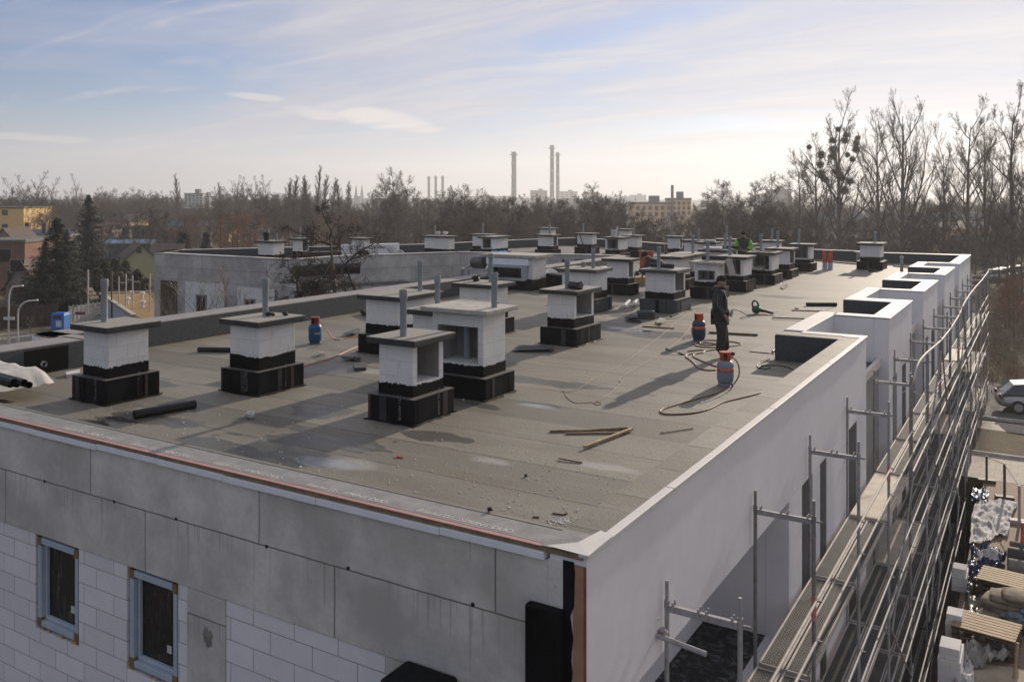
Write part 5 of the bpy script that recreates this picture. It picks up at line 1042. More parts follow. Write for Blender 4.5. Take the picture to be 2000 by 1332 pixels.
crumple('tarpaulin',[G0(1888,1072),G0(1965,1050),G0(1985,985),G0(1905,975)],34,.22,m_whitep,'large white tarpaulin held down on the pavers','tarpaulin',1)
crumple('tarpaulin',[G0(1898,985),G0(1930,985),G0(1932,962),G0(1900,958)],16,.3,M('blue tarp',(.02,.06,.17),.4,.4,6),'strip of blue tarpaulin at the back of the white one','tarpaulin',2)
crumple('tarpaulin',[G0(1893,1135),G0(1945,1128),G0(1968,1090),G0(1895,1078)],30,.45,M('navy tarp',(.015,.035,.11),.35,.5,5),'crumpled navy blue tarpaulin on the pavers','tarpaulin',3)
crumple('clear_film',[G0(1905,1110),G0(1958,1108),G0(1955,1092),G0(1908,1094)],20,.4,m_whitep,'white film lying folded on the navy tarpaulin','film',4,z=GZ+.12)
crumple('tarpaulin',[G0(1888,1235),G0(1955,1215),G0(1975,1150),G0(1895,1160)],34,.30,M('grey green film',(.19,.18,.145),.4,.4,5),'grey green dusty sheet between the two pallets','tarpaulin',5)
crumple('tarpaulin',[G0(1886,1175),G0(1932,1165),G0(1930,1140),G0(1890,1138)],22,.4,M('black film',(.02,.02,.02),.35,.4,5),'black crumpled film behind the grey green sheet','film',6)
crumple('tarpaulin',[G0(1880,1312),G0(1975,1300),G0(1990,1268),G0(1885,1262)],30,.45,M('silver film',(.30,.29,.27),.45,.35,5),'silver grey film crumpled in front of the near pallet','film',7)
crumple('tarpaulin',[G0(1862,1350),G0(1905,1345),G0(1900,1308),G0(1868,1300)],18,.4,m_whitep,'white torn film at the bottom edge by the scaffold','film',8)
def pallet(c,ang,label,h=.5):
    P=empty('pallet',(c.x,c.y,GZ),label,'pallet','wooden pallets in the courtyard'); d=Vector((math.cos(ang),math.sin(ang),0)); n=Vector((-d.y,d.x,0)); c=Vector((c.x,c.y,GZ))
    b=MB()
    for i in range(7): b.obox(c+n*(-.45+.15*i)+Vector((0,0,h)),d*.66,n*.062,Vector((0,0,.014)))
    b.build('top_boards',m_woodl,P,bevel=.004); b=MB()
    for zz in(.06,.20,.36) if h>.3 else (.06,):
        for s in(-1,0,1): b.obox(c+d*s*.58+Vector((0,0,zz+.02)),d*.06,n*.5,Vector((0,0,.055)))
        for i in range(4): b.obox(c+n*(-.45+.3*i)+Vector((0,0,zz+.08)),d*.66,n*.06,Vector((0,0,.012)))
    b.build('stringers',m_dwood,P)
aw=math.atan2(-.25,1)
pallet(G0(1968,1166),-.12,'stack of light wooden pallets beside the rolled blankets')
pallet(G0(1927,1262),-.12,'nearest light wooden pallet stack on the pavers')
for i,(u,v,du,r,m,lab) in enumerate(((1992,1128,40,.26,M('grey wool',(.19,.18,.165),.95,.25,6),'thick grey rolled mat on the pallet row'),(1990,1108,44,.30,M('dark grey cover',(.055,.05,.047),.8,.3,5),'dark rolled cover behind the grey mat'),(1994,1090,40,.2,M('olive brown roll',(.12,.11,.09),.9,.3,5),'thin brownish roll at the back of the row'))):
    a_=G0(u-22,v-2); c_=G0(u+60,v+14); a_.z=c_.z=GZ+.25+.02*i; b=MB(); b.tube([a_,c_],r,14); tag(b.build('rolled_mat',m,auto=50),lab,'rolled mat')
b=MB(); c=G0(2000,1215); g=random.Random(3)
for i in range(5):
    nb=22; vs=[]; L=Vector((c.x+g.uniform(-.15,.15),c.y+g.uniform(-.1,.1),GZ+.12+.13*i)); a_=g.uniform(-.3,.3); rx,ry=.95-.09*i,.52-.03*i
    for tz,kz in((-.075,.86),(-.03,1.),(.03,1.),(.075,.84)):
        for j in range(nb):
            t_=2*math.pi*j/nb; q=1+.10*MN.noise(Vector((math.cos(t_)*1.7+i*5,math.sin(t_)*1.7,tz*9))); sx=abs(math.cos(t_))**.55*math.copysign(1,math.cos(t_)); sy=abs(math.sin(t_))**.55*math.copysign(1,math.sin(t_))
            x=sx*rx*q*kz; y=sy*ry*q*kz; vs.append(L+Vector((x*math.cos(a_)-y*math.sin(a_),x*math.sin(a_)+y*math.cos(a_),tz+.03*MN.noise(Vector((x*2,y*2,i))))))
    b.add(vs,[(k*nb+j,k*nb+(j+1)%nb,(k+1)*nb+(j+1)%nb,(k+1)*nb+j) for k in range(3) for j in range(nb)]+[tuple(range(nb-1,-1,-1)),tuple(3*nb+j for j in range(nb))])
tag(b.build('blanket_heap',M('beige quilted blanket',(.27,.23,.18),.95,.3,5,0,.5),auto=60),'heap of beige folded blankets at the right picture edge','blankets')
heap('bag_bundle',(c.x+.1,c.y-.65,GZ+.05),7,(.4,.25,.3),.22,M('blue grey bag',(.10,.14,.17),.6,.4,9),'blue grey bag bundle below the beige blankets','bag',9)
for i,(u,v,s,lab) in enumerate(((1868,1240,.42,'white block stack by the scaffold foot, farther one'),(1860,1315,.5,'white block stack by the scaffold foot, near one'),(1877,1145,.4,'pale box by the scaffold foot beside the navy tarpaulin'))):
    p=G0(u,v); b=MB(); b.box(p.x-s*.5,p.x+s*.4,p.y-s,p.y+s,GZ,GZ+s); b.box(p.x-s*.45,p.x+s*.35,p.y-s*.9,p.y+s*.2,GZ+s+.003,GZ+s*1.5); tag(b.build('block_stack',m_block,bevel=.01),lab,'blocks')
def post(name,u0,v0,u1,v1,D,r,m,label,cat,grp=None,foot=True):
    b=MB(); p=dp(u0,v0,D); q=dp(u1,v1,D); b.tube([p,q],r,8); 
    if foot: b.obox(Vector((p.x,p.y,GZ+.06)),(.28,.05,0),(-.03,.12,0),(0,0,.06))
    return tag(b.build(name,m,auto=40),label,cat,grp)
post('fence_post',1962,970,1962,905,10.5*F/(975-HZ),.045,m_dwood,'dark fence post behind the white tarpaulin','post','construction fence posts')
post('fence_post',1991,1020,1991,948,10.5*F/(1022-HZ),.045,m_steelr,'pale fence post right of the white tarpaulin','post','construction fence posts')
post('fence_post',1927,940,1927,890,10.5*F/(942-HZ),.04,m_dwood,'fence post seen through the scaffold end','post','construction fence posts')
b=MB(); L=[dp(1928,893,10.5*F/(942-HZ)),dp(1962,906,10.5*F/(975-HZ)),dp(1991,950,10.5*F/(1022-HZ))]; b.tube(L,.018,5); tag(b.build('barrier_rope',m_whitep),'white rope strung between the fence posts','rope')
post('plank_prop',1980,1325,1988,1255,10.5*F/(1330-HZ),.03,m_woodl,'pale pole standing at the bottom right','pole',foot=False)
post('warning_pole',1996,1082,1998,1020,10.5*F/(1090-HZ),.05,M('red white post',(.55,.14,.08),.6,.6,14),'red and white warning pole at the right picture edge','pole')
# ---------------- cars ----------------
def car(p,ang,m,label,grp=None,sc=1.):
    C=empty('parked_car',p,label,'car',grp); X=Vector((math.cos(ang),math.sin(ang),0))*sc; Y=Vector((-math.sin(ang),math.cos(ang),0))*sc; P=Vector(p)
    def T(x,y,z): return P+X*x+Y*y+Vector((0,0,z*sc))
    # lengthwise stations: x, half width low, half width top, z low, z shoulder
    st=[(-2.15,.72,.60,.32,.66),(-2.0,.82,.74,.22,.86),(-1.2,.87,.80,.2,.92),(0,.88,.80,.2,.93),(.85,.88,.80,.2,.90),(1.5,.86,.74,.2,.80),(2.0,.80,.62,.22,.66),(2.15,.68,.5,.32,.52)]
    vs=[];fs=[]
    for x,wl,wt,zl,zs in st: vs+=[T(x,-wl*.92,zl),T(x,-wl,zl+.22),T(x,-wt,zs),T(x,0,zs+.04),T(x,wt,zs),T(x,wl,zl+.22),T(x,wl*.92,zl)]
    k=7
    for i in range(len(st)-1):
        for j in range(k): fs.append((i*k+j,i*k+(j+1)%k,(i+1)*k+(j+1)%k,(i+1)*k+j))
    fs+=[tuple(range(k-1,-1,-1)),tuple((len(st)-1)*k+j for j in range(k))]
    MB().add(vs,fs).build('body',m,C,auto=35,subsurf=1)
    g=[(-1.95,.70,.86),(-1.45,.62,1.36),(-.6,.60,1.46),(.25,.60,1.43),(1.15,.72,.88)]; vs=[];fs=[]
    for x,w,z in g: vs+=[T(x,-max(w,.70),min(z,.88)) if z<.9 else T(x,-.72,.90),T(x,-w,z),T(x,w,z),T(x,.72,.90) if z>.9 else T(x,max(w,.70),min(z,.88))]
    for i in range(len(g)-1):
        for j in range(3): fs.append((i*4+j,(i+1)*4+j,(i+1)*4+j+1,i*4+j+1))
    MB().add(vs,fs).build('window',NT('car glass').done((.02,.025,.03),.08,0,.8) if 'car glass' not in bpy.data.materials else bpy.data.materials['car glass'],C,auto=50)
    r=MB(); r.add([T(-1.45,-.60,1.375),T(-.6,-.58,1.475),T(.25,-.58,1.445),T(.25,.58,1.445),T(-.6,.58,1.475),T(-1.45,.60,1.375)],[(0,1,4,5),(1,2,3,4)])
    for sy in(-1,1):
        for a_,b_ in(((-1.95,.70*sy,.88),(-1.45,.61*sy,1.37)),((.25,.60*sy,1.44),(1.15,.71*sy,.90)),((-.35,.61*sy,1.46),(-.35,.73*sy,.92))): r.bar(T(*a_),T(*b_),.07,.03)
    ro=r.build('roof',m,C)
    for sx in(-1.3,1.32):
        for sy in(-.80,.80):
            w=MB(); w.tube([T(sx,sy-.10,.32),T(sx,sy+.10,.32)],.32*sc,18); wo=w.build('wheel',M('tyre rubber',(.012,.012,.012),.85,.2,9),C,auto=40)
            w=MB(); w.tube([T(sx,sy-.11,.32),T(sx,sy+.11,.32)],.20*sc,12); w.build('rim',m_steel,wo,auto=40)
    for sy in(-.58,.58): MB().blob(T(2.02,sy,.62),(.10,.14,.07),1,.02).build('headlight',m_whitep,C,smooth=True); MB().blob(T(-2.05,sy*1.12,.80),(.08,.1,.09),1,.02).build('tail_light',M('dark red lamp',(.25,.01,.01),.3,.1),C,smooth=True)
    for sy in(-.93,.93): MB().blob(T(.72,sy,.97),(.09,.08,.06),1,.05).build('mirror',m,C,smooth=True)
    return C
m_silver=M('silver car paint',(.36,.36,.37),.28,.05,3,.6,0); m_cdark=M('dark car paint',(.03,.035,.045),.25,.1,3,.3,0); m_cwhite=M('white car paint',(.7,.7,.7),.3,.05,3,0,0); m_cred=M('dark red car paint',(.22,.02,.02),.28,.1,3,.2,0)
p=at(2018,806,GZ); car((p.x+.5,p.y+.3,GZ+.01),YAW-.35,m_silver,'silver estate car parked on the road beyond the scaffold')
# far parking on the right
i=0
for (u,v,D,mm,lab) in ((1950,531,112,m_cwhite,'first light far car right of the scaffold top'),(1962,532,114,m_silver,'silver far car behind the right trees'),(1975,533,116,m_cred,'dark red far car behind the right trees'),(1988,531,118,m_cwhite,'last light far car at the right picture edge'),(1875,520,130,m_cdark,'dark far car beyond the roof corner')):
    p=dp(u,v,D); p.z=GZ; car(p,YAW+.2+.1*i,mm,lab,'cars on the far car park'); i+=1
# ---------------- street on the left ----------------
def lamp(u,vb,vt,D,label,arm=1.6,side=1):
    b_=dp(u,vb,D); zt=H-(vt-HZ)/F*D; L=empty('street_lamp',(b_.x,b_.y,GZ),label,'street lamp','street lamps by the side street'); p=Vector((b_.x,b_.y,GZ)); t=Vector((b_.x,b_.y,zt)); d=Vector((ca,sa,0))*side
    b=MB(); b.tube([p,p+Vector((0,0,1.2))],.085,8); pts=[p+Vector((0,0,1.2)),t+Vector((0,0,-1.0))]+[t+d*arm*(1-math.cos(a))*.8+Vector((0,0,-1.0+math.sin(a)*.9)) for a in(.4,.8,1.2,1.5)]; b.tube(pts,.055,8); b.build('pole',M('pale painted pole',(.52,.50,.48),.5,.08,5),L,auto=50)
    e=pts[-1]; b=MB(); b.bar(e-d*.1,e+d*.62+Vector((0,0,.06)),.16,.09); b.build('lamp_head',m_trim,L,bevel=.02)
lamp(17,700,557,57.5,'tall arched street lamp, left one of the near pair',.45)
lamp(35,700,585,58,'shorter arched street lamp, right one of the near pair',.95)
for u,vb,vt,D,lab in ((222,505,435,170,'distant street lamp above the blue roof'),(330,470,437,210,'distant twin street lamp right of the pale houses')):
    lamp(u,vb,vt,D,lab,1.5,-1)
b=MB(); p=dp(172,600,62); b.tube([Vector((p.x,p.y,GZ)),dp(172,527,62)],.06,8); tag(b.build('plain_pole',m_steelr),'plain grey pole by the wooden shed','pole')
b=MB(); p=dp(218,580,66); b.tube([Vector((p.x,p.y,GZ)),dp(218,530,66)],.06,8); tag(b.build('dark_pole',m_dwood),'dark pole in front of the evergreen bushes','pole')
t=MB(); p=dp(17.5,622,57.3); d=Vector((ca,sa,0)); t.obox(p,d*.36,Vector((-sa,ca,0))*.02,Vector((0,0,.10))); tag(t.build('street_sign',m_whitep),'small white sign on the left street lamp','sign')
p=at(118,643,GZ); DB=empty('clothes_bank',p,'bright blue clothes collection bin by the dark fence','collection bin'); d=Vector((ca,sa,0)); n=Vector((-sa,ca,0)); m_bl=M('bright blue bin paint',(.012,.135,.44),.45,.15,3)
b=MB(); b.obox(p+Vector((0,0,.62)),d*.52,n*.5,Vector((0,0,.60))); b.build('body',m_bl,DB,bevel=.05)
b=MB(); b.obox(p+Vector((0,0,1.28)),d*.52,n*.46,Vector((0,0,.06))); b.build('lid',m_bl,DB,bevel=.04)
b=MB(); b.obox(p-n*.51+Vector((.0,0,1.02)),d*.3,n*.02,Vector((0,0,.10))); b.build('chute',m_black,DB)
b=MB(); b.obox(p-n*.51+d*.12+Vector((0,0,.5)),d*.22,n*.01,Vector((0,0,.24))); b.build('notice',m_whitep,DB)
b=MB(); b.obox(p-d*.53+Vector((0,0,.9)),d*.008,n*.25,Vector((0,0,.25))); b.build('side_notice',m_whitep,DB)
def fence(u0,u1,v0,v1,D0,D1,h,m,label,n=14,name='fence',th=.06):
    a_=dp(u0,v0,D0); c_=dp(u1,v1,D1); a_.z=c_.z=GZ; P=empty(name,a_,label,'fence'); b=MB(); pb=MB(); d=(c_-a_)
    for i in range(n+1): q=a_+d*(i/n); pb.obox(q+Vector((0,0,h/2+.05)),(.05,0,0),(0,.05,0),(0,0,h/2+.05))
    for i in range(n):
        q0=a_+d*((i+.03)/n); q1=a_+d*((i+.97)/n); b.bar(q0+Vector((0,0,h/2)),q1+Vector((0,0,h/2)),th,h)
    b.build('panel',m,P); pb.build('posts',m,P); return P
fence(-60,112,648,640,69,72.5,1.75,M('dark brown fence boards',(.055,.04,.032),.9,.4,1.5),'dark board fence behind the street lamps',16)
fence(135,197,632,622,73,76,1.45,M('pale sheet fence',(.34,.33,.32),.8,.25,2),'pale sheet metal fence with a red banner',8)
t=MB(); p=dp(157,612,72.5); t.obox(p,d*.42,n*.03,Vector((0,0,.12))); BN=tag(t.build('banner',M('red blue banner',(.20,.03,.07),.6,.5,1.2)),'small red and violet banner on the pale fence','banner')
t=MB(); a_=dp(26,612,76); c_=dp(46,597,76); t.bar(a_,c_,.6,.12); t.bar(c_,Vector((c_.x,c_.y,GZ)),.1,.1); t.bar(a_,Vector((a_.x,a_.y,GZ)),.1,.1); tag(t.build('slide',M('red pink slide',(.42,.05,.09),.5,.2)),'red playground slide behind the dark fence','slide')
def house(u0,u1,vb,vt,D,depth,rot,mw,mr,label,name='house',roof='gable',rh=2.2,win=(),ridge='y',over=.35,chim=None,cat='house'):
    """front face spans u0..u1 at distance D; rot turns it; wall top at vt; windows (s,z,w,h) on the front"""
    a_=dp(u0,vb,D); w=(u1-u0)/F*D; zt=H-(vt-HZ)/F*D; th=YAW+rot; X=Vector((math.cos(th),math.sin(th),0)); Y=Vector((-math.sin(th),math.cos(th),0)); O=Vector((a_.x,a_.y,GZ)); hh=zt-GZ
    P=empty(name,O,label,cat)
    T=lambda x,y,z:O+X*x+Y*y+Vector((0,0,z))
    b=MB(); b.add([T(0,0,0),T(w,0,0),T(w,depth,0),T(0,depth,0),T(0,0,hh),T(w,0,hh),T(w,depth,hh),T(0,depth,hh)],[(0,1,5,4),(1,2,6,5),(2,3,7,6),(3,0,4,7),(4,5,6,7)])
    if roof=='gable':
        if ridge=='y': b.add([T(0,0,hh),T(w,0,hh),T(w/2,0,hh+rh),T(0,depth,hh),T(w,depth,hh),T(w/2,depth,hh+rh)],[(0,1,2),(4,3,5)])
        else: b.add([T(0,0,hh),T(0,depth,hh),T(0,depth/2,hh+rh),T(w,0,hh),T(w,depth,hh),T(w,depth/2,hh+rh)],[(1,0,2),(3,4,5)])
    b.build('wall',mw,P)
    r=MB()
    if roof=='gable':
        o=over; k=o*rh/(w/2 if ridge=='y' else depth/2)
        if ridge=='y': Q=[[T(-o,-o,hh-k),T(w/2,-o,hh+rh),T(w/2,depth+o,hh+rh),T(-o,depth+o,hh-k)],[T(w+o,-o,hh-k),T(w+o,depth+o,hh-k),T(w/2,depth+o,hh+rh),T(w/2,-o,hh+rh)]]
        else: Q=[[T(-o,-o,hh-k),T(w+o,-o,hh-k),T(w+o,depth/2,hh+rh),T(-o,depth/2,hh+rh)],[T(-o,depth+o,hh-k),T(-o,depth/2,hh+rh),T(w+o,depth/2,hh+rh),T(w+o,depth+o,hh-k)]]
        for q in Q:
            up_=Vector((0,0,.14)); r.add([x+Vector((0,0,.02)) for x in q]+[x+up_ for x in q],[(3,2,1,0),(4,5,6,7)]+[(i,(i+1)%4,4+(i+1)%4,4+i) for i in range(4)])
    else: r.add([T(-.2,-.2,hh),T(w+.2,-.2,hh),T(w+.2,depth+.2,hh),T(-.2,depth+.2,hh),T(-.2,-.2,hh+.3),T(w+.2,-.2,hh+.3),T(w+.2,depth+.2,hh+.3),T(-.2,depth+.2,hh+.3)],[(3,2,1,0),(4,5,6,7),(0,1,5,4),(1,2,6,5),(2,3,7,6),(3,0,4,7)])
    ro=r.build('roof',mr,P)
    if chim:
        for cx,cy in chim: c=MB(); q=T(cx*w,cy*depth,hh+rh*.6 if roof=='gable' else hh); c.obox(q+Vector((0,0,.7)),X*.3,Y*.3,Vector((0,0,.9))); c.build('chimney',M('house chimney brick',(.10,.08,.075),.9,.3,3),ro)
    for x,z,ww,wh in win:
        f=MB(); f.obox(T(x*w,-.03,z),X*ww/2,Y*.03,Vector((0,0,wh/2))); fo=f.build('window',m_glass,P)
        f=MB(); 
        for sx in(-1,1): f.obox(T(x*w+sx*ww/2,-.05,z),X*.03,Y*.04,Vector((0,0,wh/2+.05)))
        for sz in(-1,1): f.obox(T(x*w,-.05,z+sz*wh/2),X*(ww/2-.03),Y*.04,Vector((0,0,.03)))
        f.build('frame',m_greyw,fo)
    return P
m_brickr=M('brown red brick',(.19,.105,.075),.9,.2,1.5); m_tile=M('brown roof tiles',(.085,.055,.045),.8,.25,2); m_slate=M('blue grey sheet roof',(.085,.10,.12),.8,.12,1); m_yel=M('yellow render',(.68,.46,.20),.9,.06,1); m_yelg=M('pale green yellow render',(.36,.36,.20),.9,.06,1); m_greyw=M('grey house render',(.24,.225,.205),.9,.12,1); m_orr=M('orange beige render',(.70,.47,.30),.9,.06,.5); m_rtile=M('red brown tiles',(.20,.085,.065),.8,.25,2); m_flat=M('flat grey apartments',(.36,.37,.38),.9,.06,.3); m_flatd=M('shaded grey blocks',(.15,.15,.155),.9,.1,.1)
house(-40,42,475,407,185,14,.10,m_yel,M('dark flat roof edge',(.12,.10,.095),.8,.2,1),'yellow apartment house at the left picture edge','apartment_house',roof='flat',win=[(.55,4.5,.7,1.1),(.60,4.5,.7,1.1),(.55,7.5,.7,1.1),(.60,7.5,.7,1.1),(.2,4.5,.7,1.1),(.2,7.5,.7,1.1)],cat='apartment house')
house(-45,46,545,474,96,9,.05,m_brickr,M('flat grey roofing',(.14,.125,.11),.8,.2,1),'brown red brick house with a flat roof','brick_house',roof='flat',win=[(.60,4.2,1.3,1.5),(.2,4.2,1.3,1.5),(.75,2.1,1.2,.9)])
house(16,120,505,468,125,9,.02,m_greyw,m_slate,'long house with blue grey sheet roof and two chimneys','house',rh=1.2,ridge='x',chim=[(.18,.3),(.50,.3)])
house(-10,24,520,466,118,6,.02,m_greyw,m_tile,'small house with a pale gable at the left picture edge','house',rh=1.3)
house(12,70,625,558,84,8,.12,m_greyw,m_tile,'grey house with gable window and garage door','house',rh=2.3,win=[(.36,4.0,1.3,1.2),(.55,1.3,2.0,1.5)])
house(52,80,600,530,92,4,-.3,m_greyw,m_rtile,'small pale gabled house with red tiled roof','house',rh=1.3)
house(247,301,560,505,112,9,.5,m_yelg,m_tile,'pale yellow green house with brown roof and small gable windows','house',rh=1.6,win=[(.55,6.1,.5,1.0),(.42,3.9,.6,.9)])
house(292,345,560,500,118,8,.2,m_yelg,m_tile,'brown roofed annex right of the yellow green house','house',rh=1.3,ridge='x')
house(205,292,505,476,150,5,.03,M('blue hall wall',(.10,.12,.15),.8,.1,1),M('blue hall roof',(.17,.27,.38),.7,.1,1),'long low hall with light blue roof','hall',rh=.5,ridge='x',cat='hall')
house(206,230,505,470,165,8,.03,m_greyw,m_tile,'far house with steep dark gable behind the blue hall','house',rh=1.8)
house(160,172,600,576,78,1.2,.1,M('brown shed boards',(.10,.07,.055),.9,.3,2),m_tile,'small brown garden shed beside the plain pole','shed',rh=.4,cat='shed')
house(-190,-88,640,577,62,4,.0,m_flat,m_slate,'white hut at the left picture edge','hut',rh=.3,cat='hut')
# low garages with a mossy brown roof
GA=empty('garage_block',at(220,612,GZ),'low garage block with brown mossy roof and pale side wall','garage')
A1=dp(196,571,80);A2=dp(335,567,80);A3=dp(310,616,57);A4=dp(262,622,57); 
zr=lambda p,z:Vector((p.x,p.y,z))
hl=-4.3; tl=at(197,574,hl); tr=at(345,570,hl); br=at(345,640,hl); bl=at(262,617,hl)
MB().add([zr(tl,hl),zr(bl,hl),zr(br,hl),zr(tr,hl),zr(tl,hl-.18),zr(bl,hl-.18),zr(br,hl-.18),zr(tr,hl-.18)],[(0,1,2,3),(7,6,5,4),(0,4,5,1),(1,5,6,2),(2,6,7,3),(3,7,4,0)]).build('roof',M('brown moss roof',(.26,.155,.06),.95,.3,.9,0,.6),GA)
MB().add([zr(tl,GZ),zr(bl,GZ),zr(bl,hl-.19),zr(tl,hl-.19),zr(tr,GZ),zr(br,GZ),zr(br,hl-.19),zr(tr,hl-.19)],[(0,1,2,3),(5,4,7,6),(1,5,6,2),(4,0,3,7)]).build('wall',M('pale blue garage wall',(.33,.36,.40),.8,.1,1.5),GA)
b=MB(); b.bar(zr(tl,hl+.05),zr(bl,hl+.05),.3,.12); b.bar(zr(tl,hl+.08),zr(tr,hl+.08),.2,.14); b.build('roof_edge',M('pale roof edge',(.42,.38,.30),.8,.2,3),GA)
for s,t in((.35,.2),(.5,.25),(.2,.5),(.42,.6),(.75,.35)):
    q=tl+(tr-tl)*s; r_=bl+(br-bl)*s; q=q+(r_-q)*t; b=MB(); b.lathe([(.1,0),(.1,.35),(.2,.36),(.2,.5),(.0,.55)],(q.x,q.y,hl),8); b.build('roof_vent',m_trim,GA,auto=40)
for i,(u,v0,v1,D,lab) in enumerate(((232,585,540,64,'pale scaffold post, leftmost of the row by the garages'),(246,600,535,63,'second pale scaffold post by the garages'),(259,590,538,62,'third pale scaffold post by the garages'),(293,600,535,60,'scaffold post beside the wing corner column'))):
    b=MB(); p=dp(u,v0,D); b.tube([zr(p,GZ),dp(u,v1,D)],.05,6); q=dp(u,v1+12,D); 
    if i<3: b.tube([q,dp(u+13,v1+12,D)],.035,6)
    tag(b.build('scaffold_post',m_steelr),lab,'post','scaffold posts by the garages')
# ---------------- skyline ----------------
def stack(u,vt,vb,D,wpx,m,label,band=True,flare=1.0):
    p=dp(u,vb,D); q=dp(u,vt,D); P=empty('chimney_stack',p,label,'chimney stack','power plant chimney stacks'); r=wpx/F*D/2; h=q.z-p.z
    MB().lathe([(r*1.18*flare,0),(r,h*.6),(r*.95,h)],p,14).build('shaft',m,P,auto=40)
    b=MB(); b.lathe([(r*.96,h*.945),(r*1.75,h*.947),(r*1.75,h*.962),(r*.96,h*.965)],p,14); b.lathe([(r*.97,h*.985),(r*1.12,h*.987),(r*1.12,h),(r*.9,h)],p,14); b.build('gallery',m_steeld,P,auto=40)
    b=MB(); 
    for z in(.2,.4,.6,.8): b.lathe([(r*1.03,h*z),(r*1.14,h*z+1),(r*1.14,h*z+2),(r*1.03,h*z+3)],p,14)
    b.tube([p+Vector((r*1.3,0,0)),p+Vector((r*1.1,0,h))],r*.09,4); b.build('ladder',m_steeld,P)
m_stk=M('weathered stack concrete',(.21,.205,.195),.9,.15,.05); m_stkd=M('dark stack concrete',(.13,.12,.115),.9,.2,.05)
stack(1003.5,297,425,1000,9.,m_stk,'single broad grey chimney stack left of the tall pair')
stack(1078,284,415,1050,7.5,m_stkd,'tallest dark chimney stack of the pair')
stack(1089,298,412,1100,6.5,m_stkd,'slightly shorter chimney stack of the pair')
for u,vt,lab in((837.5,345,'slim stack of the distant trio rising from a block'),(851,344,'middle slim stack of the distant trio'),(864.5,344,'right slim stack of the distant trio')): stack(u,vt,420,1250,5.,m_stk,lab)
def block(name,u0,u1,vt,D,m,label,cat,rows=0,cols=0,vb=430,dep=14,rot=.0,parap=True,wm=None):
    a_=dp(u0,vb,D); w=(u1-u0)/F*D; zt=H-(vt-HZ)/F*D; P=empty(name,(a_.x,a_.y,GZ),label,cat); th=YAW+rot; X=Vector((math.cos(th),math.sin(th),0)); Y=Vector((-math.sin(th),math.cos(th),0)); O=Vector((a_.x,a_.y,GZ)); hh=zt-GZ
    b=MB(); b.obox(O+X*w/2+Y*dep/2+Vector((0,0,hh/2)),X*w/2,Y*dep/2,Vector((0,0,hh/2))); b.build('wall',m,P)
    b=MB(); b.obox(O+X*w/2+Y*dep/2+Vector((0,0,hh+.4)),X*(w/2+.15),Y*(dep/2+.15),Vector((0,0,.4))); b.obox(O+X*w*.6+Y*dep/2+Vector((0,0,hh+2.0)),X*w*.12,Y*dep*.2,Vector((0,0,1.2))); b.build('roof',m_flatd,P)
    for r in range(rows):
        for c in range(cols):
            q=O+X*w*(c+.5)/cols-Y*.03+Vector((0,0,hh-(r+.6)*hh*.92/max(rows,1)*.62)); f=MB(); f.obox(q,X*w/cols*.27,Y*.06,Vector((0,0,hh*.62/rows*.30))); f.build('window',wm or m_glass,P)
    return P,O,X,Y,w,hh
block('apartment_block',360,395,380,520,m_flat,'pale modern apartment block beside the slim poplar','apartment block',5,5,rot=.1)
block('apartment_block',392,408,386,525,m_flat,'lower right part of the pale apartment block','apartment block',4,2,rot=.1)
block('apartment_block',1036,1069,373,1300,m_flatd,'dark tower block left of the tall chimney pair','apartment block',4,4)
block('apartment_block',1094,1128,375,1400,m_flat,'pale tower block right of the tall chimney pair','apartment block',4,4)
block('apartment_block',1140,1168,376,1350,m_flatd,'dark block right of the pale tower block','apartment block',4,4)
block('hall',1095,1210,390,800,M('pale factory hall',(.32,.30,.27),.9,.1,.1),'long low factory hall below the blocks','hall',0,0)
block('apartment_block',1212,1230,385,1500,m_flatd,'small distant block left of the orange school','apartment block',3,3)
block('apartment_block',1231,1262,382,1500,m_flat,'wider distant block with roof gear behind the orange school','apartment block',3,5)
block('apartment_block',1406,1430,373,1200,m_flat,'single pale tower block behind the alders','apartment block',7,3)
block('apartment_block',1470,1500,383,1200,m_flat,'far low block between the alders','apartment block',3,4)
block('apartment_block',925,960,386,1300,m_flat,'pale block on the wooded hill','apartment block',2,5)
P,O,X,Y,w,hh=block('school',1240,1312,399,330,m_orr,'orange beige school wing with three rows of windows','school',2,6,vb=470,wm=m_glass)
block('school',1312,1350,391,328,m_orr,'taller orange beige school front with a glass strip','school',3,4,vb=470)
block('church_hall',1505,1545,372,700,m_flatd,'dark round topped building among the right trees','building',0,0)
q=dp(1313,440,320); z1=H-(362-HZ)/F*320; SCt=empty('brick_chimney',(q.x,q.y,GZ),'slim red brown boiler chimney in front of the orange school','chimney stack'); MB().lathe([(.62,0),(.5,z1-GZ)],(q.x,q.y,GZ),10).build('shaft',M('boiler chimney brick',(.19,.13,.10),.9,.2,.3),SCt,auto=40); MB().lathe([(.5,z1-GZ-2.4),(.56,z1-GZ-2.4),(.56,z1-GZ-1.2),(.5,z1-GZ-1.2)],(q.x,q.y,GZ),10).build('band',m_steel,SCt)
CH=empty('church',dp(702,420,1300),'distant church with two pointed green spires','church')
for u in(695.5,707):
    q=dp(u,430,1300); zt=H-(361-HZ)/F*1300; zm=H-(389-HZ)/F*1300; r=3.4
    t=MB().lathe([(r,GZ-q.z),(r,zm-q.z)],q,8).build('tower',m_flatd,CH); MB().lathe([(r*1.1,zm-q.z),(r*.75,zm-q.z+4),(.15,zt-q.z)],q,8).build('spire',M('green copper',(.17,.25,.23),.7,.1,.2),CH)
q=dp(701,430,1300); MB().obox(Vector((q.x,q.y,GZ+6)),Vector((ca,sa,0))*5,Vector((-sa,ca,0))*14,(0,0,8)).build('nave',m_flatd,CH)
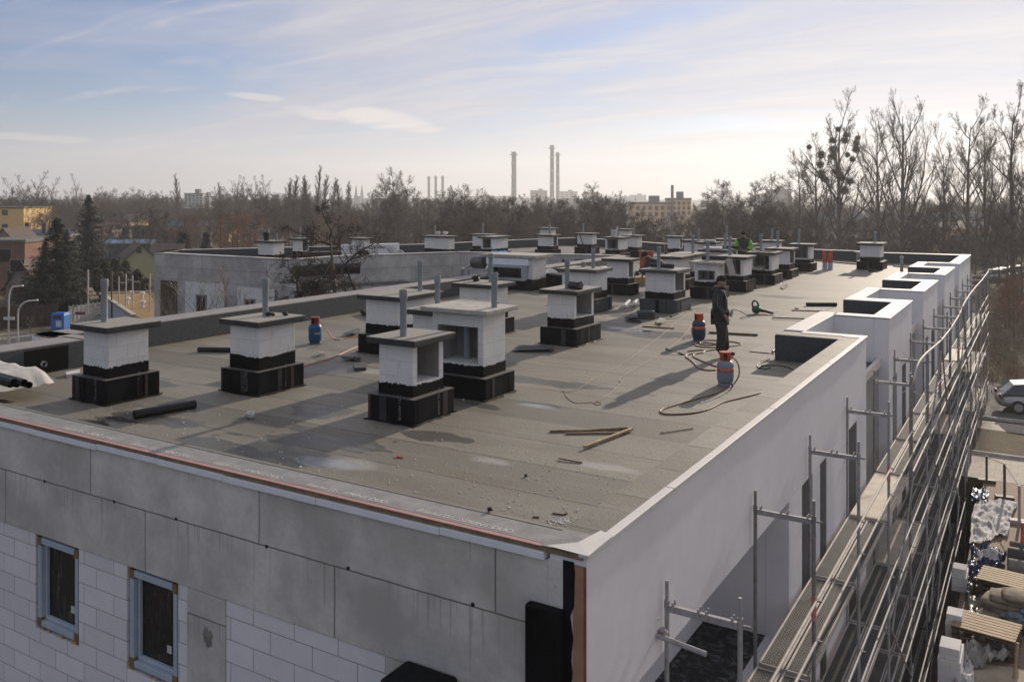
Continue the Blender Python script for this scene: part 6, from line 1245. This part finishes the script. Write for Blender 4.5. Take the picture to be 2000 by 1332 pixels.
# scattered far roofs in the valley on the right and the left
g=random.Random(21); FAR=[]
for i in range(46):
    if i<34: u=g.uniform(1560,2010); v=g.choice((400,412,428,445,460,478,500))+g.uniform(-6,6)
    else: u=g.uniform(210,420); v=g.uniform(455,475)
    D=10.5*F/max(v+8-HZ,14); D=min(D,700); p=dp(u,v+4,D); p.z=GZ; w=g.uniform(6,14); dpt=g.uniform(6,10); h=g.uniform(3,6); X=Vector((math.cos(YAW+g.uniform(-.4,.4)),math.sin(YAW),0)).normalized(); Y=Vector((-X.y,X.x,0))
    b=MB(); b.mi=0; b.obox(p+Vector((0,0,h/2)),X*w/2,Y*dpt/2,Vector((0,0,h/2))); b.mi=1; c=p+Vector((0,0,h)); rh=g.uniform(.4,2.2)
    b.add([c-X*w*.53-Y*dpt*.55,c+X*w*.53-Y*dpt*.55,c+X*w*.53+Vector((0,0,rh)),c-X*w*.53+Vector((0,0,rh)),c-X*w*.53+Y*dpt*.55,c+X*w*.53+Y*dpt*.55],[(0,1,2,3),(3,2,5,4),(0,3,4),(1,5,2)])
    o=b.build('far_house',[g.choice((m_greyw,m_greyw,m_flatd,m_orr)),g.choice((m_slate,m_tile,m_rtile,m_tile,m_slate))]); tag(o,'small distant house among trees in the valley beyond the roof','house','distant houses in the valley')
# ---------------- trees ----------------
def np_mesh(name,V,Q,mat):
    me=bpy.data.meshes.new(name); V=np.asarray(V,dtype=np.float32); Q=np.asarray(Q,dtype=np.int32); k=Q.shape[1]
    me.vertices.add(len(V)); me.vertices.foreach_set('co',V.ravel()); me.loops.add(Q.size); me.loops.foreach_set('vertex_index',Q.ravel())
    me.polygons.add(len(Q)); me.polygons.foreach_set('loop_start',np.arange(len(Q),dtype=np.int32)*k); me.polygons.foreach_set('loop_total',np.full(len(Q),k,np.int32))
    me.materials.append(mat); me.update(calc_edges=True); return me
class Tw:
    """collects tapered three sided twigs as arrays"""
    def __init__(s): s.a=[];s.b=[];s.r=[]
    def seg(s,p,q,r0,r1): s.a.append(p); s.b.append(q); s.r.append((r0,r1))
    def arrays(s,n=3):
        A=np.array(s.a);Bq=np.array(s.b);Rr=np.array(s.r); d=Bq-A; L=np.linalg.norm(d,axis=1,keepdims=True)+1e-9; d/=L
        ref=np.where(np.abs(d[:,2:3])<.9,np.array([[0,0,1.]]),np.array([[1.,0,0]])); u=np.cross(d,ref); u/=np.linalg.norm(u,axis=1,keepdims=True); w=np.cross(d,u)
        V=[];N=len(A)
        for e,P in((0,A),(1,Bq)):
            for j in range(n):
                a=2*math.pi*j/n; V.append(P+(u*math.cos(a)+w*math.sin(a))*Rr[:,e:e+1])
        V=np.stack(V,1).reshape(-1,3); base=np.arange(N)[:,None]*(2*n)
        Q=np.concatenate([base+np.array([[j,(j+1)%n,n+(j+1)%n,n+j]]) for j in range(n)],0); return V,Q
def grow(seed,Ht,trunk_h,trunk_r,limbs,lv,spread,upw,len1,ratio=.58,kids=(6,5,4),twig=.012,wob=.22,top_thin=.25,droop=0.,lean=(0,0),low=.85,thick=1.):
    """bare tree: a trunk, limbs, then lv further generations"""
    g=random.Random(seed); T=Tw(); K=Tw()
    rv=lambda k:np.array([g.gauss(0,k),g.gauss(0,k),g.gauss(0,k)])
    def branch(p,d,L,r,gen):
        n=5 if gen<2 else (3 if gen<lv else 2); pts=[p]; dd=d/np.linalg.norm(d)
        for i in range(n):
            dd=dd+rv(wob)+np.array([0,0,upw*.12 if gen<lv else -droop*.2]); dd/=np.linalg.norm(dd); q=pts[-1]+dd*L/n
            r0=r*(1-(i/n)*.75); r1=r*(1-((i+1)/n)*.75); (T if gen==0 else K).seg(pts[-1],q,r0,r1); pts.append(q)
        if gen>=lv: return
        k=kids[min(gen,len(kids)-1)]
        for c in range(k):
            t=g.uniform(.18,1.0) if gen else g.uniform(.25,1); x=t*n; i=min(int(x),n-1); q=pts[i]+(pts[i+1]-pts[i])*(x-i); ax=pts[i+1]-pts[i]; ax/=np.linalg.norm(ax)
            s=rv(1.); s-=ax*s.dot(ax); s/=np.linalg.norm(s)+1e-9; nd=ax*(1-spread*.55)+s*spread+np.array([0,0,upw*.35-droop*.35]); 
            branch(q,nd,L*ratio*g.uniform(.65,1.15)*(1.1-.45*t),max(r*(1-.75*t)*.55,twig),gen+1)
    p=np.array([0,0,-.2]); d=np.array([lean[0],lean[1],1.]); n=8; pts=[p]
    for i in range(n):
        d=d+rv(.018)*np.array([1,1,0]); d/=np.linalg.norm(d); q=pts[-1]+d*Ht/n; T.seg(pts[-1],q,trunk_r*(1-(1-top_thin)*(i/n)**1.2) if i else trunk_r*1.25,trunk_r*(1-(1-top_thin)*((i+1)/n)**1.2)); pts.append(q)
    for c in range(limbs):
        t=trunk_h+(1-trunk_h)*((c+.5)/limbs)**low; x=min(t*n,n-.01); i=int(x); q=pts[i]+(pts[i+1]-pts[i])*(x-i); a=c*2.4+g.uniform(-.5,.5)
        s=np.array([math.cos(a),math.sin(a),0]); nd=s*spread*1.25+np.array([0,0,upw*.9+.25*t])+rv(.1)
        branch(q,nd,len1*Ht*(1.12-.72*t if upw<1.2 else 1.0-.55*t)*g.uniform(.75,1.2),trunk_r*(.50-.30*t)*thick,1)
    return T,K
PROTO={}
def tree_proto(key,mat_t,mat_k,**kw):
    T,K=grow(**kw); V,Q=T.arrays(7); mt=np_mesh('trunk',V,Q,mat_t); mt.polygons.foreach_set('use_smooth',[True]*len(mt.polygons)); V,Q=K.arrays(3); mk=np_mesh('crown',V,Q,mat_k); PROTO[key]=(mt,mk,kw['Ht'])
def place_tree(key,u,vt,D,label,name='bare_tree',grp=None,vb=None,wk=1.,seed=0,extra=None,km=None):
    mt,mk,Ht=PROTO[key]; p=dp(u,vt,D); z0=GZ-.1; h=p.z-z0; k=h/Ht*1.0
    P=empty(name,(p.x,p.y,z0),label,'tree',grp); P.rotation_euler=(0,0,random.Random(int(u*7+D+seed)).uniform(0,6.28)); P.scale=(k*wk,k*wk,k)
    for me,nm in((mt,'trunk'),(mk,'crown')): o=bpy.data.objects.new(nm,me); COL.objects.link(o); o.parent=P
    return P
tree_proto('broad',m_bark,m_twig,seed=1,Ht=10,trunk_h=.22,trunk_r=.2,limbs=14,lv=4,spread=.9,upw=.7,len1=.42,kids=(0,9,7,5),twig=.012)
tree_proto('broad2',m_bark,m_twig,seed=2,Ht=10,trunk_h=.18,trunk_r=.18,limbs=15,lv=4,spread=.8,upw=.85,len1=.44,kids=(0,9,7,5),twig=.012)
tree_proto('alder',m_bark,m_twig,seed=3,Ht=10,trunk_h=.25,trunk_r=.13,limbs=26,lv=3,spread=.8,upw=.5,len1=.28,kids=(0,10,9),twig=.012,top_thin=.12)
tree_proto('alder2',m_bark,m_twigd,seed=4,Ht=10,trunk_h=.30,trunk_r=.12,limbs=24,lv=3,spread=.85,upw=.4,len1=.30,kids=(0,10,9),twig=.012,top_thin=.12)
tree_proto('poplar',m_bark,m_twig,seed=5,Ht=14,trunk_h=.10,trunk_r=.22,limbs=54,lv=3,spread=.42,upw=1.15,len1=.19,kids=(0,9,8),twig=.009,wob=.12,top_thin=.1)
tree_proto('fan',m_bark,m_twigf,seed=6,Ht=15,trunk_h=.10,trunk_r=.34,limbs=15,lv=4,spread=.62,upw=1.0,len1=.66,ratio=.42,low=1.7,thick=1.15,kids=(0,11,8,7),twig=.0095,wob=.09,top_thin=.15)
tree_proto('fan2',m_bark,m_twigf,seed=16,Ht=15,trunk_h=.18,trunk_r=.30,limbs=14,lv=4,spread=.66,upw=.95,len1=.56,ratio=.43,low=1.3,thick=1.1,kids=(0,10,8,7),twig=.0095,wob=.11,top_thin=.12)
tree_proto('fan3',m_bark,m_twigf,seed=9,Ht=15,trunk_h=.24,trunk_r=.25,limbs=15,lv=4,spread=.66,upw=.85,len1=.46,ratio=.45,low=1.1,thick=1.1,kids=(0,9,8,7),twig=.0095,wob=.11,top_thin=.12)
tree_proto('red',m_bark,m_twigr,seed=7,Ht=7,trunk_h=.1,trunk_r=.15,limbs=14,lv=4,spread=.8,upw=.8,len1=.5,kids=(0,6,6,5),twig=.016)
tree_proto('dark',m_bark,m_twigd,seed=12,Ht=8,trunk_h=.55,trunk_r=.17,limbs=13,lv=4,spread=1.0,upw=.42,len1=.40,ratio=.55,kids=(0,8,7,6),twig=.009,wob=.32,droop=.35,top_thin=.15,thick=1.2)
tree_proto('birch',m_twigp,m_twigp,seed=13,Ht=7,trunk_h=.2,trunk_r=.075,limbs=13,lv=3,spread=.6,upw=.8,len1=.32,kids=(0,5,4),twig=.007,top_thin=.15)
tree_proto('shrub',m_twigp,m_twigp,seed=14,Ht=3,trunk_h=.02,trunk_r=.05,limbs=8,lv=3,spread=.6,upw=1.0,len1=.7,kids=(0,5,4),twig=.006,wob=.15)
tree_proto('thick',m_bark,m_twigd,seed=15,Ht=8,trunk_h=.04,trunk_r=.11,limbs=16,lv=4,spread=.85,upw=.7,len1=.52,kids=(0,9,7,5),twig=.012)
# the big bare trees at the right
GB='tall bare trees behind the right roof corner'
MT=place_tree('fan2',1640,243,128,'tall bare tree full of round mistletoe clumps at the right',grp=GB)
place_tree('fan3',1597,300,132,'slender leaning bare tree left of the mistletoe tree',grp=GB)
place_tree('fan',1762,238,130,'broad many stemmed bare tree in the middle of the right group',grp=GB,wk=.86)
place_tree('fan3',1718,262,126,'bare tree half merged with the broad many stemmed one',grp=GB)
place_tree('fan2',1842,300,118,'slim leaning bare tree right of the broad many stemmed one',grp=GB,wk=.8)
place_tree('fan3',1890,243,112,'tall forked bare tree second from the right picture edge',grp=GB,wk=1.0)
place_tree('fan',1925,285,120,'fan shaped bare tree behind the tall forked one',grp=GB,wk=.75)
place_tree('fan3',1978,226,95,'tallest bare tree at the right picture edge',grp=GB,wk=.9)
place_tree('fan2',2020,270,90,'bare tree cut by the right picture edge',grp=GB,wk=.8)
place_tree('broad2',1560,335,150,'rounded bare tree left of the leaning one',grp=GB,wk=.9)
# mistletoe clumps: parts of the tree
g=random.Random(5); mi=MT.matrix_world if 0 else None
for i,(u,v,s) in enumerate(((1604,303,.75),(1602,322,.6),(1626,275,.55),(1628,292,.85),(1626,306,.7),(1650,275,.55),(1653,265,.4),(1672,280,.5),(1672,292,.75),(1603,340,.8),(1610,350,.6),(1635,338,.85),(1643,348,.7),(1665,312,.45),(1655,303,.4),(1580,288,.35),(1637,253,.3),(1675,270,.35),(1660,355,.6),(1650,372,.8))):
    c=dp(u,v,128+g.uniform(-2,2)); r=s*.95; V=[];Q=[]
    for j in range(420):
        d=Vector((g.gauss(0,1),g.gauss(0,1),g.gauss(0,.9))).normalized(); l=r*g.uniform(.35,1.12); a=(d+Vector((g.gauss(0,.5),g.gauss(0,.5),g.gauss(0,.5)))).normalized(); b_=a.orthogonal().normalized(); w=.022; n=len(V); q=c+d*l*.85; e_=g.uniform(.10,.22)
        V+=[q-a*e_-b_*w,q-a*e_+b_*w,q+a*e_+b_*w,q+a*e_-b_*w]; Q.append((n,n+1,n+2,n+3))
    me=np_mesh('mistletoe',[tuple(x) for x in V],Q,m_mist); o=bpy.data.objects.new('mistletoe',me); COL.objects.link(o); o.parent=MT
    o.matrix_parent_inverse=(Matrix.Translation(MT.location)@MT.rotation_euler.to_matrix().to_4x4()@Matrix.Diagonal((*MT.scale,1))).inverted()
# alders in front of the right town
for u,vt,D,lab in((1410,357,118,'slim bare alder in front of the pale tower'),(1384,378,115,'lower bare alder beside the school'),(1470,360,116,'slim bare alder, left one of the close pair'),(1503,350,112,'slim bare alder, right one of the close pair'),(1437,385,120,'low spreading alder between the slim ones')): place_tree('alder' if u%2 else 'alder2',u,vt,D,lab,name='alder_tree')
GU='low bare trees and thicket behind the roof edge'
g=random.Random(31)
for i in range(56):
    u=1255+i*14.2+g.uniform(-7,7); place_tree(g.choice(('thick','broad2','thick','alder2')),u,(g.uniform(434,455) if u<1362 else g.uniform(408,445)) if u<1600 else g.uniform(415,480),g.uniform(88,140),'low bare tree in the thicket behind the roof edge',grp=GU,seed=i)
for i in range(10):
    place_tree('red',g.uniform(1900,2030),g.uniform(540,620),g.uniform(62,80),'reddish brown bare bush on the slope beyond the scaffold',name='bush',grp='bushes beyond the scaffold',seed=i)
GM='bare trees of the belt behind the far roof'
for i in range(46):
    u=868+i*8.6+g.uniform(-5,5); place_tree(g.choice(('alder','alder2','broad2','thick','broad2')),u,(g.choice((396,404,412,420)) if u<1225 else 438)+g.uniform(-6,6),g.uniform(100,150),'bare tree in the brown belt behind the far chimneys',grp=GM,seed=i)
place_tree('broad2',768,354,165,'large round crowned bare tree right of the church spires',wk=1.0)
place_tree('broad2',752,364,170,'bare tree merging into the large round crowned one',wk=.8)
place_tree('broad2',795,368,168,'lower bare tree at the right of the large round crowned one',wk=.9)
place_tree('broad',908,376,190,'small round bare tree left of the broad grey stack')
place_tree('alder',1152,365,150,'thin bare tree in front of the dark block')
place_tree('poplar',348,348,240,'single slim bare poplar beside the pale apartment block',name='poplar_tree')
place_tree('poplar',432,363,250,'slim bare poplar right of the pale apartment block',name='poplar_tree',wk=1.1)
for i,(u,vt) in enumerate(((558,357),(573,352),(590,356),(604,352),(618,333),(634,350),(650,356),(664,360),(676,362))): place_tree('poplar',u,vt,190+i*3,'tallest slim poplar of the poplar row' if vt==333 else 'upright bare poplar in the row left of the church spires',name='poplar_tree',grp='poplar row',wk=1.25 if vt!=333 else .9,seed=i)
for i,(u,vt) in enumerate(((462,360),(474,363),(500,362),(520,360))): place_tree('fan3',u,vt,235,'tall bare tree, one of the four left of the poplar row',grp='four tall bare trees',wk=.8,seed=i)
for u,vt,wk,lab in((22,372,1.3,'bare tree above the yellow apartment house'),(45,368,1.2,'tall bare tree with crooked stem right of the yellow house'),(77,362,1.2,'round topped bare tree beyond the left spruce'),(102,372,1.1,'bare tree behind the left spruce top'),(148,366,.7,'pointed bare tree behind the tall spruce')): place_tree('fan2',u,vt,215,lab,wk=wk)
for i in range(34):
    u=185+i*12.3+g.uniform(-6,6)
    if 355<u<412: continue
    place_tree(g.choice(('fan3','broad2','alder')),u,380+g.uniform(-2,8),g.uniform(240,300),'bare tree in the long far line of the left skyline',grp='far line of bare trees',seed=i)
for i in range(34):
    u=190+i*20+g.uniform(-9,9); place_tree(g.choice(('thick','broad2','broad','thick')),u,g.uniform(400,445),g.uniform(125,185),'bare brownish tree in the wood behind the left wing',grp='trees behind the left wing',seed=i)
for u,vt,D,lab in((455,425,120,'rounded rust brown bare tree behind the wing'),(490,430,122,'second rust brown bare tree behind the wing'),(372,432,128,'orange brown bare tree behind the small conifers'),(640,425,140,'reddish bare tree behind the dark spreading tree'),(690,432,150,'small reddish tree right of the dark spreading one')): place_tree('red',u,vt,D,lab)
place_tree('red',20,560,75,'brown bare bush in front of the grey house',name='bush')
place_tree('red',75,600,72,'reddish garden shrub above the dark board fence',name='bush',wk=1.2)
place_tree('dark',662,446,36,'dark spreading tree with drooping twigs in front of the left wing',wk=1.08)
place_tree('dark',600,535,35,'small dark twisted tree left of the spreading one',wk=1.2)
place_tree('birch',455,515,41,'pale thin tree in front of the wing wall')
for i,(u,vt,D) in enumerate(((330,590,42),(385,585,40),(480,592,38))): place_tree('shrub',u,vt,D,'pale bare shrub in front of the left wing',name='shrub',grp='pale shrubs before the wing',seed=i)
for i,(u,vt,D) in enumerate(((20,655,55),(5,650,56),(60,625,66))): place_tree('shrub',u,vt,D,'dry shrub at the foot of the street lamps',name='shrub',grp='dry shrubs by the street lamps',seed=i)
# conifers
def conifer(key,seed,Ht,base,tiers,mat,drop=.35,dens=1.):
    g=random.Random(seed); V=[];Q=[]; T=Tw(); T.seg(np.array([0,0,-.2]),np.array([0,0,Ht]),.16*Ht/9,.02)
    for t in range(tiers):
        f=t/(tiers-1); z=Ht*(.06+.92*f); L=base*(1-f)**.85+.12
        for b_ in range(int(17-6*f)):
            a=g.uniform(0,6.28); l=L*g.uniform(.6,1.15); n=max(3,int(l/.22)); d=np.array([math.cos(a),math.sin(a)]); 
            for i in range(n):
                s=(i+.6)/n; zz=z-drop*l*s*1.0+.18*l*s*s*1.6; c=np.array([d[0]*l*s,d[1]*l*s,zz]); wd=.34*(1.1-s)*(.4+.6*l/base)+.06
                for q in range(int(3*dens)):
                    o=np.array([g.gauss(0,wd*.55),g.gauss(0,wd*.55),g.gauss(0,.07)]); u_=np.array([d[0]+g.gauss(0,.6),d[1]+g.gauss(0,.6),g.gauss(-.25,.3)]); u_/=np.linalg.norm(u_); w_=np.cross(u_,np.array([g.gauss(0,.3),g.gauss(0,.3),1.])); w_/=np.linalg.norm(w_); e=g.uniform(.17,.32); k=len(V); p=c+o
                    V+=[p-u_*e*.4-w_*e*.22,p-u_*e*.4+w_*e*.22,p+u_*e+w_*e*.05,p+u_*e-w_*e*.05]; Q.append((k,k+1,k+2,k+3))
    v,q=T.arrays(7); PROTO[key]=(np_mesh('trunk',v,q,m_bark),np_mesh('crown',V,Q,mat),Ht)
conifer('spruce',1,10,3.3,36,m_needle,.35,1.5); conifer('spruce2',2,10,3.6,38,m_needle,.35,1.5); conifer('small',3,4,1.0,20,m_needle,.2); conifer('bushy',4,3.5,2.0,16,m_needleb,.15,1.6)
place_tree('spruce',112,426,76,'broad dark spruce with twin top in front of the left houses',name='spruce_tree',wk=1.4)
place_tree('spruce2',130,448,78,'second dark spruce grown into the broad one',name='spruce_tree',wk=.8)
place_tree('spruce2',88,470,74,'lower dark spruce at the left of the broad one',name='spruce_tree',wk=.85)
place_tree('spruce2',173,380,112,'tall pointed spruce behind the broad one',name='spruce_tree',wk=1.0)
place_tree('small',358,453,128,'small dark conifer before the orange brown tree',name='conifer',wk=1.5)
place_tree('small',402,455,126,'small pointed dark conifer at the wing corner',name='conifer')
place_tree('small',245,443,165,'far dark conifer above the blue hall',name='conifer',wk=1.3); place_tree('small',268,440,168,'second far dark conifer above the blue hall',name='conifer',wk=1.2)
for i,(u,vt,D) in enumerate(((205,515,84),(225,508,86),(245,512,88),(268,528,84),(190,525,82),(285,545,80))): place_tree('bushy',u,vt,D,'dense dark evergreen bush behind the garages',name='evergreen_bush',grp='evergreen bushes',seed=i)
# far wood that reads as one mass
g=random.Random(77); base=[]
for sd in range(4):
    T,K=grow(seed=50+sd,Ht=9,trunk_h=.12,trunk_r=.2,limbs=12,lv=3,spread=.85,upw=.65,len1=.5,kids=(0,8,6),twig=.026); v1,q1=T.arrays(4); v2,q2=K.arrays(3); base.append((np.concatenate([v1,v2]),np.concatenate([q1,q2+len(v1)])))
def wood(name,spots,label):
    VV=[];QQ=[];off=0
    for p,h,w in spots:
        v,q=base[g.randrange(4)]; a=g.uniform(0,6.28); c,s=math.cos(a),math.sin(a); r=np.empty_like(v); r[:,0]=(v[:,0]*c-v[:,1]*s)*w+p.x; r[:,1]=(v[:,0]*s+v[:,1]*c)*w+p.y; r[:,2]=v[:,2]*h/9+GZ; VV.append(r); QQ.append(q+off); off+=len(v)
    o=bpy.data.objects.new(name,np_mesh(name,np.concatenate(VV),np.concatenate(QQ),m_twig)); COL.objects.link(o); tag(o,label,'wood',kind='stuff')
sp_=[]
for i in range(430):
    u=g.uniform(-60,900); D=g.uniform(190,420)*(1 if u<700 else .8); p=dp(u,HZ,D); sp_.append((p,(10.5+(HZ-(g.uniform(378,398) if not(680<u<722 or 352<u<414) else g.uniform(400,412)))/F*D)*g.uniform(.75,1.0),g.uniform(.8,1.2)))
wood('far_wood',sp_,'far brown leafless wood along the left half of the skyline')
sp_=[]
for i in range(330):
    u=g.uniform(820,2040); D=g.uniform(150,420); p=dp(u,HZ,D); sp_.append((p,g.uniform(6,10) if not 1220<u<1365 else g.uniform(3,5),g.uniform(.7,1.1)))
wood('far_thicket',sp_,'far brown leafless thicket in the valley behind the far roof')
# undergrowth on the slopes left and right
b=MB(); 
VV=[];QQ=[];off=0
for i in range(540):
    if i<450: p=at(g.uniform(1905,2040),g.uniform(545,770),GZ)
    else: p=at(g.uniform(150,700),g.uniform(560,640),GZ)
    if p.x>-39 and p.x<.6 and p.y<45 and p.y>22: continue
    if -15.5<p.x<.7 and -1.5<p.y<47: continue
    v,q=base[i%4]; k=g.uniform(.05,.14); a=g.uniform(0,6.28); c,s=math.cos(a),math.sin(a); 
    sel=q[::7]; r=np.empty_like(v); r[:,0]=(v[:,0]*c-v[:,1]*s)*k*1.5+p.x; r[:,1]=(v[:,0]*s+v[:,1]*c)*k*1.5+p.y; r[:,2]=v[:,2]*k+GZ
    r=r[sel.ravel()]; VV.append(r); QQ.append(np.arange(len(r)).reshape(-1,4)+off); off+=len(r)
o=bpy.data.objects.new('undergrowth',np_mesh('undergrowth',np.concatenate(VV),np.concatenate(QQ),M('dry brown undergrowth',(.15,.095,.055),.95,.4,.7))); COL.objects.link(o); tag(o,'dry brown undergrowth on the slopes beside the building','undergrowth',kind='stuff')
# ---------------- air ----------------
hm=bpy.data.materials.new('haze'); hm.use_nodes=True; nt=hm.node_tree; nt.nodes.clear(); ou=nt.nodes.new('ShaderNodeOutputMaterial'); pv=nt.nodes.new('ShaderNodeVolumePrincipled'); pv.inputs['Color'].default_value=(.95,.97,1.0,1); pv.inputs['Density'].default_value=HAZE; pv.inputs['Anisotropy'].default_value=.4; nt.links.new(pv.outputs[0],ou.inputs['Volume'])
hb=MB().box(-2300,2300,-700,2600,GZ-1.,130).build('haze',hm); tag(hb,'thin winter haze over the town','haze',kind='stuff')
